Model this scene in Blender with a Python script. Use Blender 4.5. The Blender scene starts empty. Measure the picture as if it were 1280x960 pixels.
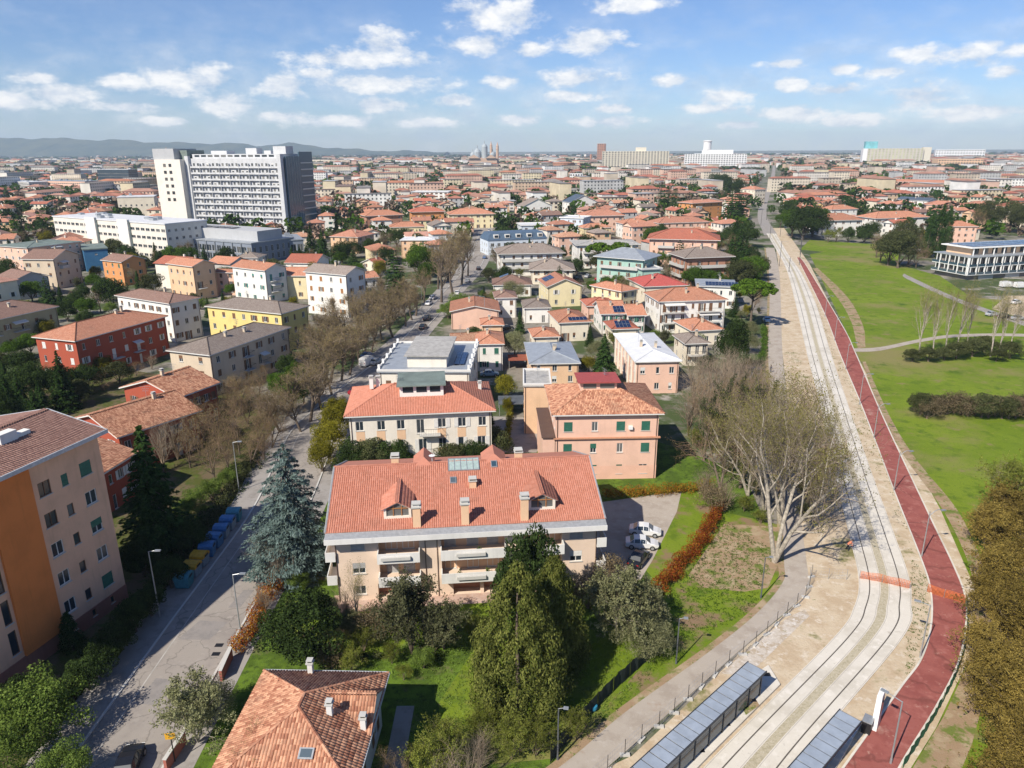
import bpy, bmesh, math, random
import numpy as np
from mathutils import Vector, Matrix
SC = bpy.context.scene
COL = SC.collection
RND = random.Random(7)
# ---------------------------------------------------------------- camera
F, CAMH = 910.0, 48.0                       # focal length in pixels of a 1280 px wide frame, drone height
PITCH, ROLL = math.atan(292.0/910), math.radians(0.27)
FW = Vector((0, math.cos(PITCH), -math.sin(PITCH)))
UP0 = Vector((0, math.sin(PITCH), math.cos(PITCH))); RT0 = Vector((1, 0, 0))
RT = RT0*math.cos(ROLL) - UP0*math.sin(ROLL); UPV = RT0*math.sin(ROLL) + UP0*math.cos(ROLL)
cam = bpy.data.cameras.new('camera'); camo = bpy.data.objects.new('camera', cam); COL.objects.link(camo)
cam.sensor_width = 36; cam.lens = 36*F/1280; cam.clip_start = 0.5; cam.clip_end = 60000
mw = Matrix((RT, UPV, -FW)).transposed().to_4x4(); mw.translation = (0, 0, CAMH); camo.matrix_world = mw
SC.camera = camo
# ---------------------------------------------------------------- sun and sky
SUN_EL, SUN_AZ = math.radians(42), math.radians(220)      # azimuth clockwise from +Y, towards the sun
sd = Vector((math.sin(SUN_AZ)*math.cos(SUN_EL), math.cos(SUN_AZ)*math.cos(SUN_EL), math.sin(SUN_EL)))
sun = bpy.data.lights.new('sun', 'SUN'); sun.energy = 5.0; sun.angle = math.radians(0.55); sun.color = (1.0, 0.92, 0.80)
suno = bpy.data.objects.new('sun', sun); COL.objects.link(suno); suno.rotation_euler = sd.to_track_quat('Z', 'Y').to_euler()
suno.location = (0, 0, 300)
SC.view_settings.view_transform = 'Standard'; SC.view_settings.look = 'None'; SC.view_settings.gamma = 1
SC.view_settings.exposure = 0.42
try: SC.view_settings.use_curve_mapping = False
except Exception: pass
SC.cycles.max_bounces = 5; SC.cycles.diffuse_bounces = 3; SC.cycles.glossy_bounces = 2; SC.cycles.transmission_bounces = 3
SC.cycles.volume_bounces = 0; SC.cycles.transparent_max_bounces = 6; SC.cycles.use_denoising = True

def azel(px, py):
    d = (FW + RT*((px-640)/F) + UPV*((480-py)/F)).normalized()
    return math.atan2(d.x, d.y), math.asin(d.z)
W = bpy.data.worlds.new('World'); SC.world = W; W.use_nodes = True
nt = W.node_tree; nt.nodes.clear(); N = nt.nodes.new; LK = nt.links.new
def nmath(op, a, b=None, c=None, clamp=False, t=nt):
    n = t.nodes.new('ShaderNodeMath'); n.operation = op; n.use_clamp = clamp
    for i, v in enumerate((a, b, c)):
        if v is None: continue
        if isinstance(v, (int, float)): n.inputs[i].default_value = v
        else: t.links.new(v, n.inputs[i])
    return n.outputs[0]
sky = N('ShaderNodeTexSky'); sky.sky_type = 'NISHITA'; sky.sun_disc = False
sky.sun_elevation = SUN_EL; sky.sun_rotation = SUN_AZ; sky.air_density = 1.0; sky.dust_density = 0.15; sky.ozone_density = 3.0; sky.altitude = 50
tc = N('ShaderNodeTexCoord'); sx = N('ShaderNodeSeparateXYZ'); LK(tc.outputs['Generated'], sx.inputs[0])
az = nmath('ARCTAN2', sx.outputs[0], sx.outputs[1]); el = nmath('ARCSINE', sx.outputs[2])
comb = N('ShaderNodeCombineXYZ'); LK(az, comb.inputs[0]); LK(el, comb.inputs[1])
def wnoise(scale, detail, off=(0, 0, 0), rough=.6):
    m = N('ShaderNodeMapping'); m.inputs['Location'].default_value = off; m.inputs['Scale'].default_value = (1, 1.9, 1)
    LK(comb.outputs[0], m.inputs[0]); n = N('ShaderNodeTexNoise'); n.inputs['Scale'].default_value = scale
    n.inputs['Detail'].default_value = detail; n.inputs['Roughness'].default_value = rough; LK(m.outputs[0], n.inputs[0]); return n.outputs[0]
n_edge = wnoise(24, 7, rough=.62); n_up = wnoise(24, 7, (0, .03, 0), .62); n_big = wnoise(7.5, 4, (3.1, .7, 0)); n_veil = wnoise(13, 6, (1.3, 4.2, 0))
clouds = [(620,18,50,22),(600,57,42,12),(735,52,46,15),(662,63,20,8),(790,6,44,10),(230,100,48,21),(150,103,42,10),(80,118,55,11),(15,126,40,13),(150,133,48,8),
 (285,131,36,15),(480,56,30,22),(452,74,88,12),(350,108,36,15),(470,105,82,12),(720,98,48,11),(720,121,45,8),(625,103,20,8),(840,101,30,8),
 (980,80,28,6),(905,120,34,9),(985,106,22,9),(1045,112,30,8),(1100,90,30,8),(1140,67,32,10),(1215,67,50,15),(1258,90,24,8),(1150,122,50,17),
 (1215,140,62,10),(985,142,58,9),(478,132,38,10),(350,145,32,7),(425,152,55,8),(535,154,48,6),(1275,62,30,10),(205,152,34,6),(650,150,34,7),(760,152,38,7),(930,156,36,6),(1065,150,44,8),(565,126,25,7),(765,136,30,6),(885,136,35,6),(1055,86,22,6),(40,98,26,7),(400,92,24,7)]
acc = None
for x, y, rx, ry in clouds:
    rx, ry = rx*1.22, ry*1.25; a0, e0 = azel(x, y); ax, _ = azel(x+rx, y); _, ey = azel(x, y-ry)
    ra, re = abs(ax-a0), abs(ey-e0)
    vm = N('ShaderNodeVectorMath'); vm.operation = 'MULTIPLY_ADD'; LK(comb.outputs[0], vm.inputs[0])
    vm.inputs[1].default_value = (1/ra, 1/re, 0); vm.inputs[2].default_value = (-a0/ra, -e0/re, 0)
    ln = N('ShaderNodeVectorMath'); ln.operation = 'LENGTH'; LK(vm.outputs[0], ln.inputs[0])
    acc = ln.outputs['Value'] if acc is None else nmath('MINIMUM', acc, ln.outputs['Value'])
blob = nmath('SUBTRACT', 1.0, nmath('MINIMUM', acc, 3.0))
dens = nmath('ADD', nmath('MULTIPLY', blob, .95), nmath('MULTIPLY', nmath('SUBTRACT', n_edge, .47), 2.7))
# the same kind of scattered cumulus all round the sky
gen = nmath('MULTIPLY', nmath('SUBTRACT', n_big, .60), 6.0)
gen = nmath('ADD', gen, nmath('MULTIPLY', nmath('SUBTRACT', n_edge, .5), 2.0))
fr = N('ShaderNodeMapRange'); LK(nmath('ABSOLUTE', az), fr.inputs[0]); fr.inputs[1].default_value = .60; fr.inputs[2].default_value = .75
fr.inputs[3].default_value = -3.0; fr.inputs[4].default_value = 0.0
gen = nmath('ADD', gen, fr.outputs[0])
dens = nmath('MAXIMUM', dens, gen)
mr = N('ShaderNodeMapRange'); mr.interpolation_type = 'SMOOTHSTEP'; LK(dens, mr.inputs[0]); mr.inputs[1].default_value = -.12; mr.inputs[2].default_value = .75
veil = N('ShaderNodeMapRange'); LK(n_veil, veil.inputs[0]); veil.inputs[1].default_value = .42; veil.inputs[2].default_value = .68; veil.inputs[4].default_value = .5
band = N('ShaderNodeMapRange'); LK(el, band.inputs[0]); band.inputs[1].default_value = .20; band.inputs[2].default_value = .08
cov = nmath('MAXIMUM', nmath('MULTIPLY', mr.outputs[0], .92), nmath('MULTIPLY', veil.outputs[0], band.outputs[0]))
shade = nmath('ADD', .52, nmath('MULTIPLY', nmath('SUBTRACT', n_edge, n_up), 2.6), clamp=True)
shade = nmath('ADD', nmath('MULTIPLY', shade, .75), nmath('MULTIPLY', dens, .22), clamp=True)
cc = N('ShaderNodeMix'); cc.data_type = 'RGBA'; LK(shade, cc.inputs[0]); cc.inputs[6].default_value = (6.2, 7.2, 8.8, 1); cc.inputs[7].default_value = (12.2, 12.0, 11.7, 1)
hs = N('ShaderNodeHueSaturation'); hs.inputs['Saturation'].default_value = 1.0; hs.inputs['Value'].default_value = 1.0; LK(sky.outputs[0], hs.inputs['Color'])
tint = N('ShaderNodeMix'); tint.data_type = 'RGBA'; tint.blend_type = 'MULTIPLY'; tint.inputs[0].default_value = 1; LK(hs.outputs[0], tint.inputs[6]); tint.inputs[7].default_value = (.85, .98, 1.28, 1)
mx = N('ShaderNodeMix'); mx.data_type = 'RGBA'; LK(cov, mx.inputs[0]); LK(tint.outputs[2], mx.inputs[6]); LK(cc.outputs[2], mx.inputs[7])
bg = N('ShaderNodeBackground'); bg.inputs['Strength'].default_value = 0.07; LK(mx.outputs[2], bg.inputs[0])
wo = N('ShaderNodeOutputWorld'); LK(bg.outputs[0], wo.inputs[0])

# ---------------------------------------------------------------- projection helpers
def G(px, py, z=0.0):
    d = FW + RT*((px-640)/F) + UPV*((480-py)/F); t = (z-CAMH)/d.z
    return Vector((d.x*t, d.y*t, z))
def PX(p):
    v = Vector(p) - Vector((0, 0, CAMH)); d = v.dot(FW)
    if d < 1: return (-9999, 9999)
    return (640+F*v.dot(RT)/d, 480-F*v.dot(UPV)/d)

# ---------------------------------------------------------------- materials
MATS = {}
def new_mat(name):
    m = bpy.data.materials.new(name); m.use_nodes = True; t = m.node_tree; t.nodes.clear()
    o = t.nodes.new('ShaderNodeOutputMaterial'); b = t.nodes.new('ShaderNodeBsdfPrincipled'); t.links.new(b.outputs[0], o.inputs[0])
    return m, t, b
def rgba(c): return (c[0], c[1], c[2], 1)
def mixc(t, fac, a, b, mode='MIX'):
    n = t.nodes.new('ShaderNodeMix'); n.data_type = 'RGBA'; n.blend_type = mode
    for i, v in ((0, fac), (6, a), (7, b)):
        if isinstance(v, (int, float)): n.inputs[i].default_value = v
        elif isinstance(v, tuple): n.inputs[i].default_value = rgba(v)
        else: t.links.new(v, n.inputs[i])
    return n.outputs[2]
def tnoise(t, vec, scale, detail=4, rough=.6):
    n = t.nodes.new('ShaderNodeTexNoise'); n.inputs['Scale'].default_value = scale; n.inputs['Detail'].default_value = detail
    n.inputs['Roughness'].default_value = rough
    if vec is not None: t.links.new(vec, n.inputs[0])
    return n.outputs[0]
def ramp(t, v, lo, hi):
    n = t.nodes.new('ShaderNodeMapRange'); n.interpolation_type = 'SMOOTHSTEP'; t.links.new(v, n.inputs[0]); n.inputs[1].default_value = lo; n.inputs[2].default_value = hi; return n.outputs[0]
def bump(t, b, h, strength, dist):
    n = t.nodes.new('ShaderNodeBump'); n.inputs['Strength'].default_value = strength; n.inputs['Distance'].default_value = dist
    t.links.new(h, n.inputs['Height']); t.links.new(n.outputs[0], b.inputs['Normal'])
def wall_mat(name, c, dirt=.25, rough=.9, bs=.15):
    if name in MATS: return MATS[name]
    m, t, b = new_mat(name); g = t.nodes.new('ShaderNodeNewGeometry'); pos = g.outputs['Position']
    n1 = tnoise(t, pos, .35, 5); n2 = tnoise(t, pos, 2.2, 6, .7)
    mp = t.nodes.new('ShaderNodeMapping'); mp.inputs['Scale'].default_value = (1.6, 1.6, .12); t.links.new(pos, mp.inputs[0]); n3 = tnoise(t, mp.outputs[0], 1.0, 4, .7)
    d = tuple(x*.62 for x in c)
    col = mixc(t, nmath('MULTIPLY', ramp(t, n1, .42, .7), dirt, t=t), c, d)
    col = mixc(t, nmath('MULTIPLY', ramp(t, n3, .5, .8), dirt*1.1, t=t), col, tuple(x*.55 for x in c))
    col = mixc(t, nmath('MULTIPLY', ramp(t, n2, .5, .75), dirt*.5, t=t), col, tuple(min(1, x*1.12) for x in c))
    t.links.new(col, b.inputs['Base Color']); b.inputs['Roughness'].default_value = rough; b.inputs['Specular IOR Level'].default_value = .2
    bump(t, b, n2, bs, .02); MATS[name] = m; return m
def plain(name, c, rough=.6, metal=0, var=.15, scale=3., spec=.4):
    if name in MATS: return MATS[name]
    m, t, b = new_mat(name); g = t.nodes.new('ShaderNodeNewGeometry')
    n = tnoise(t, g.outputs['Position'], scale, 5); col = mixc(t, ramp(t, n, .3, .75), tuple(x*(1-var) for x in c), tuple(min(1, x*(1+var)) for x in c))
    t.links.new(col, b.inputs['Base Color']); b.inputs['Roughness'].default_value = rough; b.inputs['Metallic'].default_value = metal; b.inputs['Specular IOR Level'].default_value = spec
    MATS[name] = m; return m
def glass_mat(name, c=(.025, .035, .045), rough=.08, curtain=.35):
    if name in MATS: return MATS[name]
    m, t, b = new_mat(name); oi = t.nodes.new('ShaderNodeObjectInfo')
    r = ramp(t, oi.outputs['Random'], .55, 1.0)
    col = mixc(t, nmath('MULTIPLY', r, curtain, t=t), c, (.38, .36, .32)); t.links.new(col, b.inputs['Base Color'])  # curtains show pale behind random panes
    b.inputs['Roughness'].default_value = rough; b.inputs['Specular IOR Level'].default_value = .6; MATS[name] = m; return m
def tile_mat(name, c, c2, island=False, stain=.48, bw=.26, bh=.38, moss=(.16, .11, .08)):
    if name in MATS: return MATS[name]
    m, t, b = new_mat(name); g = t.nodes.new('ShaderNodeNewGeometry'); pos = g.outputs['Position']
    n1 = tnoise(t, pos, .5, 5, .65); n2 = tnoise(t, pos, 3.0, 4, .7)
    if island:
        col = mixc(t, g.outputs['Random Per Island'], c, c2)
        mul = nmath('MULTIPLY', ramp(t, n2, .45, .8), .4, t=t); col = mixc(t, mul, col, tuple(x*.6 for x in c))
    else:
        uv = t.nodes.new('ShaderNodeUVMap'); br = t.nodes.new('ShaderNodeTexBrick'); t.links.new(uv.outputs[0], br.inputs[0])
        br.offset = 0.0; br.inputs['Scale'].default_value = 1; br.inputs['Brick Width'].default_value = bw; br.inputs['Row Height'].default_value = bh
        br.inputs['Mortar Size'].default_value = .025; br.inputs['Mortar Smooth'].default_value = .6; br.inputs['Color1'].default_value = rgba(c); br.inputs['Color2'].default_value = rgba(c2)
        br.inputs['Mortar'].default_value = rgba(tuple(x*.5 for x in c)); col = br.outputs[0]
        mul = nmath('MULTIPLY', ramp(t, n2, .5, .8), .35, t=t); col = mixc(t, mul, col, tuple(x*.7 for x in c2))
        sp = t.nodes.new('ShaderNodeSeparateXYZ'); t.links.new(uv.outputs[0], sp.inputs[0])
        hgt = nmath('ABSOLUTE', nmath('SINE', nmath('MULTIPLY', sp.outputs[0], math.pi/bw, t=t), t=t), t=t)
        bump(t, b, hgt, .8, .06)
    col = mixc(t, nmath('MULTIPLY', ramp(t, n1, .48, .78), stain, t=t), col, moss)
    oi = t.nodes.new('ShaderNodeObjectInfo'); hv = t.nodes.new('ShaderNodeHueSaturation'); t.links.new(col, hv.inputs['Color'])
    t.links.new(nmath('MULTIPLY_ADD', oi.outputs['Random'], .35, .82, t=t), hv.inputs['Value'])
    t.links.new(hv.outputs[0], b.inputs['Base Color']); b.inputs['Roughness'].default_value = .85; b.inputs['Specular IOR Level'].default_value = .25
    MATS[name] = m; return m
def leaf_mat(name, c, c2, trans=.25, var=.25):
    if name in MATS: return MATS[name]
    m = bpy.data.materials.new(name); m.use_nodes = True; t = m.node_tree; t.nodes.clear()
    o = t.nodes.new('ShaderNodeOutputMaterial'); g = t.nodes.new('ShaderNodeNewGeometry'); oi = t.nodes.new('ShaderNodeObjectInfo')
    col = mixc(t, g.outputs['Random Per Island'], c, c2)
    n = tnoise(t, g.outputs['Position'], .9, 3); col = mixc(t, nmath('MULTIPLY', ramp(t, n, .42, .6), .7, t=t), col, tuple(x*.55 for x in c)); n2 = tnoise(t, g.outputs['Position'], 2.3, 2); col = mixc(t, nmath('MULTIPLY', ramp(t, n2, .52, .68), .45, t=t), col, tuple(min(1, x*1.25) for x in c2))
    hv = t.nodes.new('ShaderNodeHueSaturation'); t.links.new(col, hv.inputs['Color'])
    t.links.new(nmath('MULTIPLY_ADD', oi.outputs['Random'], var*2, 1-var, t=t), hv.inputs['Value'])
    d = t.nodes.new('ShaderNodeBsdfDiffuse'); tr = t.nodes.new('ShaderNodeBsdfTranslucent'); mx = t.nodes.new('ShaderNodeMixShader'); mx.inputs[0].default_value = trans
    t.links.new(hv.outputs[0], d.inputs[0]); t.links.new(hv.outputs[0], tr.inputs[0]); t.links.new(d.outputs[0], mx.inputs[1]); t.links.new(tr.outputs[0], mx.inputs[2]); t.links.new(mx.outputs[0], o.inputs[0])
    MATS[name] = m; return m
def ground_mat(name, layers, rough=.95, bs=.3, bscale=6.0, crack=0.):
    """layers: (colour, noise scale, lo, hi) painted one over the other by world-position noise"""
    if name in MATS: return MATS[name]
    m, t, b = new_mat(name); g = t.nodes.new('ShaderNodeNewGeometry'); pos = g.outputs['Position']
    col = None
    for i, (c, s, lo, hi) in enumerate(layers):
        if col is None:
            col = mixc(t, 0.0, c, c); continue
        mp = t.nodes.new('ShaderNodeMapping'); mp.inputs['Location'].default_value = (i*37.1, i*11.7, 0); t.links.new(pos, mp.inputs[0])
        col = mixc(t, ramp(t, tnoise(t, mp.outputs[0], s, 6, .65), lo, hi), col, c)
    if crack:
        wv = t.nodes.new('ShaderNodeVectorMath'); wv.operation = 'MULTIPLY_ADD'; nz = t.nodes.new('ShaderNodeTexNoise'); nz.inputs['Scale'].default_value = .6; nz.inputs['Detail'].default_value = 4; t.links.new(pos, nz.inputs[0])
        t.links.new(nz.outputs['Color'], wv.inputs[0]); wv.inputs[1].default_value = (2.5, 2.5, 0); t.links.new(pos, wv.inputs[2])
        vo_ = t.nodes.new('ShaderNodeTexVoronoi'); vo_.feature = 'DISTANCE_TO_EDGE'; vo_.inputs['Scale'].default_value = crack; t.links.new(wv.outputs[0], vo_.inputs[0])
        mr_ = t.nodes.new('ShaderNodeMapRange'); t.links.new(vo_.outputs['Distance'], mr_.inputs[0]); mr_.inputs[1].default_value = .022; mr_.inputs[2].default_value = .004; mr_.inputs[4].default_value = .55
        col = mixc(t, mr_.outputs[0], col, tuple(x*.45 for x in layers[0][0]))
    t.links.new(col, b.inputs['Base Color']); b.inputs['Roughness'].default_value = rough; b.inputs['Specular IOR Level'].default_value = .15
    bump(t, b, tnoise(t, pos, bscale, 5, .7), bs, .08); MATS[name] = m; return m

WALLC = dict(white=(.74, .72, .67), cream=(.72, .65, .52), ivory=(.72, .67, .58), pink=(.72, .44, .33), palepink=(.72, .47, .36), orange=(.62, .29, .12), peach=(.70, .47, .30),
             red=(.36, .085, .05), yellow=(.70, .56, .22), paleyellow=(.74, .64, .40), beige=(.58, .48, .36), olive=(.36, .33, .22), grey=(.46, .45, .43), brick=(.42, .22, .15),
             teal=(.34, .50, .43), bluewhite=(.58, .64, .70), concrete=(.42, .42, .42), blue=(.05, .16, .30), apricot=(.70, .55, .43), burnt=(.55, .23, .055))
def WM(k): return wall_mat('wall_'+k, WALLC[k])
ROOFC = dict(terra=((.46, .20, .13), (.56, .28, .19)), red=((.43, .135, .085), (.50, .19, .125)), orange=((.46, .195, .115), (.57, .285, .185)), old=((.40, .19, .115), (.58, .36, .24)),
             brown=((.23, .14, .11), (.30, .19, .15)), greybrown=((.25, .20, .17), (.33, .28, .24)), crimson=((.42, .08, .07), (.48, .12, .10)), pinkroof=((.52, .27, .20), (.58, .33, .25)))
def RM(k):
    if k in ROOFC: return tile_mat('roof_'+k, *ROOFC[k])
    return {'metal': plain('roof_metal', (.36, .39, .42), .45, .3, .12, .8), 'white': plain('roof_white', (.62, .63, .64), .6, 0, .08, .6), 'slate': plain('roof_slate', (.10, .13, .17), .5, .2, .2, .7),
            'greygreen': plain('roof_greygreen', (.16, .20, .18), .8, 0, .2, .5), 'gravel': plain('roof_gravel', (.36, .35, .33), .95, 0, .2, 1.2), 'dark': plain('roof_dark', (.09, .10, .11), .7, 0, .2, .8)}[k]
M_GLASS = glass_mat('window_glass'); M_BLUEGLASS = glass_mat('blue_glass', (.035, .07, .10), .06, .15)
M_FRAME = plain('window_frame_white', (.70, .68, .64), .5, 0, .06); M_FRAMEB = plain('window_frame_brown', (.16, .08, .04), .6, 0, .2)
SHUT = dict(green=plain('shutter_green', (.03, .13, .09), .6), brown=plain('shutter_brown', (.17, .09, .05), .7), white=plain('shutter_white', (.64, .63, .60), .6, 0, .08), wood=plain('shutter_wood', (.34, .16, .06), .6),
            grey=plain('shutter_grey', (.36, .36, .36), .6), teal=plain('shutter_teal', (.05, .22, .20), .6))
M_CONC = wall_mat('concrete_trim', (.50, .49, .46), .3); M_STEEL = plain('galvanised_steel', (.42, .44, .45), .45, .6, .12); M_BLACK = plain('black_metal', (.02, .02, .022), .5, .2)
M_WHITE = plain('white_paint', (.76, .76, .74), .5, 0, .05); M_FASCIA = wall_mat('white_fascia', (.66, .65, .62), .3); M_PV = plain('solar_cell', (.015, .03, .08), .12, .1, .3, 1.5, .7)
M_BARK = plain('bark_brown', (.13, .10, .075), .95, 0, .35, 4); M_BARKPALE = plain('bark_pale', (.36, .32, .26), .95, 0, .35, 3); M_TWIG = plain('twig_brown', (.22, .165, .115), .95, 0, .3, 1.2)
M_TWIGGREY = plain('twig_grey', (.275, .22, .155), .95, 0, .3, 1.2)

# ---------------------------------------------------------------- mesh builder
class MB:
    def __init__(s): s.v = []; s.f = []; s.m = []; s.uv = []; s.hasuv = False
    def face(s, pts, mi=0, uv=None):
        i = len(s.v); s.v += [tuple(p) for p in pts]; s.f.append(tuple(range(i, i+len(pts)))); s.m.append(mi)
        s.uv.append(uv)
        if uv: s.hasuv = True
    def box(s, x0, x1, y0, y1, z0, z1, mi=0, M=None):
        p = [Vector(c) for c in ((x0, y0, z0), (x1, y0, z0), (x1, y1, z0), (x0, y1, z0), (x0, y0, z1), (x1, y0, z1), (x1, y1, z1), (x0, y1, z1))]
        if M is not None: p = [M @ q for q in p]
        i = len(s.v); s.v += [tuple(q) for q in p]
        for f in ((3, 2, 1, 0), (4, 5, 6, 7), (0, 1, 5, 4), (1, 2, 6, 5), (2, 3, 7, 6), (3, 0, 4, 7)): s.f.append(tuple(i+k for k in f)); s.m.append(mi); s.uv.append(None)
    def prism(s, poly, z0, z1, mi=0, top=None):
        n = len(poly); top = top or poly; i = len(s.v); s.v += [(p[0], p[1], z0) for p in poly] + [(p[0], p[1], z1) for p in top]
        for k in range(n): s.f.append((i+k, i+(k+1) % n, i+n+(k+1) % n, i+n+k)); s.m.append(mi); s.uv.append(None)
        s.f.append(tuple(i+n+k for k in range(n))); s.m.append(mi); s.uv.append(None)
        s.f.append(tuple(i+n-1-k for k in range(n))); s.m.append(mi); s.uv.append(None)
    def tube(s, p0, p1, r0, r1=None, n=6, mi=0, cap=True):
        p0, p1 = Vector(p0), Vector(p1); r1 = r0 if r1 is None else r1; d = (p1-p0)
        if d.length < 1e-6: return
        d.normalize(); a = d.orthogonal().normalized(); b = d.cross(a); i = len(s.v)
        for p, r in ((p0, r0), (p1, r1)):
            for k in range(n):
                w = 2*math.pi*k/n; s.v.append(tuple(p+(a*math.cos(w)+b*math.sin(w))*r))
        for k in range(n): s.f.append((i+k, i+(k+1) % n, i+n+(k+1) % n, i+n+k)); s.m.append(mi); s.uv.append(None)
        if cap:
            s.f.append(tuple(i+n-1-k for k in range(n))); s.m.append(mi); s.uv.append(None)
            s.f.append(tuple(i+n+k for k in range(n))); s.m.append(mi); s.uv.append(None)
    def lathe(s, prof, n=12, mi=0, c=(0, 0)):
        i = len(s.v)
        for r, z in prof:
            for k in range(n): w = 2*math.pi*k/n; s.v.append((c[0]+r*math.cos(w), c[1]+r*math.sin(w), z))
        for j in range(len(prof)-1):
            for k in range(n): s.f.append((i+j*n+k, i+j*n+(k+1) % n, i+(j+1)*n+(k+1) % n, i+(j+1)*n+k)); s.m.append(mi); s.uv.append(None)
        j = len(prof)-1; s.f.append(tuple(i+j*n+k for k in range(n))); s.m.append(mi); s.uv.append(None)
        s.f.append(tuple(i+n-1-k for k in range(n))); s.m.append(mi); s.uv.append(None)
    def mesh(s, name, mats, smooth=False):
        me = bpy.data.meshes.new(name); me.from_pydata(s.v, [], s.f)
        for m in (mats if isinstance(mats, (list, tuple)) else [mats]): me.materials.append(m)
        if len(me.materials) > 1: me.polygons.foreach_set('material_index', s.m)
        if s.hasuv:
            ul = me.uv_layers.new(name='UVMap'); d = []
            for f, u in zip(s.f, s.uv): d += [c for p in (u or [(0, 0)]*len(f)) for c in p]
            ul.data.foreach_set('uv', d)
        if smooth: me.polygons.foreach_set('use_smooth', [True]*len(me.polygons))
        me.update(); return me
    def build(s, name, mats, parent=None, smooth=False, loc=None, rotz=0):
        return put(name, s.mesh(name, mats, smooth), parent, loc, rotz)
def put(name, me, parent=None, loc=None, rotz=0, scale=None):
    o = bpy.data.objects.new(name, me); COL.objects.link(o); o.parent = parent
    if loc is not None: o.location = loc
    if rotz: o.rotation_euler = (0, 0, rotz)
    if scale is not None: o.scale = scale if hasattr(scale, '__len__') else (scale,)*3
    return o
def thing(name, label, cat, loc=(0, 0, 0), rotz=0, group=None, scale=None):
    o = put(name, None, None, loc, rotz, scale); return tag(o, label, cat, group)
def tag(o, label=None, cat=None, group=None, kind=None):
    if label: o['label'] = label
    if cat: o['category'] = cat
    if group: o['group'] = group
    if kind: o['kind'] = kind
    return o
def np_mesh(name, V, Fq, mats, mi=None):
    """V (n,3), Fq (m,4) quads -> mesh, quickly"""
    me = bpy.data.meshes.new(name); V = np.asarray(V, np.float32); Fq = np.asarray(Fq, np.int32); k = Fq.shape[1]
    me.vertices.add(len(V)); me.vertices.foreach_set('co', V.ravel()); me.loops.add(Fq.size); me.loops.foreach_set('vertex_index', Fq.ravel())
    me.polygons.add(len(Fq)); me.polygons.foreach_set('loop_start', np.arange(0, Fq.size, k, dtype=np.int32)); me.polygons.foreach_set('loop_total', np.full(len(Fq), k, np.int32))
    for m in (mats if isinstance(mats, (list, tuple)) else [mats]): me.materials.append(m)
    if mi is not None: me.polygons.foreach_set('material_index', np.asarray(mi, np.int32))
    me.update(calc_edges=True); me.validate(); return me
def copy_tree(o, parent=None):
    c = o.copy(); COL.objects.link(c); c.parent = parent
    for ch in list(o.children): copy_tree(ch, c)
    return c
# ================================================================ ground, roads, paths
GRASS = [((.125, .185, .013), 1, 0, 1), ((.155, .215, .018), .05, .42, .60), ((.095, .15, .012), .35, .5, .66), ((.175, .20, .03), .9, .58, .74), ((.21, .19, .07), .03, .50, .66), ((.07, .11, .014), 3.5, .56, .70), ((.20, .18, .07), .22, .55, .68), ((.06, .11, .012), .12, .58, .70), ((.21, .21, .05), 1.6, .62, .72)]
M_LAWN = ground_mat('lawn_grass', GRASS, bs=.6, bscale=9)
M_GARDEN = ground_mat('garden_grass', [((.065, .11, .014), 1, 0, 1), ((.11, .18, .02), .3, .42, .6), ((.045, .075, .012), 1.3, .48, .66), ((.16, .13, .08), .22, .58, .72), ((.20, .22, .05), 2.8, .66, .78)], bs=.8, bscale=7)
M_VERGE = ground_mat('verge_grass', GRASS + [((.22, .15, .09), .2, .5, .62), ((.30, .27, .04), 4.5, .66, .74)], bs=.6, bscale=9)
M_CITY = ground_mat('city_ground', [((.22, .20, .17), 1, 0, 1), ((.06, .085, .03), .035, .44, .54), ((.30, .28, .25), .09, .55, .65), ((.11, .10, .07), .3, .52, .7)], bs=.2, bscale=1)
M_SAND = ground_mat('sandy_soil', [((.52, .43, .31), 1, 0, 1), ((.44, .34, .23), .35, .42, .62), ((.60, .53, .43), .8, .52, .7), ((.20, .19, .08), .16, .58, .68), ((.17, .18, .06), 1.2, .66, .72), ((.38, .30, .20), 3, .55, .75)], bs=.8, bscale=3)
M_ASPH = ground_mat('street_asphalt', [((.30, .27, .24), 1, 0, 1), ((.245, .22, .20), .15, .45, .65), ((.34, .31, .28), .8, .52, .75), ((.21, .19, .175), 2.5, .6, .75)], bs=.15, bscale=20, crack=.28)
M_WALK = ground_mat('path_asphalt', [((.38, .335, .285), 1, 0, 1), ((.32, .275, .23), .4, .45, .65), ((.43, .39, .345), 1.2, .52, .75), ((.30, .20, .14), .22, .62, .75)], bs=.15, bscale=20)
M_PAVE = ground_mat('pavement', [((.30, .28, .26), 1, 0, 1), ((.24, .22, .20), .5, .45, .65), ((.35, .33, .30), 2, .55, .75)], bs=.15, bscale=15)
M_SLAB = ground_mat('tram_concrete', [((.60, .565, .50), 1, 0, 1), ((.50, .465, .40), .12, .45, .62), ((.65, .615, .555), 1.1, .52, .7), ((.40, .36, .30), .5, .62, .74), ((.42, .39, .34), 3.5, .60, .74)], bs=.15, bscale=12)
M_BALLAST = ground_mat('ballast', [((.46, .41, .30), 1, 0, 1), ((.37, .33, .23), 4, .45, .6), ((.54, .49, .39), 7, .52, .66)], bs=1, bscale=8)
M_RED = ground_mat('red_cycle_asphalt', [((.285, .095, .08), 1, 0, 1), ((.235, .072, .062), .3, .45, .62), ((.34, .13, .11), .9, .52, .68), ((.44, .29, .24), .16, .58, .72), ((.42, .25, .20), 1.1, .60, .72), ((.24, .07, .06), 4, .55, .7)], bs=.12, bscale=20, crack=.12)
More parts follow.
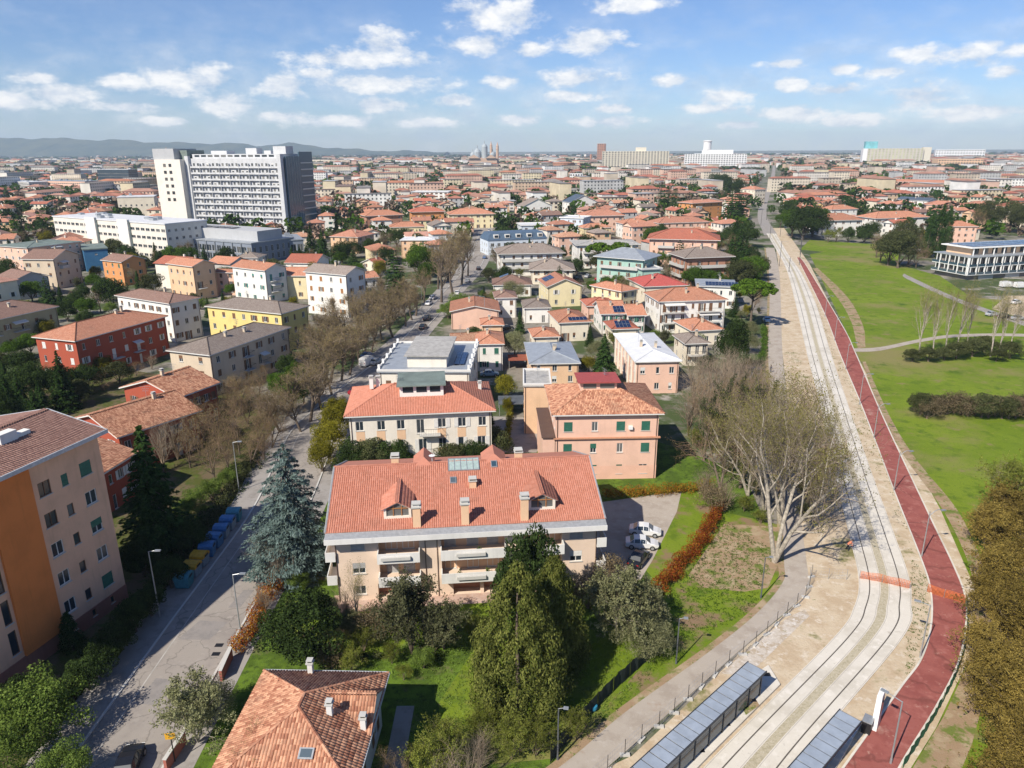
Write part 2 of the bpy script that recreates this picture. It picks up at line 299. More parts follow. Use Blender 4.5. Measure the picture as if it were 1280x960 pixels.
M_DIRT = ground_mat('bare_dirt', [((.30, .21, .13), 1, 0, 1), ((.36, .28, .18), .5, .45, .62), ((.14, .17, .04), .4, .5, .62), ((.10, .15, .02), 1.3, .55, .68)], bs=.6, bscale=6)
M_PATIO = ground_mat('patio_paving', [((.46, .33, .27), 1, 0, 1), ((.40, .27, .21), .7, .45, .62), ((.50, .40, .34), 2, .52, .7)], bs=.2, bscale=10)
M_LINE = plain('road_marking', (.62, .61, .58), .8, 0, .2, 2)

def cat_rom(P, n):
    P = [P[0]*2-P[1]] + list(P) + [P[-1]*2-P[-2]]; out = []
    for i in range(1, len(P)-2):
        p0, p1, p2, p3 = P[i-1:i+3]
        for k in range(n):
            t = k/n; out.append(.5*((2*p1)+(p2-p0)*t+(2*p0-5*p1+4*p2-p3)*t*t+(3*p1-p0-3*p2+p3)*t**3))
    out.append(P[-2]); return out
def poly2(pts): return [G(*p).xy if len(p) == 2 else Vector(p[:2]) for p in pts]   # pixels, or (x, y, 'w') world points
def resample(P, n):
    L = [0]
    for a, b in zip(P, P[1:]): L.append(L[-1]+(b-a).length)
    out = []; j = 0
    for i in range(n):
        s = L[-1]*i/(n-1)
        while j < len(L)-2 and L[j+1] < s: j += 1
        t = (s-L[j])/max(1e-6, L[j+1]-L[j]); out.append(P[j].lerp(P[j+1], t))
    return out
def sheet(name, pts, z, mat, parent=None, kind='structure'):
    m = MB(); P = poly2(pts); a = sum(P[i].x*P[(i+1) % len(P)].y-P[(i+1) % len(P)].x*P[i].y for i in range(len(P)))
    if a < 0: P = P[::-1]
    m.face([(p.x, p.y, z) for p in P]); o = m.build(name, mat, parent)
    if kind and parent is None: o['kind'] = kind
    return o
def edges(L, R, n=90, k=8):
    if len(L) == len(R): return cat_rom(poly2(L), k), cat_rom(poly2(R), k)
    return resample(cat_rom(poly2(L), k), n), resample(cat_rom(poly2(R), k), n)
def strip(name, A, B, z, mat, f0=0., f1=1., parent=None, thick=0.0):
    m = MB(); a = [p.lerp(q, f0) for p, q in zip(A, B)]; b = [p.lerp(q, f1) for p, q in zip(A, B)]; n = len(a)
    m.v = [(p.x, p.y, z) for p in a] + [(p.x, p.y, z) for p in b]
    m.f = [(i, n+i, n+i+1, i+1) for i in range(n-1)]
    if thick:
        o = 2*n; m.v += [(p.x, p.y, z-thick) for p in a] + [(p.x, p.y, z-thick) for p in b]
        m.f += [(i, i+1, o+i+1, o+i) for i in range(n-1)] + [(n+i+1, n+i, o+n+i, o+n+i+1) for i in range(n-1)]
    m.m = [0]*len(m.f); m.uv = [None]*len(m.f); ob = m.build(name, mat, parent)
    if parent is None: ob['kind'] = 'structure'
    return ob
def offset(P, d):
    out = []
    for i, p in enumerate(P):
        t = (P[min(i+1, len(P)-1)]-P[max(i-1, 0)]).normalized(); out.append(p+Vector((-t.y, t.x))*d)
    return out

m = MB(); m.face([(-26000, -300, 0), (26000, -300, 0), (26000, 26000, 0), (-26000, 26000, 0)]); tag(m.build('ground', M_CITY), kind='structure')
w = lambda x, y: (x, y, 'w')
# gardens and lawns
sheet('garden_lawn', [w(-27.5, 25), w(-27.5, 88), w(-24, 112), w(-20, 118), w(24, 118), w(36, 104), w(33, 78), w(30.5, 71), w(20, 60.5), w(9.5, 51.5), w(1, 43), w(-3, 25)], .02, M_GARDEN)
sheet('bright_lawn', [(560, 960), (548, 880), (600, 800), (740, 805), (830, 760), (822, 815), (700, 948)], .032, M_LAWN)  # brighter lawn grass laid over the garden grass
sheet('front_lawn', [(340, 800), (360, 745), (470, 765), (620, 752), (640, 770), (560, 790), (430, 830)], .032, M_LAWN)
sheet('verge_lawn', [(700, 948), (822, 812), (822, 755), (905, 640), (990, 660), (978, 730), (948, 764), (888, 812), (780, 890), (712, 945)], .036, M_VERGE)
sheet('bare_earth', [(905, 655), (985, 660), (975, 700), (960, 735), (930, 740), (880, 735), (860, 720)], .042, M_DIRT)
sheet('parking_verge', [(818, 725), (800, 705), (845, 620), (880, 608), (900, 640), (835, 735)], .036, M_VERGE)
sheet('left_lawn', [w(-39.5, 25), w(-39.5, 118), w(-60, 150), w(-110, 170), w(-110, 25)], .02, ground_mat('litter_with_shade', [((.075, .085, .02), 1, 0, 1), ((.13, .10, .06), .25, .42, .58), ((.05, .08, .015), .8, .5, .66), ((.09, .14, .02), .4, .58, .7)], bs=.8, bscale=6))  # leaf litter, its colour darkened to stand for shadow among the brush
sheet('park_lawn', [(1012, 318), (1040, 313), (1120, 330), (1175, 345), (1215, 372), (1400, 385), (1700, 520), (1500, 980), (1110, 985), (1206, 790), (1206, 745), (1160, 636), (1070, 440)], .02, M_LAWN)
sheet('tram_lawn', [(1000, 312), (1012, 300), (1130, 308), (1120, 330), (1040, 316)], .024, M_LAWN)
# the street on the left, then the avenue that continues it
SL = [w(-36.6, 20), w(-36.6, 62), w(-36.4, 90), w(-38.2, 108), w(-39.6, 124), w(-37, 142), (498, 430), (534, 390), (560, 360), (586, 330), (596, 305), (600, 285)]
SR = [w(-28.6, 20), w(-28.9, 62), w(-29.0, 90), w(-30.2, 108), w(-31.6, 124), w(-29, 142), (523, 421), (552, 388), (573, 362), (602, 330), (609, 305), (611, 285)]
A, B = edges(SL, SR); STREET = [a.lerp(b, .5) for a, b in zip(A, B)]
strip('pavement_strip', offset(A, 3.6), offset(B, -2.6), .03, M_PAVE); strip('street', A, B, .05, M_ASPH)
for e, s in ((A, 1), (B, -1)): strip('kerb', offset(e, .22*s), e, .15, M_CONC, thick=.14) if s > 0 else strip('kerb', e, offset(e, .22*s), .15, M_CONC, thick=.14)
strip('lane_marking', A[:46], B[:46], .056, plain('worn_line', (.40, .38, .35), .9, 0, .2, .6), .20, .215)
def manhole(px, py, r=.4, z=.056):
    g = G(px, py); m = MB(); m.box(-r, r, -r*.7, r*.7, 0, .006); o = m.build('drain_cover', M_BLACK, None, loc=(g.x, g.y, z)); tag(o, 'dark iron drain cover set into the street', 'drain cover', 'drain covers')
for pl in ([(222, 800), (262, 800), (285, 778), (250, 776)], [(285, 760), (300, 760), (318, 738), (305, 738)], [(170, 880), (195, 882), (215, 850), (195, 848)], [(335, 655), (352, 655), (358, 640), (343, 640)]): sheet('asphalt_patch', pl, .054, ground_mat('asphalt_repair', [((.255, .235, .22), 1, 0, 1), ((.22, .205, .195), .6, .45, .6), ((.28, .26, .245), 2, .55, .7)], bs=.15, bscale=20))
manhole(274, 807); manhole(270, 818)
# cobbled forecourt, parking, patio
sheet('parking_court', [(735, 722), (752, 628), (852, 614), (846, 640), (816, 700), (800, 726)], .05, M_WALK)
sheet('patio', [(418, 745), (470, 740), (725, 722), (722, 735), (640, 752), (470, 762), (425, 768)], .045, M_PATIO)
sheet('side_path', [w(-16, 122), w(-9, 130), w(10, 128), w(4, 112), w(-4, 112)], .05, M_PAVE)
sheet('villa_path', [w(-10.6, 38), w(-10.6, 54), w(-9.0, 54), w(-9.0, 38)], .045, M_PAVE)
# tram corridor on the right
sheet('sandy_strip', [(705, 985), (790, 945), (870, 870), (935, 806), (988, 762), (1012, 735), (1006, 700), (978, 440), (973, 330), (966, 285), (980, 285), (1012, 330), (1040, 385), (1100, 500), (1175, 636), (1225, 750), (1222, 800), (1170, 910), (1120, 990)], .03, M_SAND)
WL = [w(-8, 37), (705, 955), (780, 892), (888, 814), (948, 765), (979, 727), (980, 702), (976, 620), (966, 520), (960, 440), (962, 378), (961, 340), (957, 310)]
WR = [w(-2, 38), (768, 952), (861, 870), (931, 808), (986, 762), (1010, 735), (1008, 702), (997, 620), (986, 520), (978, 440), (976, 378), (974, 340), (968, 310)]
A, B = edges(WL, WR); strip('walkway', A, B, .055, M_WALK); WALKR = B; strip('path_edge_soil', offset(A, .7), A, .045, M_DIRT)
TL = [w(3, 34), (880, 960), (1040, 800), (1067, 760), (1073, 724), (1062, 672), (1042, 590), (1025, 507), (1008, 440), (994, 378), (984, 340), (974, 319), (958, 292)]
TR = [w(12, 34), (996, 960), (1129, 797), (1139, 755), (1136, 722), (1119, 672), (1089, 590), (1062, 512), (1038, 440), (1019, 378), (1001, 340), (986, 319), (970, 292)]
A, B = edges(TL, TR, 160, 14)
tt = tag(put('tram_track', None), kind='structure'); TRACK = [a.lerp(b, .5) for a, b in zip(A, B)]
strip('slab', A, B, .12, M_SLAB, 0, .42, tt, .12); strip('slab', A, B, .12, M_SLAB, .57, 1, tt, .12); strip('ballast', A, B, .10, M_BALLAST, .418, .572, tt)
for f in (.21, .79): strip('guide_rail', A, B, .126, plain('rail_groove', (.13, .115, .095), .6, .3), f-.011, f+.011, tt)
for f in (.02, .40, .59, .98): strip('slab_edge', A, B, .124, plain('slab_joint', (.36, .33, .29), .9), f-.004, f+.004, tt)
TA, TB = A, B
fa, fb = edges([(955, 294), (947, 268), (954, 244), (961.5, 228), (965, 214), (966, 207)], [(972, 294), (958, 268), (962, 244), (967.5, 228), (969, 214), (969, 207)], 60, 12)
strip('far_road', fa, fb, .05, M_PAVE); TRACK = TRACK+[a.lerp(b, .5) for a, b in zip(fa, fb)]
RL = [w(21, 41), (1057, 959), (1126, 862), (1153, 824), (1165, 781), (1164, 738), (1152, 699), (1119, 616), (1079, 511), (1050, 442), (1030, 390), (1002, 333), (996, 322)]
RR = [w(25, 40), (1123, 959), (1167, 887), (1196, 830), (1206, 781), (1205, 746), (1190, 706), (1156, 635), (1100, 515), (1068, 440), (1051, 405), (1008, 333), (1000, 322)]
A, B = edges(RL, RR, 110, 12); strip('cycle_path', A, B, .08, M_RED); REDL, REDR = A, B
strip('path_kerb', offset(A, .18), A, .15, M_SLAB, thick=.14); strip('path_kerb', B, offset(B, -.18), .15, M_SLAB, thick=.14)
A, B = edges([(1062, 436), (1100, 434), (1150, 424), (1200, 418), (1290, 418), (1400, 430)], [(1066, 440), (1100, 438.5), (1150, 428), (1200, 421.5), (1290, 421.5), (1400, 435)]); strip('park_path', A, B, .05, M_WALK)
A, B = edges([(1130, 342), (1140, 347), (1200, 374), (1290, 405)], [(1128, 345), (1138, 351), (1197, 378), (1290, 411)], 30); strip('gravel_track', A, B, .045, M_PAVE)
sheet('car_park', [(1240, 386), (1258, 370), (1400, 368), (1400, 400), (1290, 402)], .04, M_SAND)
A, B = edges([(1078, 452), (1098, 512), (1130, 570), (1180, 640), (1215, 720), (1216, 800)], [(1082, 452), (1108, 512), (1142, 570), (1198, 640), (1232, 720), (1236, 800)], 50); strip('worn_track', A, B, .034, M_DIRT)
sheet('scrub_edge', [(1138, 965), (1180, 895), (1208, 835), (1217, 790), (1240, 785), (1236, 850), (1215, 930), (1190, 990)], .036, M_DIRT)
A, B = edges([(1015, 335), (1045, 370), (1063, 400), (1072, 436)], [(1022, 335), (1058, 370), (1078, 405), (1082, 434)], 30); strip('worn_track', A, B, .034, M_DIRT)
sheet('rubble_paving', [(900, 842), (985, 772), (1006, 762), (1012, 770), (948, 832), (925, 845)], .04, ground_mat('rubble', [((.50, .45, .39), 1, 0, 1), ((.40, .33, .25), .9, .45, .6), ((.58, .54, .49), 1.8, .52, .62), ((.22, .2, .09), .5, .6, .68)], bs=1, bscale=3))
# tram platforms
PLA = [(975, 858), (925, 908), (872, 962), (780, 1060)]; PLB = [(960, 834), (900, 875), (800, 962), (700, 1050)]
def platform(ptsA, ptsB, z):
    A, B = edges(ptsA, ptsB, 24); o = strip('tram_platform', A, B, z, M_SLAB, thick=z); m = MB()
    a, b = A[0], B[0]; m.face([(a.x, a.y, 0), (a.x, a.y, z), (b.x, b.y, z), (b.x, b.y, 0)]); m.build('platform_end', M_SLAB, o); return A, B
platform(PLB, PLA, .28)
platform([(1036, 905), (990, 962), (930, 1040)], [(1078, 905), (1045, 962), (1000, 1040)], .28)
for x, y in ((940, 878), (907, 908), (875, 941), (958, 846)): manhole(x, y, .35, .284)
def soil_bed(pts, z, mat): return sheet('soil_bed', pts, z, mat)
soil_bed([(928, 889), (945, 878), (949, 885), (932, 897)], .288, M_DIRT)

# hills on the horizon
m = MB(); prof = [(-90, 176), (-40, 174), (20, 173), (60, 172.5), (110, 174.5), (150, 175), (180, 177), (240, 179), (290, 179), (320, 182), (360, 179), (400, 183), (430, 186), (470, 188), (520, 189), (560, 189.6)]
Dh = 9300; top = []
for x, y in prof:
    d = FW + RT*((x-640)/F) + UPV*((480-y)/F); t = Dh/d.y; top.append(Vector((d.x*t, Dh, CAMH+d.z*t)))
for k in range(len(top)-1):
    for j in range(6):
        a, b = top[k].lerp(top[k+1], j/6), top[k].lerp(top[k+1], (j+1)/6)
        za, zb = max(2, a.z+9*math.sin(a.x*.009)+5*math.sin(a.x*.023)), max(2, b.z+9*math.sin(b.x*.009)+5*math.sin(b.x*.023))
        m.face([(a.x, Dh-900, 0), (b.x, Dh-900, 0), (b.x, Dh, zb), (a.x, Dh, za)]); m.face([(a.x, Dh, za), (b.x, Dh, zb), (b.x, Dh+500, 0), (a.x, Dh+500, 0)])
tag(m.build('hills', ground_mat('hill_woods', [((.05, .07, .05), 1, 0, 1), ((.09, .10, .06), .004, .45, .6)], bs=0)), kind='structure')

# ================================================================ house builder
WCACHE = {}
def win_meshes(w, h, style, fr, sh):
    k = (round(w, 2), round(h, 2), style, fr, sh)
    if k in WCACHE: return WCACHE[k]
    m = MB(); b = .07; x = w/2
    m.box(-x, -x+b, .05, .13, 0, h); m.box(x-b, x, .05, .13, 0, h); m.box(-x+b, x-b, .05, .13, 0, b); m.box(-x+b, x-b, .05, .13, h-b, h)
    if w > .9: m.box(-.035, .035, .055, .125, b, h-b)
    m.box(-x-.08, x+.08, -.09, .04, -.08, -.003, 1)
    mats = [M_FRAME if fr == 'w' else M_FRAMEB, M_CONC]
    fm = m.mesh('window', mats); p = MB(); p.face([(-x, .115, 0), (x, .115, 0), (x, .115, h), (-x, .115, h)]); pm = p.mesh('pane', M_GLASS); sm = None
    if style in ('open', 'shut', 'half'):
        s = MB()
        if style == 'open': s.box(-w/4, w/4, -.07, -.025, .02, h-.02)
        else:
            z0 = .02 if style == 'shut' else h*.5; n = max(3, int((h-z0)/.16))
            for i in range(n): za = z0+(h-z0)*i/n; s.box(-x+.02, x-.02, .0+.012*(i % 2), .04, za, za+(h-z0)/n*.96)
        sm = s.mesh('shutter', SHUT[sh])
    WCACHE[k] = (fm, pm, sm); return WCACHE[k]
def side_frame(L, D, side):
    return [((0, 0), (1, 0), 0, L), ((L, 0), (0, 1), math.pi/2, D), ((L, D), (-1, 0), math.pi, L), ((0, D), (0, -1), -math.pi/2, D)][side]
def add_window(root, L, D, side, s, z, w, h, style='glass', fr='w', sh='green', detail=True, x0=0., y0=0.):
    o, d, r, Ls = side_frame(L, D, side); fm, pm, sm = win_meshes(w, h, style, fr, sh)
    wo = put('window', fm, root, (x0+o[0]+d[0]*s, y0+o[1]+d[1]*s, z), r)
    if style != 'shut': put('pane', pm, wo)
    if sm is not None:
        if style == 'open': put('shutter', sm, wo, (-.75*w-.03, 0, 0)); put('shutter', sm, wo, (.75*w+.03, 0, 0))
        else: put('shutter', sm, wo)
    return wo
def wall_into(m, L, D, z0, z1, ops, sides=(0, 1, 2, 3), x0=0., y0=0., mi=0, top=False, rev=.12):
    for sd_ in sides:
        o, d, r, Ls = side_frame(L, D, sd_); ou = (d[1], -d[0])          # outward normal
        holes = [q for q in ops.get(sd_, []) if q[2] < z1 and q[3] > z0 and q[0] > 0.02 and q[1] < Ls-.02]
        xs = sorted({0, Ls} | {q[0] for q in holes} | {q[1] for q in holes}); zs = sorted({z0, z1} | {max(z0, q[2]) for q in holes} | {min(z1, q[3]) for q in holes})
        def P(s, z, inn=0.): return (x0+o[0]+d[0]*s-ou[0]*inn, y0+o[1]+d[1]*s-ou[1]*inn, z)
        for i in range(len(zs)-1):
            zc = (zs[i]+zs[i+1])/2; row = [any(q[0] < (xs[j]+xs[j+1])/2 < q[1] and q[2] < zc < q[3] for q in holes) for j in range(len(xs)-1)]; j = 0
            while j < len(row):
                if row[j]: j += 1; continue
                k = j
                while k+1 < len(row) and not row[k+1]: k += 1
                m.face([P(xs[j], zs[i]), P(xs[k+1], zs[i]), P(xs[k+1], zs[i+1]), P(xs[j], zs[i+1])], mi); j = k+1
        for q in holes:
            a, b, c, e = q[:4]; rev_ = q[4] if len(q) > 4 else rev
            m.face([P(a, c), P(a, e), P(a, e, rev_), P(a, c, rev_)], mi); m.face([P(b, e), P(b, c), P(b, c, rev_), P(b, e, rev_)], mi)
            m.face([P(a, e), P(b, e), P(b, e, rev_), P(a, e, rev_)], mi); m.face([P(b, c), P(a, c), P(a, c, rev_), P(b, c, rev_)], mi)
    if top: m.face([(x0, y0, z1), (x0+L, y0, z1), (x0+L, y0+D, z1), (x0, y0+D, z1)], mi)
def slope_uv(pts, ed, up): 
    o = Vector(pts[0]); return [((Vector(p)-o).dot(ed), (Vector(p)-o).dot(up)) for p in pts]
def roof_faces(L, D, h, ov, pitch, kind, axis=None, x0=0., y0=0.):
    """list of (pts ccw seen from above, eave dir, up dir); plus rise"""
    a, b, c, d = x0-ov, x0+L+ov, y0-ov, y0+D+ov; t = math.tan(math.radians(pitch)); W_, D_ = b-a, d-c
    axis = axis or ('x' if W_ >= D_ else 'y'); out = []
    if kind == 'hip':
        if axis == 'x': r = min(D_/2, W_/2)*t; i = D_/2 if W_ >= D_ else W_/2; R1, R2 = (a+i, (c+d)/2, h+r), (b-i, (c+d)/2, h+r)
        else: r = W_/2*t if D_ >= W_ else D_/2*t; i = W_/2 if D_ >= W_ else D_/2; R1, R2 = ((a+b)/2, c+i, h+r), ((a+b)/2, d-i, h+r)
        p = [(a, c, h), (b, c, h), (b, d, h), (a, d, h)]
        if axis == 'x': fs = [[p[0], p[1], R2, R1], [p[1], p[2], R2], [p[2], p[3], R1, R2], [p[3], p[0], R1]]
        else: fs = [[p[0], p[1], R1], [p[1], p[2], R2, R1], [p[2], p[3], R2], [p[3], p[0], R1, R2]]
        lines = [(p[0], R1), (p[1], R2 if axis == 'x' else R1), (p[2], R2), (p[3], R1 if axis == 'x' else R2), (R1, R2)]
    elif kind == 'gable':
        p = [(a, c, h), (b, c, h), (b, d, h), (a, d, h)]
        if axis == 'x': r = D_/2*t; R1, R2 = (a, (c+d)/2, h+r), (b, (c+d)/2, h+r); fs = [[p[0], p[1], R2, R1], [p[2], p[3], R1, R2]]
        else: r = W_/2*t; R1, R2 = ((a+b)/2, c, h+r), ((a+b)/2, d, h+r); fs = [[p[1], p[2], R2, R1], [p[3], p[0], R1, R2]]
        lines = [(R1, R2)]
    for f in fs:
        e = (Vector(f[1])-Vector(f[0])).normalized(); nrm = (Vector(f[1])-Vector(f[0])).cross(Vector(f[2])-Vector(f[0])).normalized(); out.append((f, e, nrm.cross(e)))
    return out, lines, r, axis
def tile_field(faces, name, mat, parent, tw=.25, th=.40, lift=.03, rng=RND):
    V, Fc = [], []
    for f, e, u in faces:
        P = [Vector(p) for p in f]; o = P[0]; nrm = e.cross(u).normalized(); q = [((p-o).dot(e), (p-o).dot(u)) for p in P]
        X = max(a for a, _ in q); x_ = min(a for a, _ in q); Y = max(b for _, b in q)
        def inside(x, y):
            c = False
            for i in range(len(q)):
                (ax, ay), (bx, by) = q[i], q[i-1]
                if (ay > y) != (by > y) and x < (bx-ax)*(y-ay)/(by-ay)+ax: c = not c
            return c
        ny = int(Y/th)+1; nx = int((X-x_)/tw)+1
        for j in range(ny):
            for i in range(nx):
                cx, cy = x_+(i+.5)*tw, (j+.5)*th
                if not inside(cx, min(cy, Y-.02)): continue
                jx, jz = rng.uniform(-.012, .012), rng.uniform(-.008, .012); b = len(V)
                for (yy, zz, ww) in ((cy-th*.55, lift+jz, .52), (cy+th*.5, .012, .44)):
                    for k, (sx_, sz) in enumerate(((-1, -.2), (-.55, .65), (.55, .65), (1, -.2))):
                        p = o+e*(cx+jx+sx_*tw*ww)+u*yy+nrm*(zz+sz*tw*.42); V.append(p[:])
                Fc += [(b, b+1, b+5, b+4), (b+1, b+2, b+6, b+5), (b+2, b+3, b+7, b+6), (b+3, b+2, b+1, b)]
    o = put(name, np_mesh(name, V, Fc, mat), parent); o['kind'] = 'stuff'; return o
FOOT = []
def foot(pts, pad=1.5):
    c = sum((Vector(p) for p in pts), Vector((0, 0)))/len(pts); FOOT.append((c, max((Vector(p)-c).length for p in pts)+pad, [Vector(p) for p in pts]))
def make_roof(root, L, D, h, kind, mat, ov=.55, pitch=20, axis=None, tiles=False, fascia=None, x0=0., y0=0., caps=True, name='roof', gwall=None, thick=.2):
    m = MB(); fs, lines, r, ax = roof_faces(L, D, h, ov, pitch, kind, axis, x0, y0)
    for f, e, u in fs: m.face(f, 0, slope_uv(f, e, u))
    a, b, c, d = x0-ov, x0+L+ov, y0-ov, y0+D+ov
    if kind == 'hip':
        p = [(a, c), (b, c), (b, d), (a, d)]
        for i in range(4):
            q, s = p[i], p[(i+1) % 4]; m.face([(q[0], q[1], h-thick), (s[0], s[1], h-thick), (s[0], s[1], h), (q[0], q[1], h)], 1)
        m.face([(x, y, h-thick) for x, y in p[::-1]], 1)
    else:
        for f, e, u in fs:
            q = [Vector(v) for v in f]; lo = [v-Vector((0, 0, thick)) for v in q]; n = len(q)
            for i in range(n): m.face([lo[i], lo[(i+1) % n], q[(i+1) % n], q[i]], 1)
            m.face(lo[::-1], 1)
        g = MB()
        for q in ((0, 1) if ax == 'y' else (0, 1)):
            rr = r*(1-ov/((D+2*ov)/2 if ax == 'x' else (L+2*ov)/2)); zt = h+r-thick-.02
            if ax == 'x': xx = x0+(L if q else 0); g.face([(xx, y0 if q else y0+D, h-thick), (xx, y0+D if q else y0, h-thick), (xx, y0+D/2, zt)])
            else: yy = y0+(D if q else 0); g.face([(x0 if not q else x0+L, yy, h-thick), (x0+L if not q else x0, yy, h-thick), (x0+L/2, yy, zt)])
        if gwall is not None: g.build('gable_wall', gwall, root)
    o = m.build(name, [mat, fascia or M_FASCIA], root)
    if tiles: tile_field(fs, 'roof_tiles', tiles, o)
    if caps:
        cm = tiles if tiles else mat; k = MB()
        for q, s in lines:
            q, s = Vector(q), Vector(s); n = max(1, int((s-q).length/.4)) if tiles else 1
            for i in range(n): k.tube(q.lerp(s, i/n)+Vector((0, 0, .02)), q.lerp(s, min(1, (i+1.08)/n))+Vector((0, 0, .02)), .15 if tiles else .12, .12, 6)
        kk = k.build('ridge_cap', cm, o); kk['kind'] = 'stuff'
    return o, fs, r, ax
def chimney(roof, x, y, z, hh=1.3, w=.5, mat=None, cap=True):
    m = MB(); m.box(-w/2, w/2, -w/2, w/2, -.8, hh); c = m.build('chimney', mat or WM('beige'), roof, loc=(x, y, z))
    if cap: k = MB(); k.box(-w/2-.1, w/2+.1, -w/2-.1, w/2+.1, hh+.003, hh+.1); k.box(-w/2+.05, w/2-.05, -w/2+.05, w/2-.05, hh+.1, hh+.28, 1); k.box(-w/2-.05, w/2+.05, -w/2-.05, w/2+.05, hh+.28, hh+.36); k.build('chimney_cap', [M_CONC, M_BLACK], c)
    return c
def balcony(root, L, D, side, s, z, w, dep=1.15, style='rail', mat=None, x0=0., y0=0., hgt=1.0):
    o, d, r, Ls = side_frame(L, D, side); m = MB(); m.box(-w/2, w/2, -dep, -.003, -.14, 0)
    b = m.build('balcony', mat or M_CONC, root, loc=(x0+o[0]+d[0]*s, y0+o[1]+d[1]*s, z), rotz=r); q = MB()
    if style == 'solid':
        q.box(-w/2, w/2, -dep, -dep+.1, .003, hgt); q.box(-w/2, -w/2+.1, -dep+.1, -.01, .003, hgt); q.box(w/2-.1, w/2, -dep+.1, -.01, .003, hgt); q.build('parapet', mat or M_CONC, b)
    else:
        n = max(4, int(w/.25))
        for i in range(n+1): x = -w/2+.03+(w-.06)*i/n; q.tube((x, -dep+.04, 0), (x, -dep+.04, hgt), .012, n=3, cap=False)
        q.box(-w/2, w/2, -dep+.02, -dep+.06, hgt, hgt+.05)
        for e in (-1, 1): q.box(e*(w/2-.03)-.02, e*(w/2-.03)+.02, -dep+.06, -.01, hgt, hgt+.05)
        q.build('railing', M_BLACK if style == 'rail' else M_STEEL, b)
    if RND.random() < .45 and w < 8:
        q = MB(); q.face([(-w/2+.1, -.01, 2.55), (-w/2+.1, -dep, 2.15), (w/2-.1, -dep, 2.15), (w/2-.1, -.01, 2.55)]); q.face([(-w/2+.1, -dep, 2.15), (-w/2+.1, -dep-.01, 1.95), (w/2-.1, -dep-.01, 1.95), (w/2-.1, -dep, 2.15)]); q.build('awning', SHUT['white'], b)
    return b
def solar(roof, fs, i, u0, v0, nu, nv, pw=1.0, ph=1.65, lift=.1, frame=None):
    f, e, u = fs[i]; o = Vector(f[0]); n = e.cross(u).normalized(); R = Matrix((e, u, n)).transposed().to_4x4()
    key = ('pv', pw, ph)
    if key not in WCACHE:
        m = MB(); m.box(0, pw-.04, 0, ph-.04, 0, .04, 1); m.face([(.03, .03, .043), (pw-.07, .03, .043), (pw-.07, ph-.07, .043), (.03, ph-.07, .043)], 0); WCACHE[key] = m.mesh('solar_panel', [M_PV, M_STEEL])
    for a in range(nu):
        for b in range(nv):
            ob = put('solar_panel', WCACHE[key], roof); mm = R.copy(); mm.translation = o+e*(u0+a*pw)+u*(v0+b*ph)+n*lift; ob.matrix_local = mm
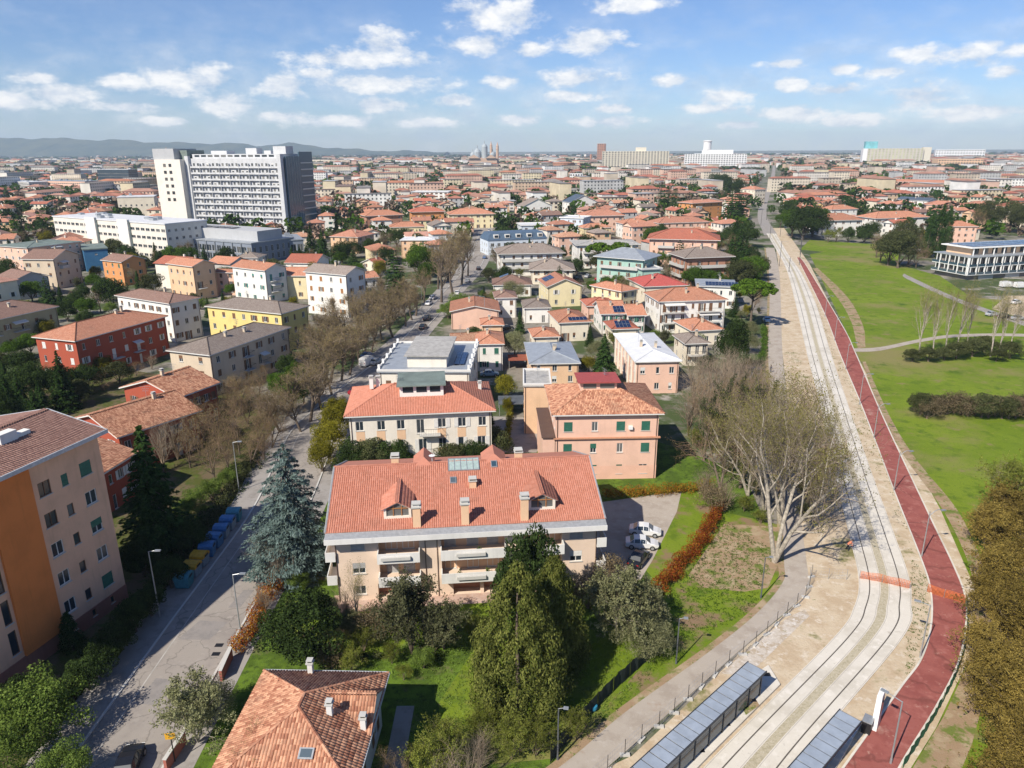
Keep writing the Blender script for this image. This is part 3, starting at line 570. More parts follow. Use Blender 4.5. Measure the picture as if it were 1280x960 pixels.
def house(label, A, B, h, D, wall='cream', roof='terra', kind='hip', floors=3, nf=4, ns=3, name='house', cat='house', pitch=20, ov=.55, axis=None, styles=('glass', 'open', 'shut'), sh='brown', fr='w',
          bal=(), ch=1, tiles=False, group=None, base=False, ww=1.0, wh=1.4, fascia=None, sides=(0, 1, 3), seed=None, mz=.9, world=None, plinth=None):
    """A, B: pixels of the front wall's top corners (or of its foot when base); D: depth in metres or the pixel of a third corner"""
    rng = random.Random(seed if seed is not None else label)
    if world: pa = Vector((world[0], world[1])); rot = math.radians(world[2]); L = world[3]
    else:
        zz = 0 if base else h; pa, pb = G(A[0], A[1], zz).xy, G(B[0], B[1], zz).xy; L = (pb-pa).length; rot = math.atan2((pb-pa).y, (pb-pa).x)
    n = Vector((-math.sin(rot), math.cos(rot)))
    if isinstance(D, tuple): D = abs((G(D[0], D[1], 0 if base else h).xy-pa).dot(n))
    root = thing(name, label, cat, (pa.x, pa.y, 0), rot, group); u = Vector((math.cos(rot), math.sin(rot)))
    foot([pa, pa+u*L, pa+u*L+n*D, pa+n*D])
    ops = {}; fh = (h-.3)/floors; wins = []
    for sd_ in sides:
        k = {0: nf, 1: ns, 2: nf, 3: ns}[sd_]; Ls = (L, D, L, D)[sd_]
        if k <= 0: continue
        for fl in range(floors):
            for i in range(k):
                s = Ls*(i+.5)/k+rng.uniform(-.15, .15)
                door = any(q[0] == sd_ and q[2] == fl and abs(q[1]*Ls-s) < q[3]/2 for q in bal); z = fl*fh+(.08 if door else mz); hh = (wh+.8) if door else wh
                hh = min(hh, fh-.45) if not door else min(hh, fh-.3)
                w_ = min(ww*(1.0 if rng.random() < .75 else .7), Ls/k*.55)
                if fl == 0 and not door and rng.random() < .12 and sd_ == 0: z, hh = .05, min(2.2, fh-.3)
                ops.setdefault(sd_, []).append((s-w_/2, s+w_/2, z, z+hh)); wins.append((sd_, s, z, w_, hh))
    m = MB(); wall_into(m, L, D, 0, h-.2, ops); m.build('wall', WM(wall), root)
    if plinth: p = MB(); wall_into(p, L+.06, D+.06, 0, plinth[0], {}, x0=-.03, y0=-.03, top=False); p.build('plinth', WM(plinth[1]), root)
    for sd_, s, z, w_, hh in wins: add_window(root, L, D, sd_, s, z, w_, hh, rng.choice(styles), fr, sh)
    for q in bal: balcony(root, L, D, q[0], q[1]*(L, D, L, D)[q[0]], q[2]*fh+.06, q[3], 1.2, q[4] if len(q) > 4 else 'rail')
    if kind == 'flat':
        r = MB(); o_ = ov; r.box(-o_, L+o_, -o_, D+o_, h-.2, h+.06); ro = r.build('roof', RM(roof), root)
        p = MB()
        for (x0, x1, y0, y1) in ((-o_, L+o_, -o_, -o_+.25), (-o_, L+o_, D+o_-.25, D+o_), (-o_, -o_+.25, -o_+.25, D+o_-.25), (L+o_-.25, L+o_, -o_+.25, D+o_-.25)): p.box(x0, x1, y0, y1, h+.063, h+.45)
        p.build('parapet', fascia or M_FASCIA, ro); fs = None; r_ = 0
    else: ro, fs, r_, ax = make_roof(root, L, D, h, kind, RM(roof), ov, pitch, axis, tiles, fascia, gwall=WM(wall))
    if 'ant' not in WCACHE:
        q = MB(); q.tube((0, 0, 0), (0, 0, 2.6), .03, .02, 5)
        for k, (z, l) in enumerate(((2.5, .9), (2.1, .6), (1.75, .5))): q.tube((-l, 0, z), (l, 0, z), .018, n=4); [q.tube((x_, -.3, z), (x_, .3, z), .012, n=3) for x_ in (-l*.8, -l*.3, l*.3, l*.8)]
        WCACHE['ant'] = q.mesh('aerial', M_STEEL)
    put('aerial', WCACHE['ant'], ro, (L*rng.uniform(.3, .7), D*rng.uniform(.4, .6), h+(r_*.75 if kind != 'flat' else 0)), rng.uniform(0, 3))
    for x, y in ((.25, -.06), (L-.25, -.06), (L+.06, D-.3)):
        key = ('pipe', round(h, 1))
        if key not in WCACHE: q = MB(); q.tube((0, 0, 0), (0, 0, h-.25), .055, n=5); WCACHE[key] = q.mesh('downpipe', plain('copper_pipe', (.10, .06, .045), .6))
        put('downpipe', WCACHE[key], root, (x, y, 0))
    for i in range(ch):
        x, y = L*rng.uniform(.25, .75), D*rng.uniform(.25, .5); zz = h
        if fs:
            t = math.tan(math.radians(pitch)); zz = h+min(y+ov, x+ov if kind == 'hip' else 99, L-x+ov if kind == 'hip' else 99)*t if ax == 'x' else h+min(x+ov, L-x+ov, y+ov if kind == 'hip' else 99)*t
        chimney(ro, x, y, zz, rng.uniform(.7, 1.2))
    return dict(root=root, roof=ro, fs=fs, L=L, D=D, h=h, r=r_, rot=rot, pos=pa, u=u, n=n, fh=fh)
# ================================================================ near buildings, built one by one
T_MAIN = tile_mat('tiles_main', (.405, .16, .105), (.48, .21, .148), True, .26)
T_OLD = tile_mat('tiles_weathered', (.28, .11, .065), (.58, .32, .20), True, .45)
T_DARK = tile_mat('tiles_apartment', (.45, .18, .115), (.52, .225, .155), True, .2)
T_BROWN = tile_mat('tiles_brown', (.20, .11, .09), (.27, .16, .13), True, .2)
# ---- the long three storey block with two dormers
def main_block():
    EL, ER = G(405, 676, 8.5).xy, G(759, 657, 8.5).xy; u = (ER-EL).normalized(); n = Vector((-u.y, u.x)); rot = math.atan2(u.y, u.x); EW = (ER-EL).length
    ovx, ovy = .85, 1.3; L = EW-2*ovx; D = 18.4; h = 8.5; P0 = EL+u*ovx+n*ovy
    R = thing('apartment_block', 'long peach apartment block with terracotta gable roof, two dormers and white balconies', 'apartment block', (P0.x, P0.y, 0), rot)
    foot([P0, P0+u*L, P0+u*L+n*D, P0+n*D], 2)
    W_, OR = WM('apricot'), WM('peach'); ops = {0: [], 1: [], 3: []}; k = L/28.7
    z1, z2 = 2.55, 5.45
    logg = [(4.6*k, 9.0*k), (11.4*k, 18.4*k), (20.4*k, 24.8*k)]
    for a, b in logg:
        for z in (z1, z2): ops[0].append((a, b, z+.05, z+2.55, 1.35))
    ops[0] += [(4.3*k, 8.6*k, .05, 2.0, 1.2), (12.6*k, 15.6*k, .05, 2.0, 1.2), (16*k, 18*k, .05, 2.0, 1.2)]
    wn = [(2.4, z1+.9, 1.4, 1.35, 'half', 'grey'), (2.4, z2+.9, 1.5, 1.3, 'shut', 'grey'), (26.4, z2+.9, 1.5, 1.35, 'shut', 'grey'), (26.4, z1+.9, 1.4, 1.35, 'half', 'white'), (2.4, .8, 1.2, 1.1, 'glass', 'grey')]
    for s, z, w_, hh, st, sh in wn: ops[0].append((s*k-w_/2, s*k+w_/2, z, z+hh))
    for sd_ in (1, 3):
        for s in (3, 7, 11, 15):
            for z in (z1+.9, z2+.9): ops[sd_].append((s-.6, s+.6, z, z+1.35))
    m = MB(); wall_into(m, L, D, 0, h-.25, ops); m.build('wall', W_, R)
    for s, z, w_, hh, st, sh in wn: add_window(R, L, D, 0, s*k, z, w_, hh, st, 'w', sh)
    for sd_ in (1, 3):
        for s in (3, 7, 11, 15):
            for z in (z1+.9, z2+.9): add_window(R, L, D, sd_, s, z, 1.2, 1.35, 'glass' if s % 2 else 'half', 'w', 'grey')
    # loggia back walls, doors and the things on the balconies
    for i, (a, b) in enumerate(logg):
        for j, z in enumerate((z1, z2)):
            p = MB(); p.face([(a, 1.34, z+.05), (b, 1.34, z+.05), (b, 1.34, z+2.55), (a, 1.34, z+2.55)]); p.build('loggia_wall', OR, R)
            for c in ((.3, .72) if i != 1 else (.14, .5, .82)):
                wd = 1.3; x = a+(b-a)*c; add_window(R, L, D, 0, x, z+.1, wd, 2.15, 'half' if (i+j) % 2 else 'shut', 'w', 'grey', y0=1.23)
            bw = b-a+.15; bl = MB(); bl.box(a-.08, b+.08, -1.15, -.004, z-.1, z+.03); bo = bl.build('balcony', M_CONC, R)
            q = MB(); q.box(a-.08, b+.08, -1.25, -1.13, z-.25, z+.95); q.box(a-.08, a+.04, -1.13, -.004, z-.25, z+.95); q.box(b-.04, b+.08, -1.13, -.004, z-.25, z+.95); q.build('parapet', M_FASCIA, bo)
            q = MB(); cx = (a+b)/2-.3; q.box(cx-1.6, cx+1.6, -1.52, -1.26, z+.25, z+.62); q.build('planter_box', M_CONC, bo)
    for a, b in ((4.3*k, 8.6*k), (12.6*k, 15.6*k), (16*k, 18*k)):
        p = MB(); p.face([(a, 1.19, .05), (b, 1.19, .05), (b, 1.19, 2.0), (a, 1.19, 2.0)]); p.build('garage_recess', WM('brick'), R)
    for sd_, x in ((3, -1.1), (1, L+.01)):
        for z in (z1, z2):
            q = MB(); q.box(x, x+1.09, -.3, 3.2, z-.2, z); q.box(x, x+1.09, -.3, -.2, z+.003, z+.95); q.box(x if sd_ == 3 else x+.99, x+.1 if sd_ == 3 else x+1.09, -.2, 3.2, z+.003, z+.95); q.build('balcony', M_FASCIA, R)
    for x in (-.02, L-.1, 9.6*k, 10.9*k): 
        q = MB(); q.tube((x+.06, -.06, 0), (x+.06, -.06, h-.3), .05, n=6); q.build('downpipe', plain('copper_pipe', (.10, .06, .045), .6), R)
    # roof
    pitch = 20.; t = math.tan(math.radians(pitch)); half = D/2+ovy; rz = h+half*t; a, b = -ovx, L+ovx; band = .95
    m = MB(); zf = lambda y: h+(y+ovy)*t
    for (y0, y1, fl) in ((-ovy+band, D/2, 0), (D/2, D+ovy, 1)):
        za, zb = (zf(y0), rz) if not fl else (rz, h); m.face([(a, y0, za), (b, y0, za), (b, y1, zb), (a, y1, zb)])
    ro = m.build('roof', T_MAIN, R); g = MB()
    g.face([(a, -ovy, h+.02), (b, -ovy, h+.02), (b, -ovy+band, zf(-ovy+band)-.03), (a, -ovy+band, zf(-ovy+band)-.03)])
    for x in (a, b): g.tube((x, -ovy+band, zf(-ovy+band)+.02), (x, D/2, rz+.02), .13, n=6); g.tube((x, D/2, rz+.02), (x, D+ovy, h+.02), .13, n=6)
    g.build('gutter_band', plain('zinc_gutter', (.33, .34, .35), .6, .25, .15), ro)
    g = MB(); g.box(a-.02, b+.02, -ovy-.08, -ovy-.005, h-.55, h+.06); g.box(a-.06, a-.025, -ovy, 2.2, h-.55, h-.02)
    g.face([(a, -ovy, h-.5), (a, -.002, h-.28), (b, -.002, h-.28), (b, -ovy, h-.5)])
    for x in (a, b):
        for s in (1, -1):
            yy = -ovy if s > 0 else D+ovy; g.face([(x, yy, h-.5), (x, D/2, rz-.35), (x, D/2, rz-.02), (x, yy, h-.02)] if (x == b) == (s > 0) else [(x, D/2, rz-.35), (x, yy, h-.5), (x, yy, h-.02), (x, D/2, rz-.02)])
    g.build('fascia', M_FASCIA, ro)
    q = MB()
    for x in (0, L): q.face([(x, 0, h-.3), (x, D, h-.3), (x, D/2, rz-.3)] if x else [(x, D, h-.3), (x, 0, h-.3), (x, D/2, rz-.3)])
    q.build('gable_wall', W_, R)
    e, up = Vector((1, 0, 0)), Vector((0, math.cos(math.radians(pitch)), math.sin(math.radians(pitch))))
    f1 = ([(a, -ovy+band, zf(-ovy+band)), (b, -ovy+band, zf(-ovy+band)), (b, D/2, rz), (a, D/2, rz)], e, up)
    tile_field([f1], 'roof_tiles', T_MAIN, ro, .24, .38); q = MB()
    for i in range(int((b-a)/.45)): q.tube((a+i*.45, D/2, rz+.05), (a+i*.45+.5, D/2, rz+.05), .16, .13, 6)
    tag(q.build('ridge_tiles', T_MAIN, ro), kind='stuff')
    def dormer(cx, v, wd=3.0, glass=M_GLASS):
        y = -ovy+v; z = zf(y); wz = z+1.25; w2 = wd/2; bk = lambda zz: (zz-h)/t-ovy
        d = MB(); d.box(cx-w2, cx+w2, y, y+.16, z-.3, z+.35); d.box(cx-w2, cx-w2+.28, y, y+.16, z+.35, wz); d.box(cx+w2-.28, cx+w2, y, y+.16, z+.35, wz)
        for s in (-1, 1):
            xx = cx+s*(w2-.02); p = [(xx, y+.16, z-.3), (xx, y+.16, wz), (xx, bk(wz), wz)]; d.face(p if s < 0 else p[::-1])
            # white raking boards of the little gable
            d.box(-.09, .09, 0, .15, 0, math.hypot(w2+.25, .85)+.1, M=Matrix.Translation((cx+s*(w2+.25), y-.02, wz-.12)) @ Matrix.Rotation(-s*math.atan2(w2+.25, .85), 4, 'Y'))
        do = d.build('dormer', WM('ivory'), ro)
        gl = MB(); gl.face([(cx-w2+.28, y+.12, z+.35), (cx+w2-.28, y+.12, z+.35), (cx+w2-.28, y+.12, wz+.02), (cx, y+.12, wz+.72), (cx-w2+.28, y+.12, wz+.02)]); gl.build('dormer_glass', glass, do)
        fb = MB()
        for x in (-.45, .45): fb.box(cx+x-.05, cx+x+.05, y+.04, y+.11, z+.35, wz+.45)
        fb.box(cx-w2+.28, cx+w2-.28, y+.045, y+.105, wz-.05, wz+.05); fb.build('dormer_frame', SHUT['wood'], do)
        az_ = wz+.85; f = []; rb = bk(az_); yf = y-.25; lo = wz-.05; hb = bk(lo)
        for s in (-1, 1):
            ex = cx+s*(w2+.3); p = [(ex, yf, lo), (ex, hb, lo), (cx, rb, az_), (cx, yf, az_)]
            if s < 0: p = [p[1], p[0], p[3], p[2]]
            ed = (Vector(p[1])-Vector(p[0])).normalized(); nr = (Vector(p[1])-Vector(p[0])).cross(Vector(p[2])-Vector(p[0])).normalized(); f.append((p, ed, nr.cross(ed)))
        mm = MB(); [mm.face(q[0]) for q in f]; dr = mm.build('dormer_roof', T_MAIN, do); tile_field(f, 'dormer_tiles', T_MAIN, dr, .24, .38)
        rc = MB(); rc.tube((cx, yf, az_+.06), (cx, rb, az_+.06), .14, n=6); rc.build('dormer_ridge', T_MAIN, dr)
    dormer(6.8*k, 2.4); dormer(22.7*k, 2.6)
    for x, v, hh in ((8.9*k, 1.35, 2.3), (14.1*k, 1.35, 2.4), (20.6*k, 1.5, 2.6)): 
        y = -ovy+v; m = MB(); m.box(-.42, .42, -.32, .32, -.8, hh); c = m.build('chimney', WM('peach'), ro, loc=(x, y, zf(y)))
        q = MB(); q.box(-.55, .55, -.45, .45, hh, hh+.14); q.box(-.36, .36, -.27, .27, hh+.14, hh+.42); q.box(-.5, .5, -.4, .4, hh+.42, hh+.54); q.build('chimney_cap', M_CONC, c)
    chimney(ro, 15.2*k, -ovy+6.6, zf(-ovy+6.6), .75, .8, WM('peach'))
    for x in (6.2*k, 21.0*k): chimney(ro, x, D/2+1.0, rz-.3, .9, .9, WM('peach'))
    def skylight(x, v, w_, l_, glass=M_BLUEGLASS):
        y = -ovy+v; Rm = Matrix.Translation((x, y, zf(y)+.12)) @ Matrix.Rotation(math.radians(pitch), 4, 'X'); m = MB()
        for bx in ((-w_/2, w_/2, 0, .1), (-w_/2, w_/2, l_-.1, l_), (-w_/2, -w_/2+.1, .1, l_-.1), (w_/2-.1, w_/2, .1, l_-.1)): m.box(bx[0], bx[1], bx[2], bx[3], -.12, .1, M=Rm)
        if w_ > 2:
            for i in range(1, 5): xx = -w_/2+w_*i/5; m.box(xx-.04, xx+.04, .1, l_-.1, -.1, .09, M=Rm)
        o = m.build('skylight', M_STEEL, ro); g = MB(); g.face([Rm @ Vector(p) for p in ((-w_/2, 0, .05), (w_/2, 0, .05), (w_/2, l_, .05), (-w_/2, l_, .05))]); g.build('skylight_glass', glass, o)
    skylight(13.0*k, 7.0, .75, 1.0); skylight(17.9*k, 9.2, .75, 1.1); skylight(14.3*k, 8.9, 3.7, 2.1, plain('opal_glass', (.32, .40, .38), .12, 0, .15))
    # rear cross gables rising above the ridge line
    for x, wd in ((9.6*k, 2.6), (18.0*k, 3.0)):
        q = MB(); y0, y1 = D/2-.6, D/2+3.2; zt = rz+.75; zl = rz-.35
        q.face([(x-wd/2, y0, zl), (x, y0+.9, zt), (x, y1, zt), (x-wd/2, y1, zl)][::-1]); q.face([(x+wd/2, y0, zl), (x+wd/2, y1, zl), (x, y1, zt), (x, y0+.9, zt)]); q.face([(x-wd/2, y0, zl), (x+wd/2, y0, zl), (x, y0+.9, zt)]); q.face([(x+wd/2, y1, zl), (x-wd/2, y1, zl), (x, y1, zt)])
        q.build('rear_dormer_roof', T_MAIN, ro)
    d = MB(); d.tube((10.6*k, D/2+.2, rz), (10.6*k, D/2+.2, rz+1.1), .03, n=5); d.lathe([(.02, rz+.75), (.36, rz+.9), (.38, rz+.92)], 12, 0, (10.6*k, D/2+.1)); d.build('satellite_dish', M_WHITE, ro)
main_block()

# ---- tall orange and pink apartment house on the left
def left_apartments():
    rot = math.radians(74); u = Vector((math.cos(rot), math.sin(rot))); n = Vector((-u.y, u.x)); B = Vector((-43.5, 71.0)); L, D, h = 27., 13.5, 20.2; A = B-u*L
    R = thing('apartment_building', 'tall orange and dusty pink apartment building with brown roof beside the shaded street', 'apartment building', (A.x, A.y, 0), rot); foot([A, B, B+n*D, A+n*D])
    ops = {0: [], 1: [], 3: []}; wins = []; fh = 3.3; z0 = 2.1
    cols = [(3.0, 1.4), (6.5, .8), (9.5, 1.4), (20.0, 1.35), (22.3, .75), (24.9, 1.4)]
    rng = random.Random(5)
    for f in range(5):
        for i, (s, w_) in enumerate(cols):
            hh = 1.5 if w_ > 1 else 1.25; z = z0+f*fh+.9; ops[0].append((s-w_/2, s+w_/2, z, z+hh)); st = 'shut' if (i == 5 and f in (4, 0)) or (i == 4 and f == 4) or (i in (0, 2) and f in (1, 4)) else ('half' if i == 5 and f == 2 else 'glass')
            wins.append((0, s, z, w_, hh, st, 'w' if (i == 3 and f < 3) or i == 5 else 'b'))
        z = z0+f*fh+.5; ops[0].append((13.2, 14.0, z, z+2.5)); wins.append((0, 13.6, z, .8, 2.5, 'glass', 'b'))
        for s in (3, 6.5, 10): z = z0+f*fh+.9; ops[1].append((s-.6, s+.6, z, z+1.4)); wins.append((1, s, z, 1.2, 1.4, 'glass', 'b'))
    for s in (2, 9.5, 20, 22.5, 25): ops[0].append((s-.25, s+.25, .8, 1.6)); wins.append((0, s, .8, .5, .8, 'glass', 'b'))
    m = MB(); wall_into(m, L, D, 0, h-.15, ops); m.build('wall', wall_mat('wall_dustypink', (.76, .46, .30), .35), R)
    for q in wins: add_window(R, L, D, q[0], q[1], q[2], q[3], q[4], q[5], q[6], 'green')
    m = MB(); m.box(14.3, 18.6, -.28, -.004, 1.9, h-.16); m.build('stair_bay', wall_mat('wall_burnt', (.70, .22, .06), .3), R)
    m = MB(); ops0 = {0: [q for q in ops[0] if q[3] < 1.9]}
    wall_into(m, L+.1, D+.1, 0, 1.85, {0: [(a+.05, b+.05, c, e) for a, b, c, e in ops0[0]]}, x0=-.05, y0=-.05, rev=.05); m.face([(-.05, -.05, 1.85), (L+.05, -.05, 1.85), (L+.05, .0, 1.86), (-.05, .0, 1.86)]); m.build('plinth', wall_mat('wall_plinth', (.34, .15, .11), .4), R)
    # butterfly-edged shallow roof: ridge along the length
    a, b, c, d = -.6, L+.6, -.7, D+.7; zr = h+1.6; m = MB()
    f1 = [(a, c, h), (b, c, h), (b, D/2, zr), (a, D/2, zr)]; f2 = [(b, d, h), (a, d, h), (a, D/2, zr), (b, D/2, zr)]
    for f in (f1, f2): m.face(f)
    ro = m.build('roof', T_BROWN, R); fl = []
    for f in (f1, f2): e = (Vector(f[1])-Vector(f[0])).normalized(); nr = (Vector(f[1])-Vector(f[0])).cross(Vector(f[2])-Vector(f[0])).normalized(); fl.append((f, e, nr.cross(e)))
    tile_field(fl, 'roof_tiles', T_BROWN, ro, .28, .42)
    g = MB(); g.box(a-.12, b+.12, c-.12, c, h-.3, h+.12); g.box(a-.12, b+.12, d, d+.12, h-.3, h+.12)
    for x in (a-.12, b):
        for s in (0, 1):
            y0, y1 = (c, D/2) if not s else (D/2, d); za, zb = (h, zr) if not s else (zr, h); q = [(x, y0, za-.3), (x, y1, zb-.3), (x, y1, zb+.14), (x, y0, za+.14)]; r_ = [(x+.12, p[1], p[2]) for p in q]
            g.face(q[::-1]); g.face(r_); g.face([q[3], r_[3], r_[2], q[2]]); g.face([q[0], q[1], r_[1], r_[0]])
    g.face([(a, c, h-.29), (a, d, h-.29), (b, d, h-.29), (b, c, h-.29)]); g.build('gutter', plain('pale_gutter', (.48, .50, .52), .6, .1), ro)
    q = MB()
    for x in (0, L): q.face([(x, 0, h-.2), (x, D, h-.2), (x, D/2, zr-.1)] if x else [(x, D, h-.2), (x, 0, h-.2), (x, D/2, zr-.1)])
    q.build('gable_wall', MATS['wall_dustypink'], R)
    q = MB(); q.box(-.9, .9, -.5, .5, -.5, 1.0); q.box(.9, 2.4, -.4, .4, -.5, .45); q.build('chimney', WM('white'), ro, loc=(L-6.5, 4.2, h+1.0))
    q = MB(); q.box(-.4, .4, -.35, -.004, 0, .55); q.build('air_conditioner', M_WHITE, R, loc=(6.3, 0, 3.4))
left_apartments()

# ---- the tiled villa at the bottom edge
def villa():
    L, D, h = 9.5, 11.0, 5.0; A = Vector((-21.4, 41.0)); rot = math.radians(-2.0); u = Vector((math.cos(rot), math.sin(rot))); n = Vector((-u.y, u.x))
    R = thing('villa', 'grey walled villa under a weathered terracotta hipped roof with white chimneys', 'villa', (A.x, A.y, 0), rot); foot([A, A+u*L, A+u*L+n*D, A+n*D])
    ops = {1: [(3, 4.2, 1, 2.4), (8, 9.2, 1, 2.4)], 3: [(4, 5.2, 1, 2.4), (9, 10.2, 1, 2.4)]}; m = MB(); wall_into(m, L, D, 0, h-.1, ops); m.build('wall', wall_mat('wall_palegrey', (.55, .57, .58), .3), R)
    for sd_, q in ops.items():
        for w_ in q: add_window(R, L, D, sd_, (w_[0]+w_[1])/2, w_[2], 1.2, w_[3]-w_[2], 'open', 'w', 'brown')
    ro, fs, r, ax = make_roof(R, L, D, h, 'hip', T_OLD, .7, 24, 'y', T_OLD)
    # cross wing roof on the right, with its own ridge
    t = math.tan(math.radians(24)); zr = h+1.7; y0, y1 = 4.6, 9.6; m = MB(); xr = (zr-h)/t-.7; b = L+.75; ym = (y0+y1)/2
    f1 = [(b, y0-.3, h-.05), (b, ym, zr), (L-xr-1.2, ym, zr)]; f2 = [(b, y1+.3, h-.05), (L-xr-1.2, ym, zr), (b, ym, zr)]
    fl = []
    for f in (f1, f2): m.face(f)
    w2 = m.build('wing_roof', T_OLD, ro); an = math.atan2(zr-h+.05, ym-y0+.3); c_, s_ = math.cos(an), math.sin(an)
    tile_field([(f1, Vector((1, 0, 0)), Vector((0, c_, s_))), (f2, Vector((-1, 0, 0)), Vector((0, -c_, s_)))], 'wing_tiles', T_OLD, w2)
    m = MB(); m.face([(b-.1, y0-.3, h-.1), (b-.1, y1+.3, h-.1), (b-.1, ym, zr-.05)]); m.build('wing_gable', M_FASCIA, w2)
    k = MB()
    for i in range(11): k.tube((b-i*.4, ym, zr+.05), (b-i*.4-.45, ym, zr+.05), .16, .13, 6)
    tag(k.build('ridge_tiles', T_OLD, w2), kind='stuff')
    for x, y, hh in ((3.6, 11.2, 1.1), (7.0, 5.2, 1.0), (9.6, 5.0, 1.1)):
        z = h+max(.1, min(x+.7, L+.7-x, D+.7-y)*t); c = chimney(ro, x, y, z, hh, .42, M_FASCIA)
    m = MB(); Rm = Matrix.Translation((6.2, 1.6, h+2.3*t+.1)) @ Matrix.Rotation(math.radians(24), 4, 'X'); m.box(-.55, .55, -.4, .4, -.1, .12, 1, M=Rm); m.box(-.42, .42, -.3, .3, .12, .14, 0, M=Rm); m.build('skylight', [M_BLUEGLASS, M_STEEL], ro)
    m = MB(); m.box(-.7, L+.7, D+.7, D+.82, h-.15, h+.08); m.box(L+.7, L+.82, -.7, D+.82, h-.15, h+.04); m.build('gutter', plain('pale_gutter', (.5, .5, .5)), ro)
villa()

# ---- white house with hipped terracotta roof and grey attic
H = house('white three storey apartment house with hipped terracotta roof and dark grey attic box', (436, 519), (614, 511.5), 10.0, 13.0, 'ivory', 'terra', 'hip', 3, 7, 4, 'apartment_house', 'apartment house', 20, .7, styles=('open', 'open', 'glass'), sh='white', bal=((0, .56, 1, 3.2, 'rail'), (0, .56, 2, 3.2, 'rail')), ch=0, tiles=T_DARK, ww=1.2, wh=1.5)
R, L, D, h = H['root'], H['L'], H['D'], H['h']
for i in range(7):
    for f in (0, 1):
        if i == 3: continue
        s = L*(i+.5)/7; m = MB(); m.box(s-.65, s+.65, -.03, -.004, f*H['fh']+2.45, (f+1)*H['fh']+.78); m.build('spandrel_panel', WM('peach'), R)
m = MB(); m.box(7.6, 14.4, 3.2, 9.5, h+1.2, h+3.3); at = m.build('attic', WM('white'), R); m = MB(); m.box(7.2, 14.8, 2.5, 9.9, h+3.31, h+3.5); m.build('attic_roof', RM('greygreen'), at)
for i in range(3): m = MB(); m.box(8.1+i*2.1, 9.7+i*2.1, 3.13, 3.196, h+2.2, h+3.1); m.build('attic_window', M_GLASS, at)
chimney(H['roof'], 3.0, 7.5, h+2.5, 1.0, .6, WM('white')); chimney(H['roof'], 4.0, 8.3, h+2.2, 1.0, .6, WM('white')); chimney(H['roof'], L-1.2, 8, h+.8, 1.0, .5, WM('white'))
# ---- pink apartment house
H = house('salmon pink apartment house with green shutters, hipped tile roof and crimson attic', (695, 517), (824, 515), 10.8, 13.0, 'palepink', 'old', 'hip', 3, 4, 4, 'apartment_house', 'apartment house', 20, .7, styles=('glass', 'shut', 'half'), sh='green', ch=0, tiles=T_OLD, ww=1.3, wh=1.5, plinth=(2.2, 'pink'), seed=4)
R, L, D, h = H['root'], H['L'], H['D'], H['h']
m = MB(); m.box(-.35, L+.35, -.35, -.004, 6.75, 6.95); m.build('string_course', T_OLD, R); m = MB(); m.box(-1.9, -.1, 0, D, 0, 7.0); m.box(-2.1, -.1, -.3, D, 7.0, 7.15, 1); m.build('side_wing', [WM('palepink'), RM('brown')], R)
m = MB(); m.box(4.2, 9.8, 4.8, 9.0, h+1.4, h+3.3); at = m.build('attic', WM('palepink'), R); m = MB(); m.box(3.7, 10.3, 4.1, 9.5, h+3.31, h+3.45); m.build('attic_roof', plain('crimson_sheet', (.34, .07, .06), .6), at)
m = MB(); m.box(4.6, 6.6, 4.74, 4.796, h+2.3, h+3.0); m.box(7.2, 9.4, 4.74, 4.796, h+2.3, h+3.0); m.build('attic_window', M_GLASS, at)
m = MB(); m.box(-.3, .3, -.4, -.004, 0, .5); m.build('air_conditioner', M_WHITE, R, loc=(11.2, 0, 8.2))
# ---- flat grey roofed house with terrace
H = house('cream house with flat grey roof terrace, white corner posts and solar panels', (474, 464), (586, 464.5), 8.0, 21.0, 'ivory', 'metal', 'flat', 2, 5, 4, 'house', 'house', ov=.4, ch=0, sh='brown')
R, L, D, h = H['root'], H['L'], H['D'], H['h']; m = MB(); m.box(5.0, 12.6, 2.6, 17.0, h+.065, h+2.3); at = m.build('penthouse', WM('ivory'), R); m = MB(); m.box(4.5, 13.1, 2.0, 17.4, h+2.31, h+2.55); m.build('penthouse_roof', RM('gravel'), at)
for i in range(4):
    for j in range(2): m = MB(); m.box(13.8+j*1.1, 14.8+j*1.1, 4+i*2.2, 6.1+i*2.2, h+.3, h+.36); m.build('solar_panel', M_PV, H['roof'])
for i in range(6):
    for x in (0, L): m = MB(); m.box(x-.22, x+.22, i*4-.22, i*4+.22, h+.46, h+1.3); m.build('terrace_post', M_WHITE, H['roof'])
# ---- terraced red houses with old tile roofs
for i, (a, b, h_, d_) in enumerate((((222, 496), (270, 478.5), 7.0, 13.5), ((148, 545), (247, 513), 6.6, 13.5), ((104, 604), (166, 566), 6.4, 13.5))):
    lab = ('red terraced house touching the beige block, mottled tile roof', 'middle red terraced house with wide mottled tile roof', 'red terraced house with mottled tile roof behind the tall orange building')[i]
    house(lab, a, b, h_, d_, 'red', 'old', 'gable', 2, 5, 3, 'terraced_house', 'terraced house', 17, .6, 'x', styles=('open', 'shut', 'glass'), sh='white' if i else 'brown', ch=1, tiles=T_OLD, group='red terraced houses')
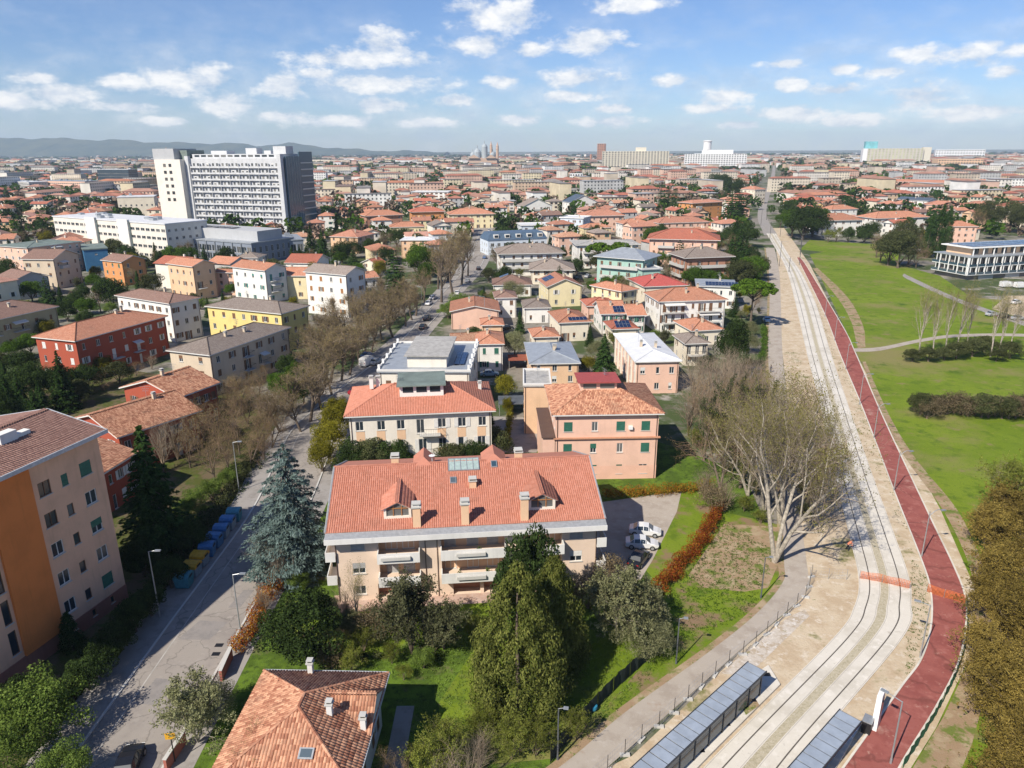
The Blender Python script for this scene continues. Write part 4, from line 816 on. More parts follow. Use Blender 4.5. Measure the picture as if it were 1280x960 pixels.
# ================================================================ the quarter behind, house by house
S3 = ('glass', 'open', 'shut', 'half')
HOUSES = [
 # label, A, B, h, D, wall, roof, kind, floors, nf, ns, extra
 ('salmon apartment block with flat grey green roof beside the white hospital wing', (34, 309.6), (100, 301.6), 12, 20, 'palepink', 'greygreen', 'hip', 4, 7, 5, dict(pitch=4, sh='white', bal=((0, .5, 1, 5), (0, .5, 2, 5), (0, .5, 3, 5)))),
 ('beige four storey house with brown gable roof and enclosed balcony', (66, 324), (98, 317.5), 11, 12, 'beige', 'brown', 'gable', 3, 3, 3, dict(axis='y', bal=((0, .35, 2, 4, 'solid'),))),
 ('pale grey gabled house with brown roof next to the olive building', (19, 350), (60, 344.5), 7, 13, 'grey', 'brown', 'gable', 2, 3, 4, dict(axis='y')),
 ('olive grey apartment house with brown hipped roof and awnings', (-45, 408), (70, 383), 8, 14, 'olive', 'brown', 'hip', 2, 6, 4, dict(bal=((0, .25, 1, 4), (0, .55, 1, 4)))),
 ('brick red three storey house with orange tile roof and iron balcony', (94, 425.6), (206, 395), 9.5, 11.6, 'red', 'orange', 'hip', 3, 7, 3, dict(sh='white', styles=('glass', 'shut', 'open'), bal=((0, .62, 1, 2.6), (0, .38, 1, 2.6)), ch=2)),
 ('off white apartment house with brown hipped roof behind the red house', (212, 379), (248, 372), 10.5, 23, 'white', 'brown', 'hip', 3, 3, 7, dict(pitch=17)),
 ('orange house with brown gable roof and green shutters', (152, 327.5), (181, 323.5), 9, 12, 'orange', 'brown', 'gable', 3, 2, 3, dict(axis='y', sh='green')),
 ('orange and cream house with red gable roof and glazed loggia', (240.5, 333), (268, 329), 11.5, 14, 'peach', 'orange', 'gable', 3, 2, 4, dict(axis='y', bal=((0, .3, 1, 3),))),
 ('pinkish cream house touching the white gabled house', (305, 341), (312, 339), 8, 11, 'palepink', 'orange', 'gable', 3, 1, 3, dict(axis='y')),
 ('white gabled house with red roof and teal shutters', (331, 338), (357.5, 333.6), 11, 16.5, 'white', 'orange', 'gable', 3, 2, 4, dict(axis='y', sh='teal', bal=((0, .4, 1, 4), (0, .4, 2, 4)))),
 ('small mustard house with orange roof between two white houses', (382, 344.5), (394, 338.5), 8, 14, 'paleyellow', 'orange', 'gable', 2, 1, 3, dict(axis='y')),
 ('tall white gabled house with grey brown roof and wooden shutters', (432, 343.5), (456, 338), 13, 15.5, 'white', 'greybrown', 'gable', 4, 2, 4, dict(axis='y', sh='wood', styles=('shut', 'open', 'glass'), ch=2)),
 ('small white house with half red, half brown roof', (394, 329), (411, 323), 7.5, 12, 'white', 'red', 'gable', 2, 2, 2, dict(axis='y')),
 ('yellow apartment house with grey brown hipped roof', (351, 391.6), (384, 382), 10, 24, 'yellow', 'greybrown', 'hip', 3, 3, 7, dict(sh='brown', bal=((3, .7, 1, 4),), pitch=17)),
 ('beige apartment house with grey brown hipped roof and awnings', (262, 443), (360, 409), 9, 10.5, 'beige', 'greybrown', 'hip', 3, 6, 2, dict(bal=((0, .42, 1, 2.6), (0, .62, 1, 2.6), (0, .42, 2, 2.6)), pitch=18, ch=2)),
 ('orange house with brown red roof near the dark conifers', (447, 296.5), (467, 292), 8, 15, 'peach', 'terra', 'hip', 3, 3, 4, dict()),
 ('tan house with pale grey roof behind the round evergreen', (501, 300), (545, 300), 8.5, 12, 'peach', 'white', 'hip', 3, 4, 3, dict(pitch=7)),
 ('beige blank walled hall with low orange gable roof', (564, 389), (623, 388), 5.2, 14, 'palepink', 'orange', 'gable', 1, 0, 3, dict(axis='y', pitch=12, name='house')),
 ('small annex with orange hipped roof beside the blank walled hall', (603, 406), (628, 405.5), 4.2, 7, 'peach', 'orange', 'hip', 1, 2, 2, dict()),
 ('white house with orange roof and green shutters behind the grey flat roof', (597, 429.5), (628, 429), 6.5, 10, 'white', 'orange', 'hip', 2, 2, 3, dict(sh='green', styles=('shut', 'open'))),
 ('low house with old orange tile roof behind the grey terrace', (566, 432), (598, 431), 5, 9, 'cream', 'old', 'gable', 1, 2, 2, dict(axis='x')),
 ('brown hipped house with white garage front', (620, 372), (645, 371.5), 6.2, 9, 'white', 'brown', 'hip', 2, 2, 2, dict()),
 ('white bungalow with brown roof and solar panels', (617, 356), (664, 355.5), 4.2, 12, 'white', 'brown', 'hip', 1, 4, 3, dict(pv=(3, 2, 3, 3, 2))),
 ('small white house with grey hipped roof below the yellow house', (656, 384.5), (687, 384), 4.6, 10, 'white', 'greybrown', 'hip', 1, 2, 2, dict()),
 ('yellow gabled house with white framed windows and solar panels', (685, 358.5), (727, 357), 6.6, 14, 'paleyellow', 'terra', 'gable', 2, 2, 4, dict(axis='y', pitch=22, styles=('open', 'glass'), sh='white', pv=(1, 2, 1.2, 6, 2))),
 ('cream house with orange roof carrying several solar arrays', (700, 403), (737, 401.5), 5.2, 13, 'cream', 'orange', 'hip', 1, 3, 3, dict(pv=(0, 3, .8, 5, 1))),
 ('low house with orange roof beside the solar house', (668, 421), (698, 420), 4.2, 8, 'cream', 'orange', 'hip', 1, 3, 2, dict()),
 ('small red roofed house with brown shutters in front of the lawn', (735, 382), (771, 381), 5, 9, 'palepink', 'red', 'hip', 1, 3, 2, dict(pitch=17)),
 ('narrow yellow house with orange hipped roof', (777, 364), (796, 361), 8.2, 13, 'paleyellow', 'orange', 'hip', 3, 2, 4, dict(sh='brown')),
 ('white house with split orange roofs and dark solar panels', (752, 392), (781, 391.5), 5.6, 12, 'white', 'orange', 'gable', 2, 3, 3, dict(axis='x', sh='green', pv=(0, 4, .6, 3, 2))),
 ('white row house with orange roof and green door', (786, 394), (806, 393.5), 5.4, 10, 'white', 'orange', 'gable', 2, 2, 2, dict(axis='x', sh='green')),
 ('low house with solar panels in front of the white row house', (766, 411), (797, 410), 4, 8, 'cream', 'red', 'hip', 1, 2, 2, dict(pv=(0, 1.5, .6, 4, 2))),
 ('white three storey house with orange hipped roof and long balconies', (825, 376.6), (907, 374), 9, 12.5, 'white', 'orange', 'hip', 3, 7, 3, dict(sh='brown', styles=('shut', 'open', 'glass'), bal=((0, .22, 1, 6), (0, .22, 2, 6), (0, .75, 1, 6), (0, .75, 2, 6)), ch=2)),
 ('brick apartment house with grey hipped roof and wraparound balconies', (858, 322), (914, 320), 11, 13, 'brick', 'greybrown', 'hip', 3, 5, 4, dict(ov=1.2, name='apartment_house', cat='apartment house', bal=((0, .5, 2, 16.5, 'solid'), (0, .5, 1, 9, 'solid'), (3, .5, 1, 9, 'solid'), (3, .5, 2, 11, 'solid')))),
 ('teal apartment house with grey metal roof and glazed balconies', (804, 324.5), (822, 319), 11, 18, 'teal', 'metal', 'hip', 3, 2, 5, dict(ov=1.2, name='apartment_house', cat='apartment house', bal=((3, .5, 1, 15, 'solid'), (3, .5, 2, 15, 'solid')))),
 ('mint rendered annex below the teal apartment house', (803, 337), (826, 336), 8, 9, 'teal', 'metal', 'flat', 2, 2, 2, dict()),
 ('crimson roofed house behind the white house with balconies', (806, 358), (858, 356), 8, 14, 'cream', 'crimson', 'hip', 2, 4, 3, dict()),
 ('pink apartment house under a wide red roof with roof windows', (812, 298), (897, 300), 11, 18, 'palepink', 'red', 'hip', 3, 7, 4, dict(ov=1.3, name='apartment_house', cat='apartment house', bal=((0, .25, 1, 7, 'solid'), (0, .25, 2, 7, 'solid')))),
 ('white house with rows of black solar panels by the umbrella pine', (872, 357), (920, 358.5), 7, 12, 'white', 'metal', 'hip', 2, 4, 3, dict(pitch=10, pv=(0, 3, .8, 11, 2))),
 ('low house with orange roof below the balcony house', (866, 413), (903, 411), 4, 11, 'cream', 'orange', 'hip', 1, 3, 2, dict()),
 ('house with grey roof and railed terrace behind the bare thicket', (858, 429), (885, 428), 5.5, 8, 'cream', 'greybrown', 'hip', 2, 3, 2, dict(bal=((0, .5, 1, 4),))),
 ('white balcony house with grey hipped roof beside the avenue', (625, 317), (703, 315.5), 9, 14, 'white', 'greybrown', 'hip', 3, 7, 4, dict(ov=1.2, bal=((0, .5, 1, 24, 'solid'), (0, .5, 2, 24, 'solid')), ch=2)),
 ('house with broad grey tile roof behind the yellow gable', (664, 337), (716, 337), 5.5, 16, 'cream', 'greybrown', 'hip', 2, 4, 3, dict(ov=1)),
 ('white balcony building with flat grey roof behind the flat topped pines', (722, 306), (798, 305), 10, 16, 'white', 'gravel', 'hip', 3, 8, 4, dict(pitch=6, ov=1, bal=((0, .4, 1, 16, 'solid'), (0, .4, 2, 16, 'solid')))),
 ('orange hipped house left of the bare poplars', (458, 270), (503, 268), 9, 14, 'brick', 'orange', 'hip', 3, 5, 3, dict(ov=1)),
 ('house with red hipped roof and wide eaves', (515, 265), (555, 264), 9, 14, 'orange', 'red', 'hip', 2, 4, 3, dict(ov=1.2)),
 ('cream apartment house with orange roof behind the mansard block', (562, 268), (617, 267), 9, 15, 'paleyellow', 'orange', 'hip', 3, 7, 3, dict(ov=1)),
 ('yellow house with orange roof in front of the brick hipped house', (488, 284), (530, 283), 7, 12, 'paleyellow', 'orange', 'hip', 2, 4, 3, dict()),
 ('long low building with red ridge roof beyond the tan house', (545, 279), (592, 278), 6, 10, 'palepink', 'terra', 'gable', 2, 5, 2, dict(axis='x')),
 ('white chalet with broad grey gable and wooden eaves', (654, 258), (690, 257), 9, 14, 'white', 'greybrown', 'gable', 3, 4, 3, dict(axis='y', pitch=24, bal=((0, .5, 1, 12, 'solid'), (0, .5, 2, 8, 'solid')))),
 ('white chalet with dark grey gable and balcony', (713, 253), (746, 252), 10, 15, 'white', 'slate', 'gable', 3, 4, 3, dict(axis='y', pitch=24, bal=((0, .5, 1, 13, 'solid'),))),
 ('blue white cubic block with flat roof', (700, 272), (729, 273), 10, 14, 'bluewhite', 'white', 'flat', 3, 4, 3, dict()),
 ('long pale block with flat roof beside the blue white cube', (652, 282), (698, 281), 7, 14, 'bluewhite', 'white', 'flat', 2, 4, 3, dict()),
 ('big pink house with terracotta hipped roof', (731, 270), (780, 269), 10, 16, 'palepink', 'terra', 'hip', 3, 6, 4, dict(ov=1)),
 ('yellow house with small orange roof below the big pink house', (730, 285), (764, 284), 7, 10, 'paleyellow', 'orange', 'hip', 2, 4, 3, dict()),
 ('white house with orange roof and wall of windows', (780, 280), (814, 279), 8, 12, 'white', 'orange', 'hip', 3, 4, 3, dict(sh='grey')),
 ('orange brick apartment tower with flat roof by the cedar', (866, 254), (903, 252), 12, 14, 'orange', 'terra', 'hip', 4, 4, 3, dict(ov=1, pitch=12, bal=((0, .2, 1, 5, 'solid'), (0, .2, 2, 5, 'solid'), (0, .2, 3, 5, 'solid')))),
 ('long salmon house with terracotta roof beside the cedar', (824, 279), (886, 277), 9, 14, 'palepink', 'terra', 'hip', 3, 7, 3, dict()),
 ('white house with wide orange hipped roof at the park edge', (1031, 275.5), (1078, 274.5), 9, 16, 'white', 'orange', 'hip', 3, 5, 4, dict(ov=1)),
 ('long white house with orange roof behind the bare copse', (1095, 273), (1160, 271), 9, 16, 'white', 'orange', 'hip', 3, 7, 4, dict(ov=.8)),
 ('bright yellow house near the park edge', (1023, 254), (1047, 254.5), 9, 14, 'yellow', 'orange', 'hip', 3, 3, 3, dict()),
 ('peach house with red roof near the tram road', (993, 251), (1034, 250), 8, 15, 'peach', 'red', 'hip', 2, 5, 3, dict()),
 ('white house with orange roof behind the yellow one', (1040, 262), (1072, 261), 9, 13, 'white', 'orange', 'hip', 3, 4, 3, dict()),
 ('long pink three storey row with orange roofs', (1092, 226), (1198, 229), 10, 14, 'palepink', 'terra', 'hip', 3, 14, 3, dict(name='apartment_house', cat='apartment house', bal=((0, .3, 1, 30, 'solid'), (0, .7, 1, 30, 'solid')))),
 ('pink and white three storey row with orange roof at the far right', (1216, 227), (1264, 228), 10, 14, 'white', 'terra', 'hip', 3, 8, 3, dict(name='apartment_house', cat='apartment house')),
 ('low pink row of houses with terracotta roof beyond the copse', (1158, 256), (1208, 257), 8, 14, 'palepink', 'terra', 'hip', 2, 6, 3, dict()),
 ('cream row of houses with terracotta roof beyond the copse', (1212, 257), (1247, 257), 8, 14, 'cream', 'terra', 'hip', 2, 6, 3, dict()),
 ('white row house with red roof at the end of the cream row', (1250, 258), (1300, 259), 8, 14, 'white', 'red', 'hip', 2, 6, 3, dict()),
 ('white modern house with dark roof left of the pink row', (1121, 249), (1160, 251), 9, 14, 'white', 'slate', 'gable', 3, 4, 3, dict(axis='x', pitch=14)),
 ('salmon house between ivy trunks and the framed white building', (1188, 283), (1222, 283), 9, 12, 'palepink', 'orange', 'hip', 3, 4, 3, dict()),
 ('cream apartment block with many windows by the tram road', (925, 236), (944, 237), 13, 14, 'cream', 'terra', 'hip', 4, 4, 4, dict(name='apartment_house', cat='apartment house')),
 ('cream villa row with dormers beyond the cypress', (1026, 221), (1062, 221), 11, 18, 'cream', 'greybrown', 'hip', 4, 7, 4, dict(name='apartment_house', cat='apartment house')),
 ('white office building with ribbon windows amid the roofs', (514, 240), (560, 240), 11, 18, 'white', 'white', 'flat', 4, 8, 4, dict(name='office_building', cat='office building', ww=3.0)),
 ('small brown house with tiled roof left of the pavilion', (294, 322), (322, 322), 6, 9, 'white', 'greybrown', 'hip', 2, 3, 2, dict()),
 ('low orange roofed shed behind the dark conifers', (452, 348), (472, 346), 3.5, 8, 'white', 'orange', 'gable', 1, 2, 2, dict(axis='x')),
 ('low house with red roof at the avenue side', (470, 330), (482, 328), 5, 8, 'cream', 'red', 'gable', 2, 2, 2, dict(axis='x')),
]
for lab, a, b, h_, d_, wl, rf, kd, fl, nf, ns, ex in HOUSES:
    ex = dict(ex); pv = ex.pop('pv', None); ex.setdefault('styles', S3); ex.setdefault('group', 'houses of the quarter')
    H = house(lab, a, b, h_, d_, wl, rf, kd, fl, nf, ns, **ex)
    if pv and H['fs']: solar(H['roof'], H['fs'], min(pv[0], len(H['fs'])-1), pv[1], pv[2], pv[3], pv[4])
# grey and white metal roofed houses
for lab, a, b, h_, d_, wl, rf in (('brick speckled house with grey metal hipped roof and roof terrace', (664, 454), (723, 453), 5.2, 17, 'peach', 'metal'), ('peach house with large pale metal roof and pilastered side wall', (796, 451.5), (849, 450.5), 7.0, 23, 'palepink', 'white')):
    H = house(lab, a, b, h_, d_, wl, rf, 'hip', 2, 3, 6, pitch=13, ov=.5, styles=('glass', 'half'), sh='white', ch=2, axis='y', group='houses of the quarter')
    if rf == 'white':
        for i in range(7): m = MB(); m.box(-.25, -.004, i*3.6+.2, i*3.6+.8, 0, 6.8); m.build('pilaster', WM('ivory'), H['root'])
H = house('blank orange rendered wing with flat roof beside the pink apartment house', (655, 482), (688, 482), 9, 9, 'peach', 'gravel', 'flat', 3, 0, 2, ch=0, ov=.2)
# small red garden roof, car ports
for lab, x, y, w_ in (('red roofed carport behind the round topiary', 648, 463, 4.5), ('dark roofed carport behind the tall cedar', 640, 520, 5)):
    g = G(x, y); R = thing('carport', lab, 'carport', (g.x, g.y, 0), .05); m = MB(); m.box(-w_/2, w_/2, 0, 5, 2.3, 2.42); m.build('roof', RM('red') if x > 641 else RM('dark'), R)
    for a in (-1, 1):
        for b in (.15, 4.85): m = MB(); m.tube((a*(w_/2-.15), b, 0), (a*(w_/2-.15), b, 2.3), .06); m.build('post', M_STEEL, R)
    foot([(g.x-2, g.y), (g.x+2, g.y), (g.x+2, g.y+5), (g.x-2, g.y+5)], .5)

# ---- mansard block with blue grey metal roof
def mansard():
    pa, pb = G(630, 300, 7).xy, G(700, 297, 7).xy; u = (pb-pa).normalized(); rot = math.atan2(u.y, u.x); L = 30.; D = 14; h = 7; n = Vector((-u.y, u.x)); pa = pa-u*8
    R = thing('mansard_block', 'long white block with blue grey metal mansard roof and dormer windows', 'apartment block', (pa.x, pa.y, 0), rot); foot([pa, pa+u*L, pa+u*L+n*D, pa+n*D])
    m = MB(); ops = {0: [(1.5+i*3.2, 3.1+i*3.2, z, z+1.6) for i in range(9) for z in (.9, 4.0)], 3: [(3+i*4, 4.2+i*4, z, z+1.5) for i in range(3) for z in (.9, 4.0)]}; wall_into(m, L, D, 0, h, ops, top=True); m.build('wall', WM('bluewhite'), R)
    for sd_, q in ops.items():
        for w_ in q: add_window(R, L, D, sd_, (w_[0]+w_[1])/2, w_[2], w_[1]-w_[0], w_[3]-w_[2], 'glass')
    m = MB(); a = .3; z1 = h+3.2; lo = [(-a, -a), (L+a, -a), (L+a, D+a), (-a, D+a)]; up = [(1.6, 1.8), (L-1.6, 1.8), (L-1.6, D-1.8), (1.6, D-1.8)]
    m.prism(lo, h+.003, z1, 0, up); ro = m.build('roof', plain('blue_metal', (.10, .15, .21), .45, .3, .15, .6), R)
    for i in range(5):
        x = 3.0+i*5.6; m = MB(); m.box(x, x+2.4, .1, 2.4, h+.9, h+2.6); d = m.build('dormer', WM('white'), ro); m = MB(); m.box(x+.3, x+2.1, .04, .096, h+1.2, h+2.3); m.build('dormer_window', M_GLASS, d)
mansard()

# ---- hospital: tall slab with balconies, stair tower, dark glass end, low wings
def hospital():
    A = Vector((-206, 484)); rot = math.radians(-17.5); L, D, h = 71., 31., 44.; u = Vector((math.cos(rot), math.sin(rot))); n = Vector((-u.y, u.x))
    R = thing('hospital_tower', 'tall white hospital slab with rows of balconies and a dark glass end wall', 'hospital', (A.x, A.y, 0), rot); foot([A-u*22, A+u*(L+3), A+u*L+n*D, A-u*22+n*D], 4)
    Wm = wall_mat('wall_hospital', (.54, .55, .56), .3); fh = 3.75; nb = 9; bw = (L-6)/nb; m = MB(); ops = {0: []}
    for f in range(11):
        for b in range(nb):
            x = 3+b*bw
            for q in (.3, .72): ops[0].append((x+bw*q-.8, x+bw*q+.8, f*fh+1.9, f*fh+3.7))
    wall_into(m, L, D, 0, h, ops, sides=(0, 2, 3), top=True); m.build('wall', Wm, R)
    wins = {}
    for a, b, z, e in ops[0]: add_window(R, L, D, 0, (a+b)/2, z, b-a, e-z, 'glass' if RND.random() < .8 else 'half', 'w', 'white')
    bm = MB(); bm.box(.12, bw-.12, -1.25, -.005, -.2, 0); bm.box(.12, bw*.58, -1.25, -1.15, .003, .8); bm.box(bw*.58, bw-.12, -1.22, -1.17, .7, .78); bme = bm.mesh('balcony', Wm); fm = MB(); fm.box(-.1, .1, -1.3, -.005, 0, fh*10.4); fme = fm.mesh('fin', Wm)
    for f in range(1, 11):
        for b in range(nb): put('balcony', bme, R, (3+b*bw, 0, f*fh+1.0))
    for b in range(nb+1): put('fin', fme, R, (3+b*bw, 0, 2))
    m = MB(); m.box(0, 2.6, -1.9, -.005, 0, h+1.5); m.build('end_pier', Wm, R); m = MB(); m.box(L-2.6, L, -3.0, -.005, 0, h+2.6); m.build('end_pier', Wm, R)
    m = MB(); m.box(2, L-4, 3, D-4, h+.005, h+2.6); ro = m.build('roof_storey', Wm, R)
    for i in range(12): m = MB(); m.box(4+i*5, 7.6+i*5, 2.93, 2.995, h+.9, h+2.1); m.build('window_band', M_GLASS, ro)
    for x, y, w_, d_, z in ((36, 12, 8, 6, 3.5), (L-12, 8, 9, 8, 4.5), (8, 14, 12, 8, 2.0), (48, 14, 5, 5, 2.0)): m = MB(); m.box(x, x+w_, y, y+d_, h+2.605, h+2.6+z); m.build('roof_plant', Wm, ro)
    # dark glass east end
    m = MB(); m.box(L+.005, L+1.2, .8, D*.52, 0, h+1.2); m.box(L+.005, L+.7, D*.52, D, 0, h+3.8); gw = m.build('glass_wall', glass_mat('hospital_glass', (.07, .12, .16), .12, .05), R); k = MB()
    for i in range(11): k.box(L+.7, L+1.3, D*.53, D, i*4+.8, i*4+1.5)
    for i in range(6): k.box(L+1.2, L+1.3, 1.0+i*2.7, 1.15+i*2.7, 0, h+1.2)
    k.build('steel_bands', M_STEEL, gw)
    # stair tower on the west end
    T = MB(); x0, x1, y0, y1 = -20, -.2, -6, 16; tops = {0: [(6.5+c*4.2, 8.7+c*4.2, 18+f*4.2, 19.9+f*4.2) for c in range(2) for f in range(6)]}
    wall_into(T, x1-x0, y1-y0, 0, 43.5, tops, x0=x0, y0=y0, top=True); t = T.build('stair_tower', wall_mat('wall_hospital_warm', (.72, .68, .60), .2), R)
    for a, b, z, e in tops[0]: add_window(R, x1-x0, y1-y0, 0, (a+b)/2, z, b-a, e-z, 'glass', 'b', x0=x0, y0=y0)
    m = MB(); m.box(x0-1.2, x0+15, y0+1, y1, 43.51, 50); m.build('tower_cap', wall_mat('wall_zinc', (.42, .43, .44), .2), t); m = MB(); m.box(x0+15.5, x0+21, y0+6, y1, 43.51, 49); m.build('tower_plant', RM('greygreen'), t)
hospital()
def low_block(label, A, B, h, D, mat, roofmat, rows, name='hospital_wing', step=3.2, ww=2.2, wh=1.3, extra=None):
    pa, pb = G(A[0], A[1], h).xy, G(B[0], B[1], h).xy; u = (pb-pa).normalized(); L = (pb-pa).length; n = Vector((-u.y, u.x)); rot = math.atan2(u.y, u.x)
    R = thing(name, label, 'hospital' if 'hospital' in name else 'building', (pa.x, pa.y, 0), rot); foot([pa, pb, pb+n*D, pa+n*D]); k = int((L-1)/step); ops = {0: [((i+.5)*L/k-ww/2, (i+.5)*L/k+ww/2, z, z+wh) for i in range(k) for z in rows], 1: [((i+.5)*3.5-.7, (i+.5)*3.5+.7, z, z+wh) for i in range(int(D/3.5)) for z in rows]}
    m = MB(); wall_into(m, L, D, 0, h, ops); m.build('wall', mat, R)
    for sd_, q in ops.items():
        for w_ in q: add_window(R, L, D, sd_, (w_[0]+w_[1])/2, w_[2], w_[1]-w_[0], wh, 'glass', 'w')
    m = MB(); m.box(-.3, L+.3, -.3, D+.3, h+.003, h+.5); ro = m.build('roof', roofmat, R); rng = random.Random(label)
    for i in range(int(L/9)): x, y = rng.uniform(2, L-5), rng.uniform(2, D-4); m = MB(); m.box(x, x+rng.uniform(1.5, 4), y, y+2.2, h+.503, h+rng.uniform(1, 2.2)); m.build('roof_unit', M_STEEL, ro)
    return R, L, D
R, L, D = low_block('white four storey hospital wing with dark window bands', (66, 271), (206, 281), 17, 22, wall_mat('wall_wing', (.70, .66, .58), .25), RM('white'), (2, 6.0, 10.0, 13.6), step=3.6, ww=2.8)
for x in (.33, .62): 
    m = MB(); m.box(L*x, L*x+8, -1.2, -.005, 0, 18.2); m.build('shaft', WM('white'), R)
    for q in (-.5, 8): m = MB(); m.box(L*x+q, L*x+q+.5, -.4, -.005, 0, 17.6); m.build('shaft_edge', RM('greygreen'), R)
R, L, D = low_block('blue grey hospital pavilion with glazed front and upper metal band', (205, 297), (314, 305), 9, 26, wall_mat('wall_pavilion', (.22, .25, .30), .2), RM('metal'), (1.0, 4.6), step=3.0, ww=2.6, wh=2.8)
m = MB(); m.box(2, L-1, 5, 20, 9.51, 14); b = m.build('upper_band', wall_mat('wall_zinc', (.42, .43, .44), .2), R)
for i in range(5): m = MB(); m.box(14+i*5, 18+i*5, 8, 13, 14.3, 14.4); m.build('solar_panel', M_PV, b)
for i in range(10): m = MB(); m.box(1+i*L/10.3, 1.25+i*L/10.3, -.5, -.005, 0, 9); m.build('column', M_STEEL, R)
low_block('low dark glazed pavilion at the foot of the hospital slab', (318, 303), (379, 300), 8, 24, wall_mat('wall_pavilion', (.22, .25, .30), .2), RM('metal'), (3.0,), step=3.0, ww=2.5, wh=3.2)
low_block('cream service block left of the hospital stair tower', (146, 247), (192, 246), 16, 20, WM('cream'), RM('white'), (9.5,), step=3.2, ww=1.2)
low_block('blue sided hall behind the salmon block', (104, 313), (134, 311), 9, 20, WM('blue'), RM('greygreen'), (6.8,), step=6, ww=1, wh=.6, name='hall')
low_block('dark glass office tower left of the hospital', (121, 212), (160, 212), 24, 20, glass_mat('office_glass', (.04, .06, .08), .15, .1), RM('white'), (2, 6, 10, 14, 18), step=3.4, ww=2.6, wh=1.2, name='office_tower')
low_block('pink brick office row with blue grey roofs', (53, 226), (106, 227), 13, 22, WM('palepink'), RM('metal'), (2, 6, 9.6), step=4, ww=2.8, name='office_row')
low_block('white flat roofed office row next to the pink one', (0, 226), (36, 228), 12, 22, WM('grey'), RM('white'), (2, 6, 9), step=4, ww=2.8, name='office_row')

# ---- framed modern white building on the right
def framed():
    A = Vector((172.9, 275.5)); rot = math.radians(16); L, D, h = 52., 17., 8.6; u = Vector((math.cos(rot), math.sin(rot))); n = Vector((-u.y, u.x)); R = thing('modern_building', 'white modern building with open concrete frames and solar roof beside the park', 'building', (A.x, A.y, 0), rot); foot([A, A+u*L, A+u*L+n*D, A+n*D], 3)
    m = MB(); m.box(1.6, L, 1.6, D-.5, 0, h-.1); core = m.build('wall', wall_mat('wall_taupe', (.24, .21, .19), .3), R)
    m = MB(); m.box(-.2, L, -.2, D, h, h+.35); ro = m.build('roof_slab', RM('metal'), R); m = MB(); m.box(-.1, L, -.1, D, 4.95, 5.2); m.build('floor_slab', M_WHITE, R); m = MB(); m.box(-.1, L, -.1, D, 1.9, 2.15); m.build('floor_slab', M_WHITE, R)
    nx = 13
    for i in range(nx):
        x = i*L/nx; fr = MB()
        for (z0, z1) in ((2.16, 4.94), (5.21, h-.003)): fr.box(x-.17, x+.17, -.2, .25, z0, z1)
        fr.box(x+.3*L/nx-.1, x+.3*L/nx+.1, -.12, .12, 2.16, h-.003); fr.build('frame_post', M_WHITE, R)
        for z in (2.3, 5.3): g = MB(); g.box(x+.45, x+L/nx-.45, 1.5, 1.594, z, z+2.4); g.build('window', M_GLASS, R)
    for i in range(4):
        y = .6+i*D/4; fr = MB(); fr.box(-.2, .25, y-.17, y+.17, 2.16, h-.003); fr.box(-.12, .12, y+1.6, y+1.8, 2.16, h-.003); fr.build('frame_post', M_WHITE, R)
        for z in (2.3, 5.3): g = MB(); g.box(1.5, 1.594, y+.9, y+3.6, z, z+2.4); g.build('window', M_GLASS, R)
    for z in (2.16, 5.21): q = MB(); q.box(-.12, L, -.15, -.09, z, z+.9); q.box(-.15, -.09, -.09, D, z, z+.9); q.build('balustrade', M_BLUEGLASS, R)
    m = MB(); m.box(5, L-4, 4.5, D-1, h+.353, h+3.0); up = m.build('upper_storey', WM('peach'), R); m = MB(); m.box(3, L-2, 2.6, D, h+3.01, h+3.4); m.build('upper_roof', M_WHITE, up)
    for i in range(9): g = MB(); g.box(6+i*4.6, 8.6+i*4.6, 4.43, 4.496, h+.6, h+2.8); g.build('upper_window', M_GLASS, up); g = MB(); g.box(4.4+i*5, 4.7+i*5, 2.9, 3.2, h+.36, h+3.0); g.build('upper_post', M_WHITE, up)
    for i in range(11):
        for j in range(3): m = MB(); m.box(5+i*4, 8.6+i*4, 4+j*4, 7.4+j*4, h+3.5, h+3.6); m.build('solar_panel', M_PV, up)
    for i, (x, w_, z, hh) in enumerate(((7, 7, 0, 1.6), (20, 7, 0, 1.6))): g = MB(); g.box(x, x+w_, 1.0, 1.594, 0, 1.6); g.build('base_panel', WM('grey'), R)
framed()

# ---- landmarks on the skyline
def slab(label, xa, xb, ytop, ybase, D, mat, rows, cols, name='tower_block', cat='tower block', win=M_GLASS, wf=.5, hf=.5, fins=False):
    pa, pb = G(xa, ybase).xy, G(xb, ybase).xy; L = (pb-pa).length; d = (pa+pb).length/2; u = (pb-pa).normalized(); rot = math.atan2(u.y, u.x)
    lo, hi = 0, 120
    for _ in range(40):
        mid = (lo+hi)/2; q = (pa+pb)/2
        if PX((q.x, q.y, mid))[1] > ytop: lo = mid
        else: hi = mid
    h = lo; R = thing(name, label, cat, (pa.x, pa.y, 0), rot); n = Vector((-u.y, u.x)); foot([pa, pb, pb+n*D, pa+n*D], 8); m = MB(); m.box(0, L, 0, D, 0, h); m.build('wall', mat, R)
    w_ = MB(); cw, rh = L/cols, h/rows; w_.box(0, cw*wf, -.35, -.02, 0, rh*hf); wm = w_.mesh('window', win)
    for i in range(cols):
        for j in range(rows): put('window', wm, R, ((i+(1-wf)/2)*cw, 0, j*rh+rh*.3))
    if fins:
        f = MB(); f.box(-.4, .4, -1.0, -.36, 0, h); fm = f.mesh('fin', mat)
        for i in range(cols+1): put('fin', fm, R, (min(max(i*cw, .4), L-.4), 0, 0))
    return R, L, h, D
HZ = wall_mat('wall_far_cream', (.62, .58, .48), .2); HW = wall_mat('wall_far_white', (.74, .74, .73), .15)
